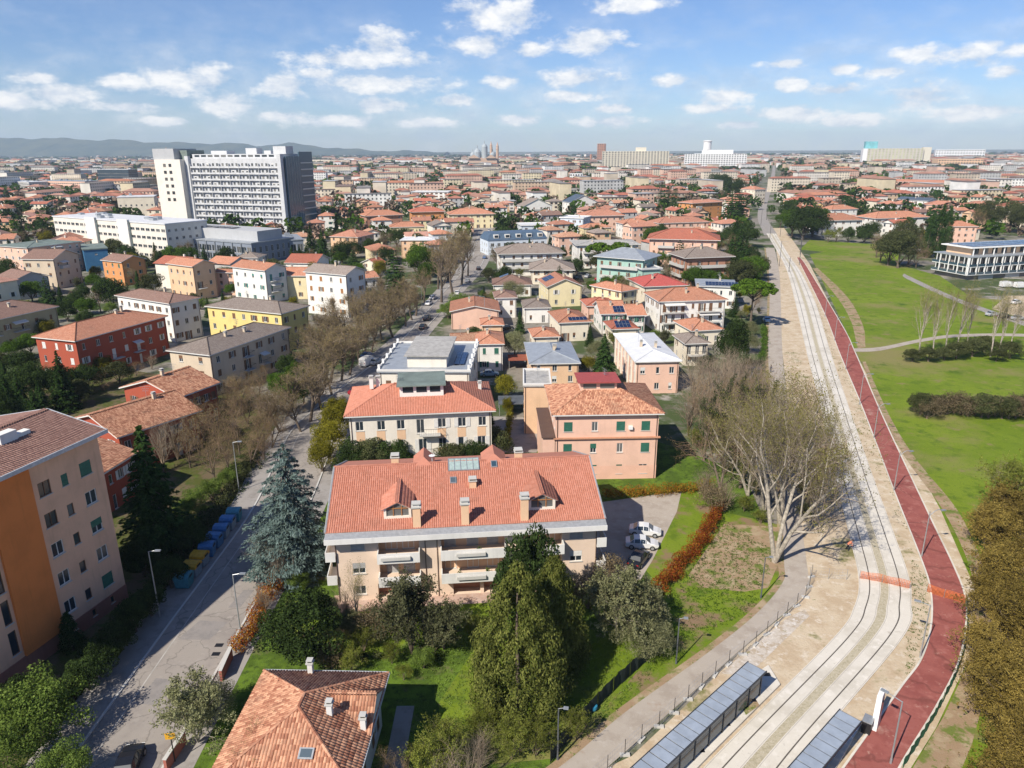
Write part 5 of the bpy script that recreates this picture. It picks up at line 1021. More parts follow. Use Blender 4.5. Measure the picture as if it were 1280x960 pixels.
R, L, h, D = slab('long cream slab block with vertical fins on the skyline', 752, 835, 189, 216, 22, HZ, 11, 22, fins=True); m = MB(); m.box(L*.5, L*.66, 6, 14, h, h+8); m.build('roof_plant', HZ, R)
R, L, h, D = slab('bright white hospital block on the skyline with a round tower', 855, 932, 192.5, 214, 26, HW, 9, 24, wf=.55); m = MB(); m.box(L*.28, L*.78, 4, 20, h, h+9); m.build('roof_storey', HW, R); m = MB(); m.lathe([(9, h+9), (9, h+27), (10.5, h+27.5), (10.5, h+29), (6, h+30)], 16, 0, (L*.36, 12)); m.build('water_tower', HW, R)
R, L, h, D = slab('pale slab block with lime and grey panels at the far right', 1082, 1152, 185.5, 207, 30, wall_mat('wall_far_taupe', (.52, .48, .42), .25), 10, 16, win=plain('lime_panel', (.40, .42, .22), .7, 0, .4, .05)); m = MB(); m.box(-12, -.1, 0, 30, 0, h); m.build('white_end', HW, R); m = MB(); m.box(-6, 28, 10, 32, h, h+20); m.build('aqua_tower', plain('aqua_panel', (.18, .46, .50), .5, 0, .2, .1), R); m = MB(); m.box(L+.1, L+22, 8, 30, 0, h+3); m.build('east_wing', HZ, R)
R, L, h, D = slab('red brick tower block beside the long cream slab', 746, 756, 179.5, 205, 16, WM('brick'), 12, 4); m = MB(); m.box(-26, -20, 0, 6, 0, 34); m.build('side_tower', WM('brick'), R)
R, L, h, D = slab('ochre building with flat roof on the right skyline', 1171, 1227, 199, 212, 40, WM('peach'), 4, 16)
R, L, h, D = slab('white long factory on the right horizon', 1168, 1230, 187, 199, 60, HW, 4, 18)
R, L, h, D = slab('white house with dark windows below the brick bastion', 712, 728, 217, 228, 14, HW, 3, 5)
g = G(704, 216); m = MB(); m.lathe([(22, 0), (23, 19), (24, 20), (24, 22), (21, 22.5), (4, 24)], 20); tag(m.build('bastion', WM('brick'), None, loc=(g.x, g.y, 0)), 'round red brick drum building left of the long cream slab', 'building'); foot([(g.x-22, g.y-22), (g.x+22, g.y+22)], 4)
def basilica():
    g = G(604, 209); s = g.y/955.; R = thing('basilica', 'brick basilica with grey domes and slender bell towers on the skyline', 'church', (g.x, g.y, 0)); br = wall_mat('wall_basilica', (.50, .36, .27), .3); gd = plain('lead_dome', (.34, .38, .40), .6); foot([(g.x-60, g.y-30), (g.x+60, g.y+60)], 5)
    m = MB(); m.box(-42, 42, 0, 50, 0, 26); m.build('nave', br, R); m = MB(); m.prism([(-46, -6), (-10, -6), (-10, 6), (-46, 6)], 26, 36, 0, [(-28.5, -6), (-27.5, -6), (-27.5, 6), (-28.5, 6)]); m.build('gable_front', br, R); m = MB(); m.prism([(8, -6), (40, -6), (40, 6), (8, 6)], 26, 36, 0, [(23.5, -6), (24.5, -6), (24.5, 6), (23.5, 6)]); m.build('gable_front', br, R)
    for x, r, zt in ((-18, 11, 62), (4, 9, 74), (-32, 8, 50), (28, 9, 52)):
        m = MB(); zb = zt-2.1*r; m.lathe([(r, 26), (r, zb), (r*1.02, zb+r*.4), (r*.8, zb+r*.9), (r*.4, zb+r*1.3), (r*.14, zb+r*1.45), (r*.12, zt), (.2, zt+3)], 14, 0, (x, 24)); m.build('dome', gd, R)
    for x, zt in ((24, 70), (43, 68)): m = MB(); m.lathe([(4.2, 0), (4.2, zt-18), (5.2, zt-17), (4.4, zt-16), (4.0, zt-8), (4.6, zt-7), (3, zt-5), (1.6, zt), (.2, zt+5)], 8, 0, (x, 22)); m.build('bell_tower', br, R)
basilica()
g = G(211, 200); m = MB(); k = g.y/955; m.lathe([(4.5, 0), (4.5, 40), (5.5, 41), (4, 42), (4, 54), (5, 55), (3, 58), (3, 63), (1.5, 66), (.2, 74)], 10)
R = thing('church_tower', 'brick bell tower rising behind the hospital stair tower', 'church tower', (G(210, 203).x, G(210, 203).y, 0)); m.build('shaft', wall_mat('wall_basilica', (.50, .36, .27), .3), R)
# ================================================================ trees and shrubs
NR = np.random.default_rng(11)
LM = dict(conifer=leaf_mat('leaf_conifer', (.025, .055, .016), (.06, .105, .026), .15), blue=leaf_mat('leaf_bluecedar', (.10, .155, .14), (.19, .25, .23), .12), thuja=leaf_mat('leaf_thuja', (.075, .095, .02), (.17, .175, .045), .2),
          evergreen=leaf_mat('leaf_evergreen', (.03, .052, .016), (.065, .10, .028), .2), green=leaf_mat('leaf_green', (.05, .10, .012), (.10, .17, .025), .3), golden=leaf_mat('leaf_golden', (.13, .13, .012), (.24, .21, .025), .2),
          olive=leaf_mat('leaf_olive', (.15, .16, .07), (.29, .29, .155), .25), dull=leaf_mat('leaf_dull', (.085, .095, .045), (.165, .165, .085), .2), greyolive=leaf_mat('leaf_greyolive', (.055, .072, .026), (.12, .125, .055), .2), pine=leaf_mat('leaf_pine', (.055, .11, .012), (.11, .18, .022), .2), budding=leaf_mat('leaf_budding', (.14, .17, .03), (.28, .30, .06), .35),
          willow=leaf_mat('leaf_willow', (.17, .125, .03), (.29, .22, .06), .25), redhedge=leaf_mat('leaf_redhedge', (.22, .035, .012), (.40, .11, .03), .25), orangehedge=leaf_mat('leaf_orangehedge', (.30, .10, .015), (.42, .24, .03), .25), drybrush=leaf_mat('leaf_drybrush', (.15, .115, .065), (.25, .20, .12), .2), light=leaf_mat('leaf_light', (.10, .16, .03), (.20, .27, .06), .3))
def unit(n):
    v = NR.normal(size=(n, 3)); return v/np.linalg.norm(v, axis=1)[:, None]
def cards(P, Nn, size, jit=.6, asp=.6, long_dir=None):
    """leaf cards: one quad at each P facing roughly Nn"""
    n = len(P); Nn = Nn+NR.normal(size=(n, 3))*jit; Nn /= np.linalg.norm(Nn, axis=1)[:, None]+1e-9
    r = unit(n) if long_dir is None else long_dir+NR.normal(size=(n, 3))*.35
    a = np.cross(Nn, r); a /= np.linalg.norm(a, axis=1)[:, None]+1e-9; b = np.cross(a, Nn)
    s = (np.asarray(size)*NR.uniform(.6, 1.3, n))[:, None]
    V = np.stack([P-b*s, P+a*s*asp-b*s*.1, P+b*s, P-a*s*asp-b*s*.1], 1).reshape(-1, 3); return V, np.arange(4*n).reshape(-1, 4)
def lobes_cloud(C, Rr, n, size, jit=.6, squash=1.0, shell=.72):
    C = np.asarray(C, float); Rr = np.asarray(Rr, float); w = Rr**2; i = NR.choice(len(C), n, p=w/w.sum()); d = unit(n); rad = Rr[i]*(shell+(1-shell)*NR.random(n)**.5)
    off = d*rad[:, None]; off[:, 2] *= squash; return cards(C[i]+off, d+np.array([0, 0, .25]), size, jit)
def trunk_mb(h, r, lean=.03, n=8, seg=4):
    m = MB(); p = Vector((0, 0, 0))
    for i in range(seg):
        q = Vector((NR.normal()*lean*h/seg, NR.normal()*lean*h/seg, h*(i+1)/seg)); q.x += p.x; q.y += p.y; m.tube(p, q, r*(1-.75*i/seg)*(1.25 if i == 0 else 1), r*(1-.75*(i+1)/seg), n, cap=False); p = q
    return m
PROTO = {}
def add_proto(sp, trunk, tm, V, Fc, cm):
    PROTO.setdefault(sp, []).append((trunk.mesh(sp+'_trunk', tm, True), np_mesh(sp+'_crown', V, Fc, cm)))
def broad(sp, mat, n=5200, hw=.42, size=.028, z0=.22, lob=46, top=1.0, bark=None, squash=.9, lr=(.11, .19), seg=True, variants=2, dens=.72):
    for _ in range(variants):       # unit-height trees, scaled when placed
        d = unit(lob); d[:, 2] = np.abs(d[:, 2])*1.3-.35; rr = NR.uniform(.45, 1.02, lob)[:, None]; zc = (z0+1)/2; hz = (1-z0)/2
        C = d*rr*np.array([hw, hw, hz])*np.array([1, 1, 1.0]); C[:, 2] += zc; Rr = NR.uniform(*lr, lob)*(hw/.42)
        C[:, 2] = np.clip(C[:, 2], z0+.04, 1-Rr*.7); V, Fc = lobes_cloud(C, Rr, n, size, .7, squash, dens)
        t = trunk_mb(z0+.35, .035, .04)
        for k in range(5): a = k*1.256+NR.random(); e = Vector((math.cos(a)*hw*.6, math.sin(a)*hw*.6, z0+.28+.2*NR.random())); t.tube((0, 0, z0*.8), e, .016, .006, 5, cap=False)
        add_proto(sp, t, bark or M_BARK, V, Fc, mat)
def conifer(sp, mat, n=6500, hw=.24, size=.022, droop=.25, z0=.05, levels=26, asp=.45, variants=2, power=.85, layered=1.0):
    for _ in range(variants):
        P, Nn, Ld = [], [], []; t = trunk_mb(.97, .022, .006)
        for l in range(levels):
            f = l/(levels-1); z = z0+(.98-z0)*f; R_ = hw*(1-f)**power*NR.uniform(.82, 1.1)+.012; nb = max(4, int(9*(1-f)+4))
            for b in range(nb):
                a = 2.4*l+6.283*b/nb+NR.normal()*.15; rl = R_*NR.uniform(.72, 1.12); dr = np.array([math.cos(a), math.sin(a), 0]); k = max(4, int(n/(levels*11)*(.35+1.2*(1-f))))
                s = NR.random(k)**.6; p = dr[None]*(s*rl)[:, None]; p[:, 2] = z-droop*rl*s**1.5+NR.normal(size=k)*.006/layered; sd_ = np.array([-dr[1], dr[0], 0]); p += sd_[None]*(NR.normal(size=k)*rl*.16*(1.1-s*.6))[:, None]
                P.append(p); Nn.append(np.tile([dr[0]*.35, dr[1]*.35, .8], (k, 1))); Ld.append(np.tile(dr+np.array([0, 0, -.2]), (k, 1)))
                if l % 3 == 0 and b % 2 == 0: t.tube((0, 0, z), tuple(dr*rl*.8+np.array([0, 0, z-droop*rl*.6])), .006, .002, 4, cap=False)
        V, Fc = cards(np.concatenate(P), np.concatenate(Nn), size, .45, asp, np.concatenate(Ld)); add_proto(sp, t, M_BARK, V, Fc, mat)
def thuja(sp, mat, n=9000, hw=.30, size=.02, variants=1, bulge=.35, lobn=130):
    for _ in range(variants):
        C, Rr = [], []
        for i in range(lobn):
            z = NR.random()**.9; prof = hw*min(1, (1-z)**.62*1.2)*(.75+.25*min(1, z/.12)); a = NR.random()*6.283; r = prof*NR.uniform(.66, 1.05); C.append((math.cos(a)*r, math.sin(a)*r, .04+.93*z)); Rr.append((.024+.036*(1-z))*NR.uniform(.6, 1.35))
        C, Rr = np.array(C), np.array(Rr); w = Rr**2; i = NR.choice(lobn, n, p=w/w.sum()); d = unit(n); off = d*(Rr[i]*(.6+.4*NR.random(n)))[:, None]; off[:, 2] *= 1.8; P = C[i]+off; out = P*np.array([1, 1, 0]); out /= np.linalg.norm(out, axis=1)[:, None]+1e-6
        V, Fc = cards(P, d+out*.6, size, .6, .38, np.tile([0, 0, 1.], (n, 1))); add_proto(sp, trunk_mb(.8, .016, .01), M_BARK, V, Fc, mat)
def umbrella(sp, mat, n=5200, variants=2):
    for _ in range(variants):
        C, Rr = [], []
        for i in range(60): a = NR.random()*6.283; r = .42*math.sqrt(NR.random()); C.append((math.cos(a)*r, math.sin(a)*r, .77+.17*(1-(r/.42)**2)+NR.normal()*.012)); Rr.append(NR.uniform(.055, .09))
        V, Fc = lobes_cloud(C, Rr, n, .024, .6, .7, .6); t = trunk_mb(.72, .03, .015)
        for k in range(9): a = k*.7+NR.random()*.3; r = NR.uniform(.2, .36); t.tube((0, 0, .52+.12*NR.random()), (math.cos(a)*r, math.sin(a)*r, .80), .014, .005, 5, cap=False)
        add_proto(sp, t, M_BARK, V, Fc, mat)
def bare(sp, tm, wm, spread=.5, levels=4, up=.5, first=.28, trunks=1, variants=2, kids=(6, 5, 5, 4), tr=.022, thin=1.0, ivy=None, tip=None):
    for _ in range(variants):
        T, Wd = MB(), MB(); ivyP = []; tips = []
        def grow(p, d, ln, r, lv):
            segs = 3 if lv < 2 else 2; pts = [p]
            for s in range(segs):
                d = (d+Vector(NR.normal(size=3))*(.10+.05*lv)+Vector((0, 0, .05*up))).normalized(); q = pts[-1]+d*ln/segs; ra, rb = r*(1-.6*s/segs), r*(1-.6*(s+1)/segs)
                (T if lv < 2 else Wd).tube(pts[-1], q, ra, rb, 6 if lv == 0 else (5 if lv == 1 else 3), cap=False); pts.append(q)
                if ivy and lv < 2:
                    for _k in range(90): ivyP.append((np.array(pts[-1].lerp(pts[-2], NR.random()))+NR.normal(size=3)*.012))
            if lv >= levels-(1 if tip and tip[1] > 6 else 0): tips.extend(pts[1:])
            if lv >= levels: return
            n = kids[min(lv, len(kids)-1)]
            for k in range(n):
                f = first+(1-first)*(k+NR.random())/n if lv == 0 else .25+.75*(k+NR.random())/n; f = min(f, .999); x = f*segs; i = int(x); b = pts[i].lerp(pts[i+1], x-i); side = Vector(NR.normal(size=3)); side -= d*side.dot(d); side.normalize()
                nd = (d*(1-spread)+side*spread+Vector((0, 0, up*.3))).normalized(); grow(b, nd, ln*NR.uniform(.42, .68)*(1.0 if lv else (1.15-.55*f)), r*(1-.55*f)*.5*thin, lv+1)
        for t_ in range(trunks):
            d0 = Vector((NR.normal()*.05, NR.normal()*.05, 1)) if trunks == 1 else Vector((math.cos(t_*2.1)*.22, math.sin(t_*2.1)*.22, 1)); grow(Vector((0, 0, 0)), d0.normalized(), .62 if trunks == 1 else .7, tr, 0)
        PROTO.setdefault(sp, []).append((T.mesh(sp+'_trunk', tm, True), Wd.mesh(sp+'_crown', wm)))
        if ivy:
            V, Fc = cards(np.array(ivyP), unit(len(ivyP)), .007); PROTO[sp][-1] += (('ivy', np_mesh(sp+'_ivy', V, Fc, ivy)),)
        if tip:
            tp = np.array([p[:] for p in tips]); tp = np.repeat(tp, tip[1], 0)+NR.normal(size=(len(tp)*tip[1], 3))*tip[3]; V, Fc = cards(tp, unit(len(tp)), tip[2]); PROTO[sp][-1] += (('leaves' if tip[1] > 6 else 'buds', np_mesh(sp+'_leaves', V, Fc, tip[0])),)
broad('broadleaf', LM['green'], 11000, size=.018); broad('evergreen', LM['evergreen'], 13000, .46, .017, .08, 46, lr=(.08, .17)); broad('olive', LM['olive'], 16000, .55, .013, .10, 80, lr=(.08, .16), dens=.4); broad('greyolive', LM['greyolive'], 12000, .50, .017, .12, 46, dens=.6, lr=(.08, .16)); broad('golden', LM['golden'], 12000, .36, .014, .04, variants=1); broad('budding', LM['budding'], 5000, .5, .015, .15, 40, dens=.5, lr=(.06, .14))
broad('lightbush', LM['light'], 10000, .6, .018, .02, 40, lr=(.08, .15), dens=.3); broad('topiary', LM['golden'], 9000, .44, .018, .12, 60, lr=(.14, .2), variants=1)
broad('drybush', LM['drybrush'], 3500, .6, .022, .03, dens=.2, bark=M_TWIG)
conifer('spruce', LM['conifer'], 17000, .25, .016, .35); conifer('cedar', LM['conifer'], 16000, .36, .017, .12, .04, 18, power=.6, layered=2.); conifer('bluecedar', LM['blue'], 46000, .38, .013, .20, .02, 24, asp=.35, variants=1, power=.62, layered=1.5)
thuja('thuja', LM['thuja'], 44000, .25, .009, 2, lobn=300); thuja('cypress', LM['conifer'], 9000, .11, .012, 1, lobn=120); umbrella('umbrella', LM['pine'])
LM['bud'] = leaf_mat('leaf_bud', (.20, .145, .07), (.29, .24, .10), .2); LM['greenbud'] = leaf_mat('leaf_greenbud', (.20, .18, .06), (.30, .28, .09), .25)
bare('plane', M_BARK, M_TWIG, .48, 4, .7, .3, 1, 3, (10, 6, 5, 5), .022, 1.25, tip=(LM['bud'], 1, .006, .006)); bare('poplar', M_BARKPALE, M_TWIGGREY, .32, 4, 1.0, .25, 1, 2, (12, 5, 4, 3), .014, tip=(LM['greenbud'], 2, .0045, .008)); bare('bigbare', M_BARKPALE, plain('twig_tan', (.27, .215, .155), .95, 0, .3, 1.2), .50, 4, .75, .30, 3, 3, (7, 6, 5, 4), .017, 1.1, tip=(LM['greenbud'], 2, .0045, .006))
bare('bareshrub', M_TWIG, M_TWIGGREY, .5, 3, .6, .1, 6, 2, (6, 5, 5), .012, 1.0); bare('barebrown', M_BARK, plain('twig_redbrown', (.235, .15, .10), .95, 0, .3, 1.2), .55, 4, .4, .15, 2, 2, (7, 6, 5, 4), .016, 1.1, tip=(LM['bud'], 1, .006, .006))
bare('airyolive', M_BARKPALE, M_TWIGGREY, .5, 3, .5, .15, 6, 2, (6, 6, 5), .012, 1.0, tip=(LM['olive'], 7, .013, .012)); bare('airygreen', M_BARK, M_TWIG, .5, 3, .6, .1, 5, 2, (6, 6, 5), .012, 1.0, tip=(LM['dull'], 8, .013, .014)); bare('airybud', M_TWIG, M_TWIGGREY, .5, 3, .6, .1, 6, 2, (6, 5, 4), .010, 1.0, tip=(LM['budding'], 7, .011, .012))
bare('airywillow', M_TWIG, M_TWIG, .5, 3, .8, .08, 7, 3, (6, 5, 4), .010, 1.0, tip=(LM['willow'], 7, .012, .013))
bare('ivytree', M_BARK, M_TWIG, .4, 4, .8, .2, 2, 1, (7, 5, 4, 3), .018, 1.0, LM['evergreen'])
SPN = dict(broadleaf='leafy_tree', evergreen='evergreen_shrub', olive='olive_tree', greyolive='evergreen_tree', golden='golden_conifer', budding='budding_tree', willow='willow_thicket', lightbush='leafy_bush', topiary='topiary_tree', drybush='dry_bush', spruce='spruce_tree', cedar='cedar_tree', bluecedar='blue_cedar', thuja='thuja_tree', cypress='cypress_tree', umbrella='umbrella_pine', plane='bare_street_tree', poplar='bare_poplar', bigbare='bare_tree', bareshrub='bare_shrub', barebrown='bare_tree', ivytree='ivy_clad_tree', airyolive='olive_tree', airygreen='evergreen_tree', airybud='budding_shrub', airywillow='willow_thicket')
TREES = []
def tree_at(sp, x, y, h, label, group=None, wx=1.0, var=None, z=0.0):
    k = len(PROTO[sp]); pr = PROTO[sp][var if var is not None else RND.randrange(k)]
    cat = 'shrub' if ('shrub' in SPN[sp] or 'bush' in SPN[sp] or 'thicket' in SPN[sp]) else 'tree'
    o = thing(SPN[sp], label, cat, (x, y, z), RND.uniform(0, 6.28), group, (h*wx, h*wx, h)); put('trunk', pr[0], o); put('crown', pr[1], o)
    for q in pr[2:]: put(q[0], q[1], o)
    TREES.append((Vector((x, y)), h*.3*wx)); return o
def tree(sp, px, py, h, label, group=None, wx=1.0, var=None): g = G(px, py); return tree_at(sp, g.x, g.y, h, label, group, wx, var)
T = tree
T('spruce', 200, 688, 17.0, 'dark spruce standing between red terraced house and shaded street', wx=1.15)
T('spruce', 84, 512, 12, 'dark conifer behind the terraced houses near the red house'); T('spruce', 18, 535, 10, 'dark conifer left of the terraced roofs', wx=1.3); T('spruce', 50, 540, 8, 'short dark conifer behind the tall orange building', wx=1.5); T('evergreen', -6, 545, 9, 'dark evergreen behind the tall orange building')
T('bluecedar', 370, 712, 16.5, 'blue grey cedar beside the street and the peach block', wx=1.02)
T('thuja', 648, 885, 15.0, 'great olive green conifer in front of the peach balconies', wx=1.12, var=0); T('thuja', 690, 842, 13.0, 'broad olive conifer leaning on the great conifer', wx=1.0, var=1); T('evergreen', 660, 800, 12.8, 'dark narrow evergreen rising behind the great olive conifer', wx=.55)
T('evergreen', 386, 826, 7.2, 'round dark green shrub tree in the front garden beside the orange hedge', wx=1.15); T('airygreen', 515, 818, 8.4, 'dull grey green tree below the left balconies', wx=1.0); T('airygreen', 555, 812, 5.4, 'smaller dull green shrub next to the grey green tree', wx=1.2)
T('airyolive', 772, 802, 8.2, 'pale grey olive tree beside the parking court', wx=1.0); T('airyolive', 790, 790, 6.0, 'pale olive bush touching the olive tree by the parking court', wx=1.0); T('olive', 805, 820, 4.5, 'low olive bush at the dark garden fence', wx=1.1); T('airyolive', 248, 928, 6.4, 'grey olive tree at the street corner beside the tiled villa', wx=1.0); T('olive', 262, 905, 4.2, 'second grey olive bush by the villa wall')
T('lightbush', 55, 925, 6.2, 'feathery light green bush at the foot of the tall orange building', wx=1.0); T('lightbush', 25, 975, 5.0, 'light green bush in the shaded bottom corner'); T('lightbush', 85, 985, 4.0, 'yellow green bush at the kerb corner'); T('evergreen', 20, 910, 4.5, 'dark shrub behind the feathery bush')
for i, (x, y, h_) in enumerate(((412, 573, 7.0), (403, 590, 5.5), (420, 548, 7.0), (425, 530, 5.5))): T('golden', x, y, h_, 'golden conifer beside the white hipped house', 'golden conifers', wx=1.1)
for i, (x, y, h_) in enumerate(((445, 596, 6.0), (468, 596, 6.3), (492, 596, 6.0), (565, 592, 5.2), (590, 590, 5.2), (615, 578, 6.0))): T('greyolive' if i % 2 else 'evergreen', x, y, h_, 'evergreen garden tree between the white house and the peach block', 'evergreens behind the peach block', wx=1.05)
for x, y, h_ in ((275, 565, 9), (255, 555, 9), (300, 570, 8.5), (320, 560, 8), (335, 545, 8), (290, 540, 9), (310, 530, 9), (238, 585, 7), (268, 600, 7), (330, 575, 7), (245, 530, 8), (262, 520, 8), (280, 515, 8), (300, 512, 8), (325, 520, 8), (345, 530, 7), (250, 570, 8), (285, 585, 7), (312, 585, 7), (340, 560, 7)): T('barebrown', x, y, h_, 'bare brown shrubby tree beside the terraced houses', 'bare trees by the terraced houses')
for x, y, h_ in ((205, 590, 9), (222, 575, 8.5)): T('bareshrub', x, y, h_, 'bare silver grey tree before the terraced roof', 'bare grey trees')
for x, y, h_ in ((265, 625, 3.2), (285, 610, 3.0), (245, 640, 3.5), (225, 668, 3.0), (232, 650, 3.0)): T('lightbush', x, y, h_, 'green bush behind the roadside hedge', 'green bushes behind the hedge')
for x, y, h_ in ((215, 735, 4), (190, 770, 3.6), (170, 790, 4), (150, 815, 3.6), (130, 840, 4), (112, 862, 3.5), (180, 720, 5), (240, 690, 4.5)): T('evergreen', x, y, h_, 'dark shaded shrub between tall building and street', 'shaded shrubs by the street')
for x, y, h_, s in ((30, 470, 6, 'evergreen'), (60, 480, 5, 'barebrown'), (110, 490, 6, 'evergreen'), (130, 488, 5, 'barebrown'), (150, 480, 5, 'greyolive'), (170, 470, 4, 'barebrown'), (190, 462, 4, 'bareshrub'), (10, 490, 7, 'spruce'), (75, 500, 7, 'evergreen'), (100, 505, 5, 'greyolive'), (40, 505, 8, 'evergreen'), (225, 470, 4, 'bareshrub'), (20, 450, 5, 'broadleaf'), (340, 480, 5, 'barebrown'), (325, 490, 5, 'barebrown'), (310, 500, 6, 'barebrown'), (345, 520, 6, 'barebrown'), (295, 505, 6, 'barebrown'), (0, 470, 6, 'greyolive'), (55, 520, 7, 'spruce'), (30, 520, 8, 'spruce')): T(s, x, y, h_, {'evergreen': 'dark evergreen behind the terraced roofs', 'barebrown': 'bare brown shrub near the terraced roofs', 'greyolive': 'dull green tree behind the terraced roofs', 'bareshrub': 'grey bare shrub beside the beige block', 'spruce': 'dark spruce behind the tall orange building roof', 'broadleaf': 'green tree beside the olive building'}[s], 'trees behind the terraced houses', wx=1.2)
T('cypress', 92, 812, 4.4, 'small pale conifer at the shaded building foot', wx=2.0)
for x, y, h_ in ((380, 505, 6), (365, 515, 6), (352, 500, 6), (372, 480, 5)): T('broadleaf', x, y, h_, 'green garden tree by the avenue pavement', 'green trees by the avenue pavement')
# plane trees along the avenue
AV = [(388, 527), (401, 510), (415, 494), (413, 479), (427, 476), (437, 469), (450, 456), (440, 450), (464, 440), (477, 425), (491, 422), (507, 408), (420, 455), (435, 438), (455, 425), (405, 470), (470, 408), (490, 400), (520, 395), (505, 385), (530, 378), (392, 490), (446, 490), (462, 465)]
for i, (x, y) in enumerate(AV[:-2]): T('plane', x, y, RND.uniform(11, 14.5), 'bare plane tree lining the avenue', 'bare plane trees along the avenue', wx=1.25)
for x, y in ((376, 540), (360, 520), (395, 455), (410, 440), (425, 425), (445, 412), (460, 398), (478, 388), (400, 425), (418, 408), (440, 398), (350, 540), (470, 430), (485, 412), (515, 400), (498, 394), (455, 446), (432, 456)): T('plane', x, y, RND.uniform(9, 13), 'bare brown tree in the belt left of the avenue', 'bare trees in the belt left of the avenue', wx=1.25)
for x, y, h_ in ((552, 378, 26), (566, 368, 27), (577, 356, 26), (560, 352, 25), (585, 345, 24), (548, 362, 24)): T('plane', x, y, h_*.92, 'tall bare brown tree beside the avenue, before the mansard block', 'tall bare trees by the mansard block', wx=.85)
T('cedar', 495, 378, 17, 'dark layered cedar behind the bare avenue trees', wx=.95); T('broadleaf', 526, 348, 14, 'round bright evergreen tree before the tan house', wx=.9); T('spruce', 390, 322, 15, 'dark conifer right of the hospital pavilion', wx=1.2); T('spruce', 404, 325, 14, 'second dark conifer right of the hospital pavilion', wx=1.2)
T('evergreen', 428, 330, 10, 'dark round tree below the orange house'); T('cedar', 442, 338, 9, 'small blue green conifer below the orange house', wx=1.1); T('evergreen', 463, 322, 9, 'dark shrub tree beside the orange house'); T('olive', 640, 378, 7, 'grey green tree at the avenue corner', wx=1.2); T('lightbush', 575, 390, 6, 'light green bush at the avenue bend', wx=1.3); T('lightbush', 560, 398, 5, 'second light bush at the avenue bend')
T('cedar', 55, 300, 16, 'tall pointed cedar behind the salmon block', wx=1.0); T('spruce', 30, 305, 12, 'dark conifer behind the salmon block', wx=1.4); T('cedar', 12, 308, 12, 'dark broad conifer at the salmon block corner', wx=1.2)
for x, y, h_ in ((120, 362, 6), (105, 378, 6), (135, 372, 7), (95, 395, 7), (110, 400, 7), (85, 402, 6), (150, 378, 5), (205, 350, 6), (290, 372, 5), (282, 360, 8)): T('evergreen' if x % 2 else 'broadleaf', x, y, h_, 'garden tree among the houses left of the avenue', 'garden trees left of the avenue')
T('golden', 130, 470, 5, 'yellow green shrub before the red house', wx=1.3); T('broadleaf', 40, 445, 6, 'palm like green shrub beside the olive building'); T('golden', 60, 425, 6, 'yellow green tree beside the red house wall', wx=1.1); T('evergreen', 360, 470, 5, 'dark shrub at the beige house wall')
T('topiary', 632, 500, 5.2, 'clipped yellow green round tree beside the side path', wx=.9); T('golden', 634, 520, 4, 'yellow hedge like conifer on the side path', wx=.7); T('olive', 643, 450, 7, 'grey round olive tree between the orange roofs', wx=.9)
T('spruce', 754, 482, 11.5, 'tall yellow tinged conifer between the grey and white metal roofs', wx=1.25); T('golden', 735, 470, 5, 'golden shrub beside the tall yellow conifer'); T('cedar', 847, 348, 15, 'blue green spruce before the brick balcony house', wx=.9)
T('umbrella', 938, 410, 14, 'umbrella pine with dense round crown beside the walkway', wx=.98, var=0); T('umbrella', 748, 346, 13.5, 'umbrella pine before the white balcony building', wx=.95, var=1); T('umbrella', 775, 338, 12, 'second flat umbrella pine before the white balcony building', wx=.9, var=0)
for x, y, h_ in ((905, 372, 7), (868, 362, 6), (884, 360, 7), (895, 358, 6), (757, 362, 5), (772, 364, 6), (740, 368, 5)): T('broadleaf', x, y, h_, 'small green garden tree before the balcony houses', 'small garden trees')
# evergreen belt left of the tram line
for x, y, h_, s in ((912, 285, 24, 'cedar'), (922, 275, 22, 'cedar'), (905, 260, 20, 'cedar'), (918, 250, 20, 'evergreen'), (905, 240, 20, 'evergreen'), (893, 238, 20, 'evergreen'), (922, 330, 17, 'spruce'), (912, 345, 16, 'spruce'), (930, 345, 15, 'spruce'), (936, 360, 12, 'broadleaf'), (925, 362, 11, 'greyolive'), (942, 352, 10, 'greyolive'), (918, 315, 17, 'spruce'), (928, 310, 14, 'evergreen')): T(s, x, y, h_, 'dark evergreen in the belt left of the tram road', 'evergreen belt by the tram road', wx=1.1)
for x, y, h_ in ((835, 258, 20), (825, 262, 18), (843, 262, 18)): T('cedar', x, y, h_, 'dark cedar group beyond the salmon house', 'cedar group', wx=1.0)
# bare thicket and big bare trees between houses and tram
for i, (x, y, h_) in enumerate(((968, 703, 23), (975, 655, 21), (955, 640, 18))): T('bigbare', x, y, h_, ('tallest pale bare tree, forked low at the walkway bend', 'pale bare tree just behind the tallest bare one', 'smaller pale bare tree between ivy clad trees and walkway')[i], 'tall bare trees by the walkway', wx=.8)
for x, y, h_ in ((905, 592, 16), (925, 610, 15), (945, 585, 17), (880, 575, 13), (915, 560, 15), (985, 600, 13), (940, 545, 14)): T('ivytree', x, y, h_, 'bare tree with ivy at its trunk left of the walkway', 'ivy clad trees by the walkway', wx=.95)
for x, y, h_ in ((868, 520, 11), (885, 505, 12), (900, 515, 12), (915, 500, 11), (930, 505, 11), (945, 500, 10), (880, 545, 11), (900, 540, 11), (860, 545, 10), (925, 530, 11), (950, 520, 9), (870, 490, 10), (905, 485, 10), (1010, 640, 8), (1020, 600, 7), (1000, 560, 8)): T('bareshrub' if (x+y) % 3 else 'barebrown', x, y, h_, 'bare grey thicket tree beside the pink house', 'bare thicket by the pink house', wx=1.0)
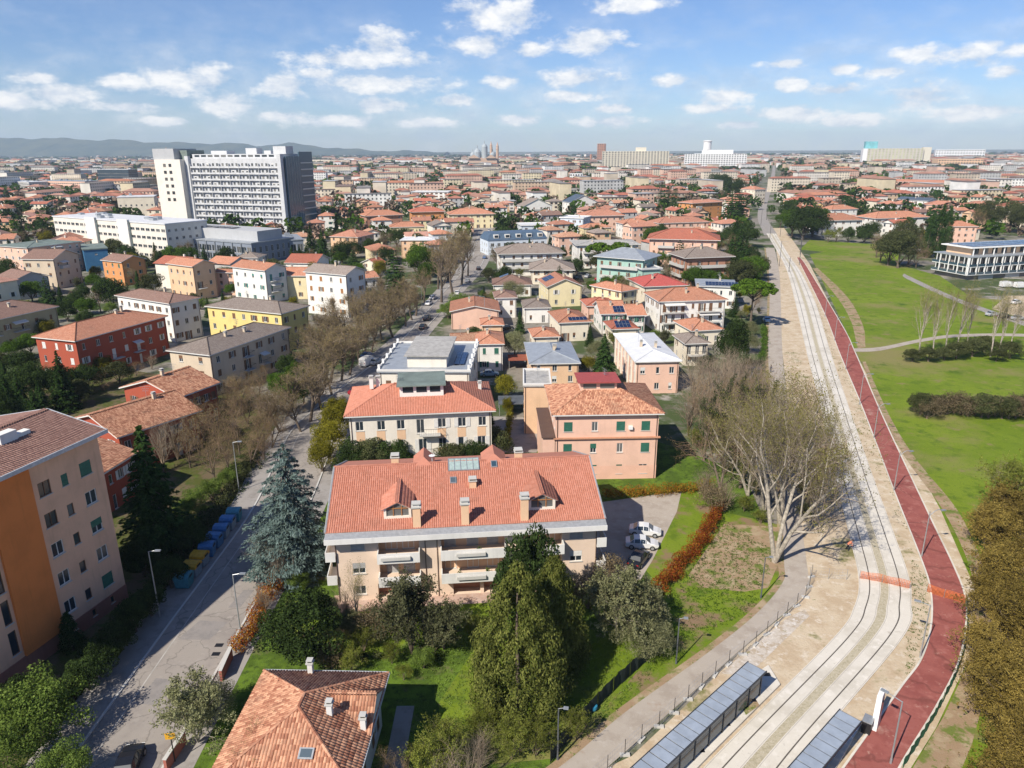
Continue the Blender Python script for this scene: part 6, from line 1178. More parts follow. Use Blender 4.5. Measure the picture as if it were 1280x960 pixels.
T('evergreen', 915, 470, 13, 'dark evergreen sunk in the grey thicket', wx=.6); T('drybush', 890, 640, 4, 'dry bush at the hedge corner'); T('bareshrub', 880, 625, 6, 'bare shrub at the hedge corner'); T('bareshrub', 905, 640, 6, 'bare twiggy shrub beside the bare earth')
for i, (x, y, h_) in enumerate(((1003, 640, 14), (1015, 600, 13), (992, 565, 14), (935, 620, 15), (900, 610, 13), (1022, 655, 9))): T('bigbare' if i % 2 else 'barebrown', x, y, h_, 'slender bare tree on the sandy side of the walkway' if x > 990 else 'bare brown tree above the hedge corner', 'bare trees on both sides of the walkway', wx=.9)
for x, y, h_ in ((885, 560, 3.5), (900, 575, 3), (915, 590, 3.2), (930, 600, 3), (945, 620, 3.2), (925, 570, 4), (905, 555, 4), (940, 560, 4), (1005, 650, 2.4), (1015, 630, 2.6), (1000, 620, 2.6), (930, 640, 2.4), (950, 655, 2.2), (870, 560, 3.5)): T('airygreen' if x % 2 else 'airybud', x, y, h_, 'green undergrowth below the bare walkway trees', 'undergrowth by the walkway', wx=1.2)
# park on the right
for x, y, h_ in ((1148, 448, 20), (1166, 446, 18), (1182, 437, 18), (1196, 440, 19), (1208, 436, 17), (1238, 446, 19), (1248, 442, 18), (1262, 438, 15)): T('poplar', x, y, h_, 'bare white stemmed poplar in the park', 'bare poplars in the park', wx=.75)
for x, y, h_ in ((1195, 448, 4), (1215, 446, 4.5), (1230, 440, 4), (1180, 450, 3), (1160, 452, 3.5), (1140, 452, 3), (1262, 448, 4), (1245, 452, 3)): T('greyolive', x, y, h_, 'dark bramble bush below the bare poplars', 'bramble below the poplars', wx=1.5)
for k in range(18): x = 1150+k*8.5; T('drybush' if k % 3 else 'greyolive', x, 520+RND.uniform(-4, 4), RND.uniform(3.4, 4.6), 'dense olive brown shrub in the park thicket', 'shrub row in the park', wx=1.3)
for x, y, h_, s in ((990, 296, 16, 'broadleaf'), (1003, 300, 18, 'evergreen'), (1015, 296, 17, 'evergreen'), (1022, 290, 15, 'broadleaf'), (985, 276, 14, 'evergreen'), (975, 285, 9, 'broadleaf'), (1060, 268, 16, 'cedar'), (1066, 265, 15, 'spruce'), (1052, 262, 12, 'evergreen')): T(s, x, y, h_, 'evergreen tree group on the far side of the tram road', 'evergreens beyond the tram road', wx=1.05)
for x, y, h_ in ((1110, 332, 15), (1122, 335, 16), (1100, 328, 13), (1135, 330, 16), (1145, 335, 14), (1095, 322, 12), (1128, 318, 16), (1230, 290, 18), (1245, 288, 18), (1260, 290, 18), (1272, 292, 16), (1220, 292, 15), (1112, 320, 14)): T('barebrown' if x % 2 else 'greyolive' if x % 3 == 0 else 'barebrown', x, y, h_, 'brown bare tree in the copse by the framed white building', 'brown copse by the framed building', wx=.9)
for x, y, h_ in ((1170, 322, 24), (1158, 322, 20), (1180, 315, 22)): T('cypress', x, y, h_, 'ivy covered columnar trunk in the copse', 'ivy columns in the copse', wx=1.1)
for x, y, h_ in ((1045, 302, 8), (1060, 303, 8), (1080, 304, 8), (1088, 300, 10), (1035, 303, 7)): T('budding' if x % 2 else 'evergreen', x, y, h_, 'garden tree along the park edge houses', 'park edge garden trees')
wr = random.Random(3)
for k in range(60):
    y_ = 655+k*6.3+wr.uniform(-8, 8); x_ = wr.uniform(1228 if y_ < 800 else 1222+(y_-800)*.12, 1330); T('airywillow', x_, y_, wr.uniform(3.4, 7.0), 'yellow brown willow thicket beside the red cycle path', 'willow thickets by the cycle path', wx=wr.uniform(.9, 1.2))
T('airybud', 1262, 655, 9.5, 'bright yellow green budding tree above the willow thicket', wx=.85); T('poplar', 1240, 640, 9, 'pale leaning trunk beside the budding tree', wx=.6)
# garden shrubs, front
for x, y, h_, s in ((330, 770, 4, 'bareshrub'), (350, 735, 6, 'bareshrub'), (340, 720, 7, 'bareshrub'), (430, 790, 6, 'bareshrub'), (445, 785, 8, 'poplar'), (470, 800, 4, 'drybush'), (590, 800, 3.0, 'airybud'), (560, 960, 4.5, 'airybud'), (600, 965, 4.5, 'bareshrub'), (540, 985, 5, 'airybud'), (640, 950, 4, 'airybud'), (575, 1000, 6, 'bareshrub'), (745, 745, 4.5, 'bareshrub'), (760, 735, 4, 'drybush'), (735, 760, 4, 'drybush'), (720, 925, 3, 'airybud'), (600, 930, 3.5, 'airybud'), (580, 945, 3, 'bareshrub'), (670, 945, 3.4, 'airybud'), (455, 815, 3, 'airybud'), (440, 800, 3.4, 'airygreen'), (540, 800, 3, 'airygreen'), (440, 840, 3, 'airybud'), (415, 835, 2.6, 'drybush'), (490, 830, 2.4, 'airybud'), (375, 740, 2.4, 'lightbush'), (395, 760, 2.0, 'lightbush'), (412, 770, 2.2, 'greyolive'), (530, 835, 2.2, 'lightbush'), (505, 850, 1.8, 'budding')):
    T(s, x, y, h_, {'bareshrub': 'bare twiggy shrub in the garden of the peach block', 'budding': 'pale budding shrub in the garden of the peach block', 'airybud': 'thin budding shrub in the garden of the peach block', 'airygreen': 'loose dull green shrub in the garden of the peach block', 'drybush': 'dry brown bush in the garden of the peach block', 'lightbush': 'low fresh green bush in the garden of the peach block', 'poplar': 'thin leafless trunk before the left balconies', 'greyolive': 'low dull green bush in the garden of the peach block'}[s], 'garden shrubs of the peach block')
T('barebrown', 345, 1010, 7.5, 'leafless tree in front of the villa roof', wx=.9); T('barebrown', 505, 985, 5, 'leafless shrub beside the villa', wx=.9)
# weeds on the construction verge
def tufts(name, label, polys, n, mat, size, hgt, z=.03):
    P = []
    for pl in polys:
        q = poly2(pl); xs = [p.x for p in q]; ys = [p.y for p in q]; c = 0
        while c < n:
            x, y = RND.uniform(min(xs), max(xs)), RND.uniform(min(ys), max(ys)); ins = False
            for i in range(len(q)):
                a, b = q[i], q[i-1]
                if (a.y > y) != (b.y > y) and x < (b.x-a.x)*(y-a.y)/(b.y-a.y)+a.x: ins = not ins
            if ins:
                c += 1
                for k in range(7): P.append((x+RND.gauss(0, size*1.6), y+RND.gauss(0, size*1.6), z+RND.random()*hgt))
    P = np.array(P); V, Fc = cards(P, np.tile([0, -.2, .7], (len(P), 1)), size, .8, .5); o = put(name, np_mesh(name, V, Fc, mat)); tag(o, label, 'weeds', kind='stuff'); return o
tufts('weeds', 'small green weeds dotted over the sandy strip', [[(1045, 450), (1062, 450), (1150, 690), (1135, 690)], [(1140, 700), (1160, 720), (1160, 800), (1130, 850), (1135, 760)], [(982, 440), (1000, 440), (1015, 520), (985, 520)], [(1010, 380), (1022, 380), (1045, 445), (1036, 440)]], 260, LM['green'], .06, .08)
tufts('meadow_grass', 'rough tussocky grass along the verges', [[(830, 760), (905, 650), (970, 690), (940, 765), (840, 815), (780, 880), (715, 935), (820, 820)]], 1500, LM['green'], .07, .10)
tufts('garden_growth', 'low mixed ground cover in the garden', [[(560, 950), (540, 850), (430, 840), (340, 800), (360, 750), (620, 770), (740, 790), (825, 790), (820, 830), (700, 945)]], 3000, LM['light'], .07, .18)
tufts('shaded_growth', 'low ground cover under the tall building', [[w(-43.4, 50), w(-39.9, 50), w(-39.9, 112), w(-46, 112), w(-43.4, 74)]], 500, LM['evergreen'], .14, .35)
# hedges
def hedge(label, pts, w_, h_, mat, n_per_m=130, size=.13, mats2=None):
    P = poly2(pts); P = resample(cat_rom(P, 4), max(8, int(sum((b-a).length for a, b in zip(P, P[1:]))*1.2))); C, Rr = [], []
    ln = sum((b-a).length for a, b in zip(P, P[1:])); o0 = P[0]
    for p in P:
        for k in range(4): C.append((p.x-o0.x+RND.gauss(0, w_*.22), p.y-o0.y+RND.gauss(0, w_*.22), h_*RND.uniform(.25, .72))); Rr.append(RND.uniform(.35, .55)*min(w_, h_))
    n = int(ln*n_per_m); V, Fc = lobes_cloud(C, Rr, n, size, .6, 1.0, .7); V[:, 2] = np.clip(V[:, 2], .02, None)
    R = thing('hedge', label, 'hedge', (o0.x, o0.y, 0)); me = np_mesh('hedge_leaves', V, Fc, [mat]+([mats2] if mats2 else []), (NR.random(n) < .35).astype(int) if mats2 else None); put('foliage', me, R)
    m = MB()
    for p in P[::2]: m.tube((p.x-o0.x, p.y-o0.y, 0), (p.x-o0.x+RND.gauss(0, .1), p.y-o0.y, h_*.7), .03, .015, 4, cap=False)
    m.build('stems', M_BARK, R); return R
hedge('tall orange red hedge between parking verge and bare earth', [(822, 742), (845, 715), (868, 690), (885, 665), (900, 640)], 1.5, 1.9, LM['redhedge'], 620, .085, LM['orangehedge'])
hedge('yellow and orange hedge behind the parking court', [(758, 622), (800, 620), (850, 616), (885, 612)], 1.4, 1.7, LM['orangehedge'], 520, .085, LM['golden'])
hedge('orange red hedge along the street pavement', [(300, 815), (318, 785), (330, 760), (345, 735)], 1.6, 2.0, LM['orangehedge'], 620, .085, LM['redhedge'])
hedge('clipped green roadside hedge left of the street', [w(-41.0, 74), w(-41.0, 90), w(-41.6, 104), w(-42.6, 114)], 1.5, 1.6, LM['greyolive'], 200)
hedge('dark roadside hedge at the foot of the tall building', [w(-40.6, 52), w(-40.6, 62), w(-40.8, 73)], 2.0, 1.8, LM['evergreen'], 200)
hedge('shaggy green hedge overgrowing the dark fence', [(822, 815), (826, 790), (822, 765)], 1.6, 2.2, LM['olive'], 260)
hedge('trimmed low hedge in the front garden', [(400, 812), (430, 822), (470, 825)], 1.0, .8, LM['greyolive'], 150)
hedge('green hedge beside the side path', [(634, 560), (636, 530), (640, 505)], .9, 1.8, LM['golden'], 150)
hedge('hedge along the walkway by the umbrella pine', [(952, 455), (955, 430), (955, 412)], 1.4, 1.6, LM['broad'] if 'broad' in LM else LM['green'], 120)
# ================================================================ vehicles
def car_proto(paint, van=False):
    st = [(-2.1, .42, .70, .70, .62, .55), (-2.02, .30, .86, .88, .78, .70), (-1.5, .24, .92, 1.02, .84, .76), (-1.0, .24, .93, 1.38, .86, .64), (-.2, .24, .92, 1.47, .86, .62), (.45, .24, .90, 1.38, .86, .62), (1.05, .24, .88, .95, .85, .74), (1.6, .26, .80, .84, .83, .72), (2.0, .32, .66, .68, .74, .62), (2.1, .40, .58, .58, .60, .5)] if not van else \
         [(-2.5, .42, .9, 1.9, .85, .80), (-2.45, .30, 1.0, 2.05, .92, .86), (-1.0, .26, 1.05, 2.12, .94, .86), (.9, .26, 1.05, 2.10, .94, .84), (1.5, .26, 1.05, 1.85, .93, .80), (2.1, .28, 1.0, 1.12, .90, .80), (2.5, .36, .72, .76, .80, .7)]
    m = MB(); ring = []
    for x, zb, zw, zr, hb, hr in st:
        r = [(x, -hb*.9, zb), (x, -hb, zb+.12), (x, -hb, zw), (x, -hr, zr), (x, hr, zr), (x, hb, zw), (x, hb, zb+.12), (x, hb*.9, zb)]; ring.append(r)
    m.v = [p for r in ring for p in r]
    for i in range(len(ring)-1):
        for k in range(8): m.f.append((i*8+k, i*8+(k+1) % 8, i*8+8+(k+1) % 8, i*8+8+k))
    m.f += [tuple(range(8)), tuple(range((len(ring)-1)*8+7, (len(ring)-1)*8-1, -1))]; m.f = [f[::-1] for f in m.f]; m.m = [0]*len(m.f); m.uv = [None]*len(m.f)
    parts = [('body', m.mesh('car_body', paint), None)]
    def quad(pts, out, ins=.12):
        c = sum((Vector(p) for p in pts), Vector())/len(pts); return [Vector(p).lerp(c, ins)+Vector(out)*.012 for p in pts]
    gl = []
    a, b = (2, 5) if not van else (3, 4)
    for i in range(2, 6) if not van else (3, 4):
        if i+1 >= len(ring): continue
        for s, (k0, k1) in ((-1, (2, 3)), (1, (5, 4))): q = [ring[i][k0], ring[i+1][k0], ring[i+1][k1], ring[i][k1]]; gl.append(('side_window', quad(q if s < 0 else q[::-1], (0, s, .3))))
    wi = (5, 6) if not van else (4, 5); gl.append(('windscreen', quad([ring[wi[1]][3], ring[wi[1]][4], ring[wi[0]][4], ring[wi[0]][3]], (.5, 0, .8), .06)))
    ri = (2, 3) if not van else (0, 0)
    if not van: gl.append(('rear_window', quad([ring[3][3], ring[3][4], ring[2][4], ring[2][3]], (-.5, 0, .8), .06)))
    for nme, q in gl: g = MB(); g.face(q); parts.append((nme, g.mesh(nme, M_GLASS), None))
    wm = MB(); prof = [(.0, -.10), (.30, -.10), (.33, -.06), (.33, .06), (.30, .10), (.0, .10)]
    w_ = MB(); w_.tube((0, -.1, 0), (0, .1, 0), .33, .33, 14); wme = w_.mesh('wheel', plain('tyre_rubber', (.018, .018, .018), .9)); h_ = MB(); h_.tube((0, -.106, 0), (0, .106, 0), .2, .2, 10); hme = h_.mesh('rim', M_STEEL); wx = (1.3, -1.3) if not van else (1.6, -1.5)
    for x in wx:
        for y in (-.78, .78): parts.append(('wheel', wme, (x, y, .33), hme))
    for y in (-.6, .6):
        l = MB(); l.box(-.04, .03, -.14, .14, -.06, .06); parts.append(('headlight', l.mesh('headlight', M_WHITE), (2.02 if not van else 2.44, y, .62 if not van else .75))); t = MB(); t.box(-.03, .04, -.12, .12, -.08, .08); parts.append(('tail_light', t.mesh('tail_light', plain('tail_red', (.35, .02, .02), .3)), (-2.06 if not van else -2.5, y, .74 if not van else .95)))
    return parts
PAINT = {k: plain('paint_'+k, c, .25, .1, .04, 1, .6) for k, c in dict(white=(.72, .72, .71), black=(.015, .016, .02), blue=(.06, .13, .26), silver=(.40, .42, .44), red=(.30, .02, .03), lightblue=(.25, .38, .48)).items()}
CARP = {}
def car(label, px, py, rot, paint='white', van=False, group=None, z=.055, s=1.0):
    key = (paint, van)
    if key not in CARP: CARP[key] = car_proto(PAINT[paint], van)
    g = G(px, py); R = thing('van' if van else 'car', label, 'van' if van else 'car', (g.x, g.y, z), math.radians(rot), group, s)
    for p in CARP[key]:
        o = put(p[0], p[1], R, p[2] if p[2] else None)
        if len(p) > 3: put('rim', p[3], o)
    TREES.append((Vector((g.x, g.y)), 2.5)); return R
car('white hatchback parked farthest from the camera side cars in the court', 806, 668, -12, 'white'); car('white hatchback parked beside the dark car in the court', 802, 684, -8, 'white'); car('dark car parked by the olive tree in the court', 798, 703, 60, 'black')
bpy.data.objects['car']['label'] = 'white hatchback parked next to the hedge end of the court'
for i, (x, y, c, r) in enumerate(((536, 381, 'white', 80), (541, 374, 'white', 80), (534, 400, 'black', 82), (529, 411, 'black', 82), (553, 345, 'silver', 80), (505, 443, 'silver', 75))): car('%s car on the avenue beside the bare plane trees' % {'white': 'white', 'black': 'dark', 'silver': 'silver'}[c], x, y, r, c, group='cars along the avenue')
car('white delivery van with blue tarpaulin car behind it on the avenue', 460, 456, 70, 'white', True); bpy.data.objects['van']['label'] = 'white van parked under the plane trees'
car('blue car under the plane trees behind the white van', 459, 447, 70, 'blue'); car('pale blue car beside the white house with green shutters', 612, 470, 5, 'lightblue'); car('dark car in the street beside the tiled villa', 162, 962, 100, 'black'); car('dark red car parked under the plane trees', 446, 492, 65, 'red')
car('car parked on the pavement by the plane trees', 470, 455, 70, 'silver', group='cars along the avenue'); car('small dark car at the yard of the round topiary', 633, 412, 30, 'black'); car('pale car near the umbrella pine', 958, 402, 80, 'lightblue')
for x, y, c in ((712, 352, 'white'), (720, 350, 'black'), (748, 350, 'red'), (735, 347, 'silver'), (758, 346, 'blue')): car('%s car parked before the white balcony building' % dict(white='white', black='black', red='red', silver='silver', blue='blue')[c], x, y, 60, c, group='cars before the balcony building')
for i, (x, y) in enumerate(((1258, 359), (1276, 360), (1270, 380), (1250, 384))): car('white van parked beside the framed white building', x, y, 10 if i < 2 else 25, 'white', i < 2 or i == 3, group='vans beside the framed building') if i < 3 else None
for x, y, c in ((1240, 395, 'silver'), (1255, 398, 'black'), (1272, 400, 'silver')): car('%s car on the park car park' % c, x, y, 15, c, group='cars on the park car park')
for i in range(7): p = STREET[min(len(STREET)-1, 62+i*4)]; q = PX((p.x+3.2, p.y, 0)); car('parked car along the far avenue kerb', q[0], q[1], 85, ('white', 'silver', 'black', 'blue', 'red')[i % 5], group='cars along the far avenue')

# ================================================================ street furniture
BINM = [plain('bin_blue', (.05, .17, .36), .5, 0, .2), plain('bin_grey', (.20, .27, .33), .5, 0, .15), plain('bin_yellow', (.55, .30, .02), .5, 0, .15), plain('bin_teal', (.05, .22, .28), .5, 0, .2)]
def bin_(label, x, y, lid, body, group):
    R = thing('recycling_bin', label, 'recycling bin', (x, y, .03), RND.uniform(-.1, .1), group); m = MB(); m.prism([(-.75, -.7), (.75, -.7), (.75, .7), (-.75, .7)], .1, 1.25, 0, [(-.85, -.8), (.85, -.8), (.85, .8), (-.85, .8)]); m.build('bin_body', body, R)
    l = MB(); prof = [(-.87, 1.255), (-.8, 1.55), (-.45, 1.8), (.45, 1.8), (.8, 1.55), (.87, 1.255)]; n = len(prof)
    l.v = [(-.87, a, z) for a, z in prof]+[(.87, a, z) for a, z in prof]; l.f = [(i, i+1, n+i+1, n+i) for i in range(n-1)]+[tuple(range(n))[::-1], tuple(range(n, 2*n))]; l.m = [0]*len(l.f); l.uv = [None]*len(l.f); lo = l.build('lid', lid, R)
    f = MB(); f.box(.873, .9, -.4, .4, 1.3, 1.55); f.build('hatch', M_BLACK, lo)
    for a in (-.6, .6):
        for b in (-.5, .5): q = MB(); q.tube((a, b-.05, .06), (a, b+.05, .06), .08, n=8); q.build('wheel', M_BLACK, R)
for i in range(8):
    y = 73.4+i*2.25; lid, body = (BINM[2], BINM[1]) if i in (1, 2) else (BINM[0], BINM[0]) if i in (3, 4) else (BINM[0], BINM[1]) if i < 7 else (BINM[3], BINM[3])
    if i == 0: lid, body = BINM[3], BINM[3]
    bin_('grey recycling bin with orange yellow lid at the kerb' if i in (1, 2) else 'dark teal recycling bin at the end of the kerb row' if i in (0, 7) else 'blue domed recycling bin at the kerb' if i in (3, 4) else 'grey recycling bin with blue lid at the kerb', -38.1+.02*i, y, lid, body, 'recycling bins along the kerb')
def lamp(label, px, py, h_, arm=1.2, ang=0, group='tall street lamps', mat=M_STEEL, head=.5, curved=False):
    g = G(px, py); R = thing('street_lamp', label, 'street lamp', (g.x, g.y, .03), math.radians(ang), group); m = MB(); m.tube((0, 0, 0), (0, 0, .5), .1, .09, 8); m.tube((0, 0, .5), (0, 0, h_), .075, .05, 8); m.build('pole', mat, R); a = MB()
    if curved:
        P = [Vector((arm*t, 0, h_-.6+.75*math.sin(t*2.2))) for t in (0, .2, .4, .6, .8, 1)]
        for p, q in zip(P, P[1:]): a.tube(p, q, .045, .04, 6)
        tip = P[-1]
    else: a.tube((0, 0, h_-.03), (arm, 0, h_+.12), .04, .035, 6); tip = Vector((arm, 0, h_+.12))
    a.build('arm', mat, R); hd = MB(); hd.box(tip.x-.1, tip.x+head, -.13, .13, tip.z-.06, tip.z+.06); hd.build('lamp_head', plain('lamp_head_grey', (.22, .24, .26), .5), R)
LB = 'tall grey street lamp beside the shaded street'
for x, y, h_ in ((200, 771, 8.0), (299, 614, 7.8), (303, 806, 8.2)): lamp(LB, x, y, h_, .8, 0)
for x, y in ((845, 830), (951, 748), (697, 950)): lamp('slim dark path lamp on the verge', x, y, 5.2, .5, -10, 'path lamps', plain('lamp_dark', (.12, .13, .14), .5, .3), .3)
for x, y in ((1152, 696), (1117, 614), (1092, 548), (1074, 506), (1057, 462), (1043, 426), (1031, 396)): lamp('galvanised lamp with curved arm leaning over the cycle path', x, y, 6.2, 1.6, 10, 'curved lamps on the cycle path', M_STEEL, .5, True)
lamp('grey lamp post standing at the near end of the cycle path', 1113, 955, 6.2, 1.2, 130, 'cycle path lamps'); lamp('grey lamp post by the white totem', 1150, 822, 6.0, .9, 150, 'cycle path lamps')
for x, y, h_ in ((528, 395, 9), (606, 410, 9), (555, 395, 8)): lamp('pale lamp post along the avenue', x, y, h_, 1.0, 180, 'avenue lamps')
for i, (x, y, h_) in enumerate(((974, 333, 11), (999, 331, 12), (1000, 318, 10), (986, 340, 6), (962, 300, 10), (975, 296, 10), (958, 275, 11), (966, 268, 11), (951, 282, 10))):
    g = G(x, y); R = thing('tram_mast', 'dark tram mast beside the far stop', 'mast', (g.x, g.y, .02), 0, 'tram masts'); m = MB(); m.tube((0, 0, 0), (0, 0, h_), .13, .09, 8); m.build('pole', plain('mast_dark', (.07, .07, .075), .6), R); m = MB(); m.tube((0, 0, h_-.6), (-3 if i % 2 else 3, 0, h_-.3), .05, .04, 6); m.build('bracket', M_STEEL, R)
# yellow sign by the olive tree, red walls of the villa, blue sign
g = G(219, 952); R = thing('direction_sign', 'small orange yellow direction sign on a dark post', 'sign', (g.x, g.y, .03), .1); m = MB(); m.tube((0, 0, 0), (0, 0, 3.0), .05, n=8); m.build('post', M_BLACK, R); m = MB(); m.box(-.42, .42, -.09, -.055, 2.35, 2.95); m.build('sign_board', plain('sign_yellow', (.62, .32, .02), .5), R)
def low_wall(label, pts, h_, t_, mat, name='garden_wall', z=0, cat='wall'):
    P = poly2(pts); R = thing(name, label, cat, (P[0].x, P[0].y, z)); m = MB()
    for a, b in zip(P, P[1:]):
        d = (b-a); ang = math.atan2(d.y, d.x); o = a-P[0]; M_ = Matrix.Translation((o.x, o.y, 0)) @ Matrix.Rotation(ang, 4, 'Z'); m.box(0, d.length, -t_/2, t_/2, 0, h_, M=M_)
    m.build('wall_face', mat, R); m = MB()
    for a, b in zip(P, P[1:]):
        d = (b-a); ang = math.atan2(d.y, d.x); o = a-P[0]; M_ = Matrix.Translation((o.x, o.y, 0)) @ Matrix.Rotation(ang, 4, 'Z'); m.box(0, d.length, -t_/2-.05, t_/2+.05, h_+.003, h_+.08, M=M_)
    m.build('coping', M_CONC, R)
RW = wall_mat('wall_gardenred', (.34, .12, .09), .3)
low_wall('red rendered garden wall beside the street, by the orange hedge', [(277, 852), (290, 822)], 1.2, .25, RW); low_wall('red rendered garden wall below the grey olive tree', [(208, 965), (232, 928)], 1.2, .25, RW)
low_wall('pale boundary wall by the pink house', [(690, 598), (684, 560), (680, 530)], 1.6, .25, WM('palepink')); low_wall('cream wall along the white house yard', [(432, 590), (428, 560)], 1.4, .25, WM('cream'))
# fences
def fence(label, pts, h_, step, post_mat, fill, name='fence', foot_block=False, group=None, wires=0, z=.03, openfill=None):
    P = resample(cat_rom(poly2(pts), 6), 80); ln = sum((b-a).length for a, b in zip(P, P[1:])); P = resample(P, max(2, int(ln/step)+1)); R = thing(name, label, 'fence', (P[0].x, P[0].y, z), 0, group); o = P[0]
    pm = MB(); pm.tube((0, 0, 0), (0, 0, h_), .028, n=6); pme = pm.mesh('post', post_mat); bm = MB(); bm.box(-.42, .42, -.16, .16, 0, .18); bme = bm.mesh('foot_block', M_CONC)
    for i, p in enumerate(P):
        put('post', pme, R, (p.x-o.x, p.y-o.y, 0))
        if foot_block: put('foot_block', bme, R, (p.x-o.x, p.y-o.y, .0), RND.uniform(-.3, 1.0))
        if i == len(P)-1: continue
        q = P[i+1]; d = q-p; a = math.atan2(d.y, d.x); m = MB()
        if wires:
            for k in range(wires+1): z_ = .15+(h_-.2)*k/wires; m.tube((0, 0, z_), (d.length, 0, z_), .009, n=3, cap=False)
            for k in range(int(d.length/.3)): m.tube((k*.3, 0, .15), (k*.3, 0, h_-.05), .006, n=3, cap=False)
        else:
            k = 6
            for j in range(k):
                x0, x1 = d.length*j/k, d.length*(j+1)/k; y0, y1 = .06*math.sin(j*1.9+i), .06*math.sin((j+1)*1.9+i); zt = h_-.1-.06*math.sin(j*1.3+i*2); zt2 = h_-.1-.06*math.sin((j+1)*1.3+i*2)
                m.face([(x0, y0, .05), (x1, y1, .05), (x1, y1, zt2), (x0, y0, zt)]); m.face([(x0, y0+.01, zt), (x1, y1+.01, zt2), (x1, y1+.01, .05), (x0, y0+.01, .05)])
        m.build('panel', fill, R, loc=(p.x-o.x, p.y-o.y, 0), rotz=a)
fence('dark green screened garden fence along the verge', [(688, 955), (722, 912), (765, 866), (805, 830), (822, 812)], 1.7, 2.5, M_BLACK, plain('dark_screen', (.018, .03, .026), .9), group=None)
fence('wire construction fence on concrete blocks beside the walkway', [(735, 985), (767, 958), (798, 929), (829, 905), (855, 880), (880, 857), (906, 835), (930, 818), (952, 800), (971, 781), (992, 762), (1008, 745), (1014, 722)], 1.7, 2.3, M_BLACK, M_STEEL, foot_block=True, wires=3)
fence('short wire fence across the sandy strip', [(1012, 722), (1035, 724), (1058, 725)], 1.4, 2.0, M_STEEL, M_STEEL, wires=3)
fence('green screened fence edging the cycle path', [(1128, 962), (1172, 890), (1200, 832), (1209, 785), (1208, 756)], 1.1, 2.5, plain('green_post', (.02, .12, .06), .6), plain('green_screen', (.012, .10, .055), .8))
NET = plain('orange_net', (.62, .17, .05), .8, 0, .25, 6)
def net(label, pts, h_):
    P = resample(poly2(pts), 12); R = thing('safety_net', label, 'barrier', (P[0].x, P[0].y, .13)); o = P[0]
    for p in (P[0], P[5], P[-1]): m = MB(); m.tube((p.x-o.x, p.y-o.y, -.1), (p.x-o.x, p.y-o.y, h_+.1), .025, n=6); m.build('post', M_STEEL, R)
    m = MB(); k = 6
    for a, b in zip(P, P[1:]):
        for j in range(k+1): z_ = h_*j/k; sag = .05*math.sin(a.x*3); m.tube((a.x-o.x, a.y-o.y, z_+sag), (b.x-o.x, b.y-o.y, z_+.05*math.sin(b.x*3)), .03, n=3, cap=False)
        for j in range(3): c = a.lerp(b, j/3); m.tube((c.x-o.x, c.y-o.y, 0), (c.x-o.x, c.y-o.y, h_), .02, n=3, cap=False)
    m.build('net', NET, R)
net('orange plastic safety net stretched across the tram track', [(1074, 724), (1098, 728), (1137, 737)], .95); net('orange plastic safety net across the red cycle path', [(1158, 740), (1180, 748), (1207, 755)], .95)
# tram shelters
def shelter(label, pts0, pts1, n, z=.28, h_=2.7, wdt=1.75, ext=6, back=False):
    a, b = G(*pts0, 3.0).xy, G(*pts1, 3.0).xy; k_ = ext/n; a, b = (a-(b-a)*k_, b) if back else (a, b+(b-a)*k_); n += ext; d = b-a; L = d.length; ang = math.atan2(d.y, d.x); R = thing('tram_shelter', label, 'shelter', (a.x, a.y, z), ang, 'tram shelters'); fr = plain('shelter_frame', (.05, .055, .065), .5, .3); pn = plain('shelter_panel', (.36, .41, .47), .25, .2, .12, .8, .6)
    st = L/n; pm = MB(); pm.box(.05, st-.05, -wdt/2, wdt/2, 0, .04); pme = pm.mesh('roof_panel', pn)
    for i in range(n): put('roof_panel', pme, R, (i*st, 0, h_+.05))
    m = MB(); m.box(-.1, L+.1, -wdt/2-.08, -wdt/2, h_-.05, h_+.12); m.box(-.1, L+.1, wdt/2, wdt/2+.08, h_-.05, h_+.12)
    for i in range(n+1): m.box(i*st-.045, i*st+.045, -wdt/2, wdt/2, h_-.05, h_+.045)
    m.build('roof_frame', fr, R); cm = MB(); cm.box(-.07, .07, -.07, .07, 0, h_-.055); cme = cm.mesh('column', fr)
    for i in range(0, n+1, 2): put('column', cme, R, (min(max(i*st, .1), L-.1), wdt/2-.3, 0))
    g = MB(); g.box(0, L, wdt/2-.32, wdt/2-.28, .3, 2.2); g.build('glass_screen', M_BLUEGLASS, R); s_ = MB(); s_.box(st, L-st, wdt/2-1.0, wdt/2-.5, .42, .48)
    for i in range(4): x = st+(L-2*st)*(i+.5)/4; s_.box(x-.05, x+.05, wdt/2-.8, wdt/2-.7, 0, .42)
    s_.build('bench', M_STEEL, R)
shelter('long grey panelled tram shelter beside the walkway', (946, 834), (813, 958), 15)
R_ = shelter('shorter grey tram shelter beside the red cycle path', (1009, 958), (1063, 895), 7, back=True)
g = G(1094, 908); R = thing('info_totem', 'white slanted information totem at the platform end', 'totem', (g.x, g.y, .05), .9, None, 1.3); m = MB(); m.prism([(-.55, -.18), (.55, -.18), (.55, .18), (-.55, .18)], 0, 2.7, 0, [(-.35, -.16), (.55, -.16), (.55, .16), (-.35, .16)]); m.build('totem_body', M_WHITE, R); m = MB(); m.box(-.3, .45, -.19, -.183, 1.2, 2.2); m.build('screen', M_GLASS, R)
g = G(1083, 914); R = thing('platform_cabinet', 'black technical cabinet beside the white totem', 'cabinet', (g.x, g.y, .05), .9); m = MB(); m.box(-.5, .5, -.35, .35, 0, 1.2); m.build('cabinet_body', M_BLACK, R); m = MB(); m.box(-.55, .55, -.4, .4, 1.203, 1.28); m.build('cabinet_top', M_STEEL, R)
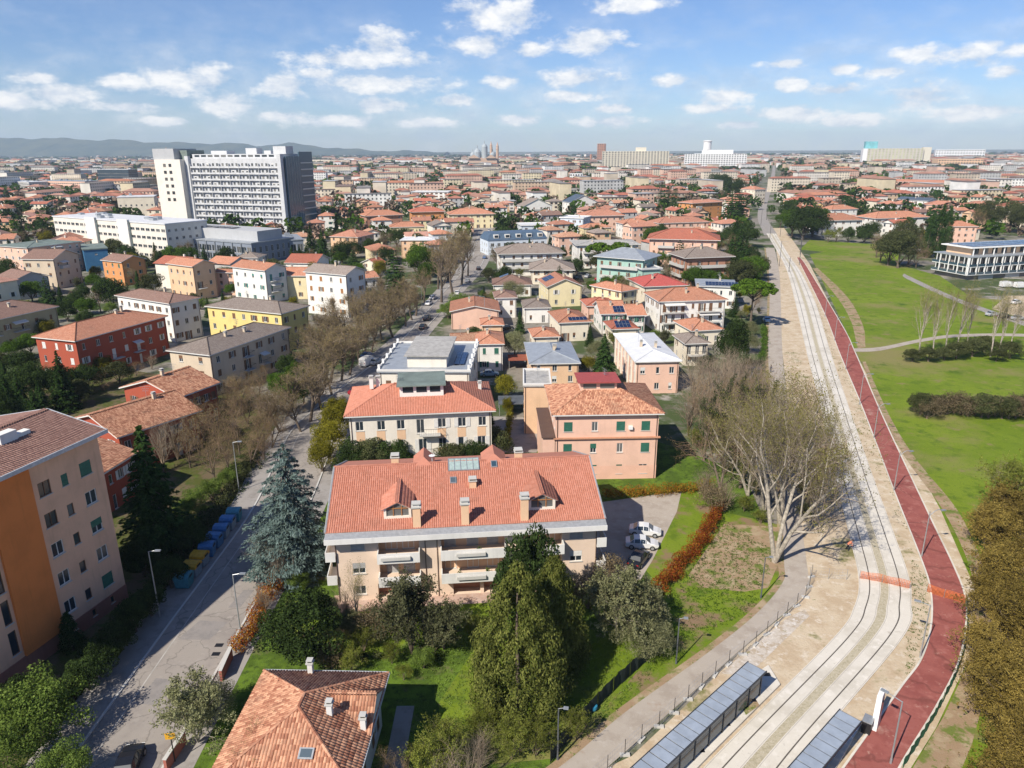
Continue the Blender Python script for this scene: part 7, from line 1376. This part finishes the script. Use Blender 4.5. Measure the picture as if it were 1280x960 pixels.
# toys and odds in the garden
g = G(741, 888); m = MB(); m.lathe([(.28, 0), (.42, .3), (.40, .55), (.15, .62)], 12); tag(m.build('garden_bin', plain('bright_blue', (.03, .20, .32), .4), None, loc=(g.x, g.y, .03)), 'bright blue plastic bin by the dark garden fence', 'bin')
for i, (x, y, z, c) in enumerate(((532, 690, 5.5, (.55, .08, .05)), (600, 692, 5.5, (.5, .05, .12)), (575, 722, 2.6, (.6, .45, .03)), (610, 718, 2.6, (.55, .5, .45)), (495, 700, 5.5, (.5, .2, .1)))):
    g = G(x, y, z); R = thing('potted_plant', 'small potted plant on a white balcony of the peach block', 'plant', (g.x, g.y, z+.02), 0, 'potted plants on the balconies'); m = MB(); m.lathe([(.14, 0), (.2, .35), (.22, .38)], 8); m.build('pot', plain('pot_%d' % i, c, .7), R); V, Fc = cards(NR.normal(size=(60, 3))*.13+np.array([0, 0, .55]), unit(60), .09); put('foliage', np_mesh('pot_leaves', V, Fc, LM['green']), R)
# people
def person(label, px, py, rot, bend=0., top=(.7, .2, .08), legs=(.05, .06, .10), z=.03):
    g = G(px, py); R = thing('person', label, 'person', (g.x, g.y, z), math.radians(rot)); b = bend
    def T_(y, zz): return (0, y, zz)
    hipz = .92; ch = Vector((0, -.42*math.sin(b), hipz+.48*math.cos(b))); nk = ch+Vector((0, -.12*math.sin(b), .12*math.cos(b))); hd = nk+Vector((0, -.16*math.sin(b)-.02, .16*math.cos(b)))
    V = [(0, 0, hipz), ch[:], nk[:], hd[:]]; E_ = [(0, 1), (1, 2), (2, 3)]; Rr = [.16, .18, .06, .11]
    for s in (-1, 1):
        i = len(V); V += [(s*.10, .02*s, .88), (s*.11, -.06+.08*s, .48), (s*.12, .05+.14*s, .08), (s*.12, -.12+.14*s, .04)]; Rr += [.10, .075, .05, .045]; E_ += [(0, i), (i, i+1), (i+1, i+2), (i+2, i+3)]
        j = len(V); V += [(ch.x+s*.2, ch.y, ch.z+.02), (s*.27, ch.y-.05-.1*b, ch.z-.27), (s*.24, ch.y-.2-.2*b, ch.z-.45), (s*.23, ch.y-.28-.2*b, ch.z-.5)]; Rr += [.07, .05, .04, .035]; E_ += [(1, j), (j, j+1), (j+1, j+2), (j+2, j+3)]
    me = bpy.data.meshes.new('person_body'); me.from_pydata(V, E_, []); o = put('body', me, R)
    md = o.modifiers.new('Skin', 'SKIN'); sv = me.skin_vertices[0].data if me.skin_vertices else None
    if sv is None:
        bm_ = bmesh.new(); bm_.from_mesh(me); bm_.verts.layers.skin.verify(); bm_.to_mesh(me); bm_.free(); sv = me.skin_vertices[0].data
    for i, r in enumerate(Rr): sv[i].radius = (r, r*.85); sv[i].use_root = (i == 0)
    o.modifiers.new('Sub', 'SUBSURF').levels = 1
    m, t, bs = new_mat('clothes_'+str(px)); tcn = t.nodes.new('ShaderNodeTexCoord'); sp = t.nodes.new('ShaderNodeSeparateXYZ'); t.links.new(tcn.outputs['Object'], sp.inputs[0])
    col = mixc(t, ramp(t, sp.outputs[2], hipz-.04, hipz-.02), legs, top); col = mixc(t, ramp(t, sp.outputs[2], nk.z-.01, nk.z+.01), col, (.45, .28, .20)); t.links.new(col, bs.inputs['Base Color']); bs.inputs['Roughness'].default_value = .9; me.materials.append(m)
    h_ = MB(); h_.lathe([(.115, hd.z+.0), (.125, hd.z+.06), (.09, hd.z+.13), (.02, hd.z+.155)], 10, 0, (hd.x, hd.y+.02)); h_.build('hair', plain('hair_dark', (.03, .02, .015), .8), R)
person('worker in an orange vest bending over the sand beside the track', 1059, 688, 60, .7, (.75, .25, .14), (.03, .03, .04)); person('pedestrian in dark clothes walking along the walkway', 963, 466, 10, .05, (.04, .05, .09)); person('pedestrian in grey on the shaded street pavement', 346, 578, 20, .05, (.15, .18, .25))
# overhead service wires by the street
# ================================================================ the rest of the city, by distance
PARK = [(1000, 300), (1040, 300), (1095, 306), (1150, 300), (1230, 300), (1420, 300), (1420, 1000), (640, 1000), (560, 560), (700, 470), (860, 440), (955, 440), (955, 330), (968, 300)]
AVEN = [(p, 14) for p in STREET]+[(p, 15) for p in TRACK]
def in_poly(x, y, q):
    c = False
    for i in range(len(q)):
        a, b = q[i], q[i-1]
        if (a[1] > y) != (b[1] > y) and x < (b[0]-a[0])*(y-a[1])/(b[1]-a[1])+a[0]: c = not c
    return c
GRID = {}
def g_add(x, y, r):
    k = (int(x//40), int(y//40)); GRID.setdefault(k, []).append((x, y, r))
    if r > 40:
        for i in range(-3, 4):
            for j in range(-3, 4):
                if (i, j) != (0, 0): GRID.setdefault((k[0]+i, k[1]+j), []).append((x, y, r))
def g_free(x, y, r):
    k = (int(x//40), int(y//40))
    for i in (-1, 0, 1):
        for j in (-1, 0, 1):
            for (a, b, c) in GRID.get((k[0]+i, k[1]+j), ()):
                if (a-x)**2+(b-y)**2 < (c+r)**2: return False
    return True
for c, r, pts in FOOT:                                     # cover each footprint by discs
    if len(pts) < 4: g_add(c.x, c.y, r); continue
    a, b, d = pts[0], pts[1], pts[3]; nu = max(1, int((b-a).length/7)); nv = max(1, int((d-a).length/7)); rr = .62*math.hypot((b-a).length/nu, (d-a).length/nv)
    for i in range(nu):
        for j in range(nv): p = a+(b-a)*((i+.5)/nu)+(d-a)*((j+.5)/nv); g_add(p.x, p.y, rr)
for p, r in TREES: g_add(p.x, p.y, r)
for (p, r), (q, _) in zip(AVEN, AVEN[1:]):
    if (q-p).length < 60:
        n = max(1, int((q-p).length/10))
        for i in range(n): s = p.lerp(q, i/n); g_add(s.x, s.y, r*.6 if s.y < 700 else r)
rng = random.Random(21); CELLS = []
for (x0, x1, y0, y1, n) in ((590, 950, 340, 475, 150), (0, 400, 335, 445, 90), (560, 700, 480, 560, 14), (1030, 1280, 262, 300, 30)):
    for _ in range(n):
        px, py = rng.uniform(x0, x1), rng.uniform(y0, y1); p = G(px, py); h = rng.uniform(1.8, 5.2)
        if not g_free(p.x, p.y, .9+h*.16): continue
        sp, ds = rng.choice((('evergreen', 'dark evergreen shrub'), ('airygreen', 'loose dull green shrub'), ('golden', 'yellow green shrub'), ('olive', 'grey green shrub'), ('barebrown', 'bare brown shrub'), ('lightbush', 'fresh green shrub'), ('spruce', 'small dark conifer'), ('airybud', 'budding shrub')))
        tree_at(sp, p.x, p.y, h*(1.4 if sp == 'spruce' else 1), ds+' in a yard between the houses', 'shrubs in the yards'); g_add(p.x, p.y, h*.25)

def city_rot(x, y): return math.radians(66 if x < -45 and y < 330 else (8+10*math.sin(x*.004+1)+8*math.cos(y*.003)))
R_MAX = 4300; y = 120.
while y < R_MAX:
    stepy = 15.5 if y < 900 else 19 if y < 2000 else 30; half = y*.80+60; x = -half
    while x < half:
        stepx = 16.0 if y < 900 else 20 if y < 2000 else 32; jx, jy = x+rng.uniform(-4, 4), y+rng.uniform(-4, 4); px, py = PX((jx, jy, 0)); x += stepx
        if -70 < px < 1350 and py < 520 and not in_poly(px, py, PARK) and not (px < 560 and py > 388) and not (py > 398): CELLS.append((jx, jy, px, py))
    y += stepy
CELLS.sort(key=lambda c: c[1])
WK = ['white', 'ivory', 'cream', 'palepink', 'peach', 'paleyellow', 'beige', 'ivory', 'grey', 'palepink', 'ivory', 'cream']; RK = ['terra', 'red', 'orange', 'terra', 'old', 'orange', 'terra', 'brown', 'greybrown', 'pinkroof', 'red', 'terra']
WD = dict(white='white', ivory='off white', cream='cream', palepink='pink', peach='apricot', paleyellow='pale yellow', beige='beige', orange='orange', grey='grey'); RD = dict(terra='terracotta', red='red', orange='orange', old='mottled', brown='brown', greybrown='grey brown', pinkroof='pinkish')
PROTOH = {}
def far_proto(wl, rf, kd, v):
    k = (wl, rf, kd, v)
    if k in PROTOH: return PROTOH[k]
    r_ = random.Random(str(k)); L, D, fl = r_.uniform(9, 15), r_.uniform(8.5, 12), r_.choice((2, 2, 3, 3)); h = fl*3.0; wins = []; ops = {}
    for sd_ in (0, 1, 3):
        Ls = (L, D, L, D)[sd_]; n = max(2, int(Ls/3.3))
        for f in range(fl):
            for i in range(n): s = Ls*(i+.5)/n; wins.append((sd_, s, f*3+.9, 1.1, 1.4))
    m = MB(); wall_into(m, L, D, 0, h-.2, {}); wm = m.mesh('wall', WM(wl)); m = MB(); fs, lines, r, ax = roof_faces(L, D, h, .6, 20, kd)
    for f, e, u in fs: m.face(f, 0, slope_uv(f, e, u))
    a, b, c, d = -.6, L+.6, -.6, D+.6; m.face([(a, c, h-.02), (a, d, h-.02), (b, d, h-.02), (b, c, h-.02)], 1)
    if kd == 'gable':
        for q in (0, 1):
            if ax == 'x': xx = L*q; m.face([(xx, 0, h-.2), (xx, D, h-.2), (xx, D/2, h+r-.1)] if q else [(xx, D, h-.2), (xx, 0, h-.2), (xx, D/2, h+r-.1)], 2)
            else: yy = D*q; m.face([(L, yy, h-.2), (0, yy, h-.2), (L/2, yy, h+r-.1)] if q else [(0, yy, h-.2), (L, yy, h-.2), (L/2, yy, h+r-.1)], 2)
    cx, cy = L*.35, D*.4; m.box(cx, cx+.6, cy, cy+.6, h, h+r+.7, 2); rm = m.mesh('roof', [RM(rf), M_FASCIA, WM(wl)]); PROTOH[k] = (L, D, h, wm, rm, wins); return PROTOH[k]
w0 = MB(); w0.box(-.55, .55, -.05, -.005, 0, 1.4, 0); w0.box(-.65, .65, -.12, -.005, -.1, -.003, 1); w0.box(-1.1, -.57, -.09, -.03, 0, 1.4, 2); w0.box(.57, 1.1, -.09, -.03, 0, 1.4, 2)
FARW = [w0.mesh('window', [M_GLASS, M_CONC, SHUT[s]]) for s in ('brown', 'green', 'white')]; w1 = MB(); w1.box(-.55, .55, -.05, -.005, 0, 1.4, 0); w1.box(-.62, .62, -.09, -.005, 1.403, 1.48, 1); FARW.append(w1.mesh('window', [M_GLASS, M_FRAME])); w2 = MB(); w2.box(-.55, .55, -.06, -.005, 0, 1.4, 0); FARW.append(w2.mesh('window', SHUT['brown']))
n_house = n_tree = 0; SV, SF, SM = [], [], []; TV, TFc, TMi = [], [], []; nv = 0; tv = 0
SMATS = [plain('far_wall_%d' % i, c, .9, 0, .15, .1) for i, c in enumerate(((.70, .69, .66), (.66, .62, .55), (.62, .55, .44), (.58, .40, .31), (.55, .41, .29), (.60, .52, .36), (.50, .43, .34), (.46, .46, .45)))]+[plain('far_roof_%d' % i, c, .9, 0, .22, .12) for i, c in enumerate(((.33, .14, .095), (.36, .13, .085), (.40, .175, .105), (.32, .17, .12), (.20, .14, .115), (.24, .22, .20), (.42, .43, .44), (.36, .20, .15)))]+[plain('far_window', (.05, .055, .06), .4)]
BLOB = []
for q in range(15):
    n, sz = (70, .11) if q < 5 else (26, .18) if q < 10 else (10, .30); C = unit(n)*np.array([.42, .42, .40])*NR.uniform(.55, 1, n)[:, None]; C[:, 2] += .55; V, Fc = cards(C, unit(n)+np.array([0, -.1, .3]), sz, .5, .8); BLOB.append((V, Fc))
def far_house(jx, jy, rot, big):
    global nv
    r_ = rng; L, D, fl = r_.uniform(9, 16), r_.uniform(8, 12), r_.choice((2, 2, 3, 3))
    if r_.random() < (.10 if jy < 700 else .22): L, D, fl = r_.uniform(18, 55), r_.uniform(10, 15), r_.choice((3, 4, 5, 6) if jy > 700 else (3, 4))
    if big: L *= 1.5; D *= 1.4
    h = fl*3.1; t = .36*D/2; c, s = math.cos(rot), math.sin(rot); wi = r_.randrange(8); flat = (fl > 3 and r_.random() < .7) or r_.random() < .08; ri = 8+(r_.choice((6, 5, 4)) if flat else r_.choices((0, 1, 2, 3, 4, 5, 7), (6, 5, 5, 4, 2, 1.3, 3))[0])
    a, b = -L/2, -D/2; P = [(a, b, 0), (-a, b, 0), (-a, -b, 0), (a, -b, 0)]; ov = .6
    V = P+[(x, y, h) for x, y, _ in P]+[(x*(1+ov/abs(x)), y*(1+ov/abs(y)), h) for x, y, _ in P]; ins = min(D/2, L/2-.1) if not flat else 0
    top = [(a-ov+ins, 0, h+t), (-a+ov-ins, 0, h+t)]; V += top; Q = [(0, 1, 5, 4), (1, 2, 6, 5), (2, 3, 7, 6), (3, 0, 4, 7)]; M_ = [wi]*4
    if flat: Q += [(8, 9, 10, 11)]; M_ += [ri]
    else: Q += [(8, 9, 13, 12), (9, 10, 13, 13), (10, 11, 12, 13), (11, 8, 12, 12)]; M_ += [ri]*4
    base = len(V)
    if jy < 2000:
        nx = max(2, int(L/3.4)); w_ = .62
        for f in range(fl):
            for i in range(nx):
                x = a+L*(i+.5)/nx; z = f*3.1+1.0; V += [(x-w_, b-.06, z), (x+w_, b-.06, z), (x+w_, b-.06, z+1.4), (x-w_, b-.06, z+1.4)]; k = len(V)-4; Q.append((k, k+1, k+2, k+3)); M_.append(16)
    V = np.array(V, float); V = np.stack([V[:, 0]*c-V[:, 1]*s+jx, V[:, 0]*s+V[:, 1]*c+jy, V[:, 2]], 1); SV.append(V)
    for q, m_ in zip(Q, M_): SF.append([nv+k for k in q]); SM.append(m_)
    nv += len(V); return max(L, D)*.5
def far_tree(x, y, h, w_, mi):
    global tv
    V, Fc = BLOB[rng.randrange(5)+(0 if y < 800 else 5 if y < 1700 else 10)]; a = rng.uniform(0, 6.28); c, s = math.cos(a), math.sin(a); W_ = np.stack([(V[:, 0]*c-V[:, 1]*s)*h*w_+x, (V[:, 0]*s+V[:, 1]*c)*h*w_+y, np.clip(V[:, 2]*h, 0, None)], 1); TV.append(W_); TFc.append(Fc+tv); TMi.extend([mi]*len(Fc)); tv += len(W_)
TSP = [('evergreen', 'dark evergreen'), ('broadleaf', 'green leafy tree'), ('plane', 'bare brown tree'), ('spruce', 'dark spruce'), ('cypress', 'slim cypress'), ('greyolive', 'dull green tree'), ('barebrown', 'bare shrubby tree'), ('golden', 'yellow green conifer'), ('cedar', 'dark cedar')]
for jx, jy, px, py in CELLS:
    street = (int((jx*.98+jy*.17)//16) % 7 == 0) if jy < 900 else False
    p = rng.random(); pt = .34 if jy < 900 else .48
    if not street and p > pt:
        rot = city_rot(jx, jy)+rng.choice((0, math.pi/2))+rng.uniform(-.06, .06); r = 7.6 if jy < 900 else 9
        if not g_free(jx, jy, r):
            if rng.random() < .35: p = 0
            else: continue
        else:
            if n_house < 215:
                wl, rf, kd = rng.choice(WK), rng.choice(RK), rng.choice(('hip', 'hip', 'gable')); L, D, h, wm, rm, wins = far_proto(wl, rf, kd, rng.randrange(2))
                c, s = math.cos(rot), math.sin(rot); R = thing('house', '%s house with %s %s roof in the dense quarter' % (WD[wl], RD[rf], 'hipped' if kd == 'hip' else 'gabled'), 'house', (jx-L/2*c+D/2*s, jy-L/2*s-D/2*c, 0), rot, 'houses of the dense quarter'); put('wall', wm, R); put('roof', rm, R); sty = rng.choice(FARW[:3])
                for (sd_, sp_, z, w_, h_) in wins:
                    o_, d_, a_, Ls = side_frame(L, D, sd_); nrm = Vector((math.cos(rot+a_-math.pi/2), math.sin(rot+a_-math.pi/2)))
                    if nrm.dot(Vector((-jx, -jy)).normalized()) > -.15 and rng.random() < .92: put('window', sty if rng.random() < .6 else rng.choice(FARW[3:]), R, (o_[0]+d_[0]*sp_, o_[1]+d_[1]*sp_, z), a_)
                n_house += 1; g_add(jx, jy, r)
            else: far_house(jx, jy, rot, jy > 2000); g_add(jx, jy, r)
    if p <= pt or (rng.random() < .7 and not street):
        for _ in range(3 if jy < 420 else 2 if jy < 2000 else 3):
            x, y = jx+rng.uniform(-9, 9), jy+rng.uniform(-9, 9)
            if not g_free(x, y, 1.6): continue
            if n_tree < 210 and jy < 600:
                sp, ds = rng.choices(TSP, (6, 4, 3, 3, 2, 4, 3, 1, 3))[0]; h = rng.uniform(5, 11) if sp != 'plane' else rng.uniform(7, 12); tree_at(sp, x, y, h, ds+' in a garden of the dense quarter', 'trees of the dense quarter'); n_tree += 1
            else: h = rng.uniform(6, 13) if jy < 1500 else rng.uniform(7, 15); far_tree(x, y, h, rng.uniform(.75, 1.35) if jy < 1500 else rng.uniform(1, 1.8), rng.choices((0, 1, 2, 3), (4, 3, 3, 3))[0])
            g_add(x, y, 1.5)
# wooded plain towards the horizon
y = R_MAX
while y < 8200:
    x = -y*.8
    while x < y*.8:
        if rng.random() < .5: far_tree(x+rng.uniform(-30, 30), y+rng.uniform(-40, 40), rng.uniform(9, 16), rng.uniform(2.0, 4.5), rng.choice((0, 1, 2, 3)))
        if rng.random() < .12: far_house(x, y, rng.uniform(0, 3), True)
        x += 75 if y < 6000 else 110
    y += 150
SF4 = [f if len(set(f)) == 4 else f for f in SF]
me = bpy.data.meshes.new('distant_houses'); me.from_pydata(np.concatenate(SV).tolist(), [], [tuple(dict.fromkeys(f)) for f in SF4])
for m_ in SMATS: me.materials.append(m_)
me.polygons.foreach_set('material_index', SM); me.update(); tag(put('distant_houses', me), 'far mass of red roofed houses reaching to the horizon', 'houses', kind='stuff')
o = put('distant_trees', np_mesh('distant_trees', np.concatenate(TV), np.concatenate(TFc), [LM['evergreen'], LM['green'], plain('far_bare', (.14, .10, .07), .95, 0, .3, .2), LM['conifer']], TMi)); tag(o, 'far mass of trees between the distant roofs', 'trees', kind='stuff')
# ---------------------------------------------------------------- air
m = MB(); m.box(-11000, 11000, -200, 10600, -1.5, 260); hz = tag(m.build('haze', None), kind='stuff')
hm = bpy.data.materials.new('haze'); hm.use_nodes = True; t = hm.node_tree; t.nodes.clear(); vo = t.nodes.new('ShaderNodeVolumePrincipled'); vo.inputs['Color'].default_value = (.66, .83, 1, 1); vo.inputs['Density'].default_value = 7.5e-5; vo.inputs['Anisotropy'].default_value = 0
oo = t.nodes.new('ShaderNodeOutputMaterial'); t.links.new(vo.outputs[0], oo.inputs['Volume']); hz.data.materials.clear(); hz.data.materials.append(hm)
print('far trees', len(TV), 'far houses', len(SV), 'tris', sum(len(p.vertices)-2 for me in bpy.data.meshes for p in me.polygons) if False else '')
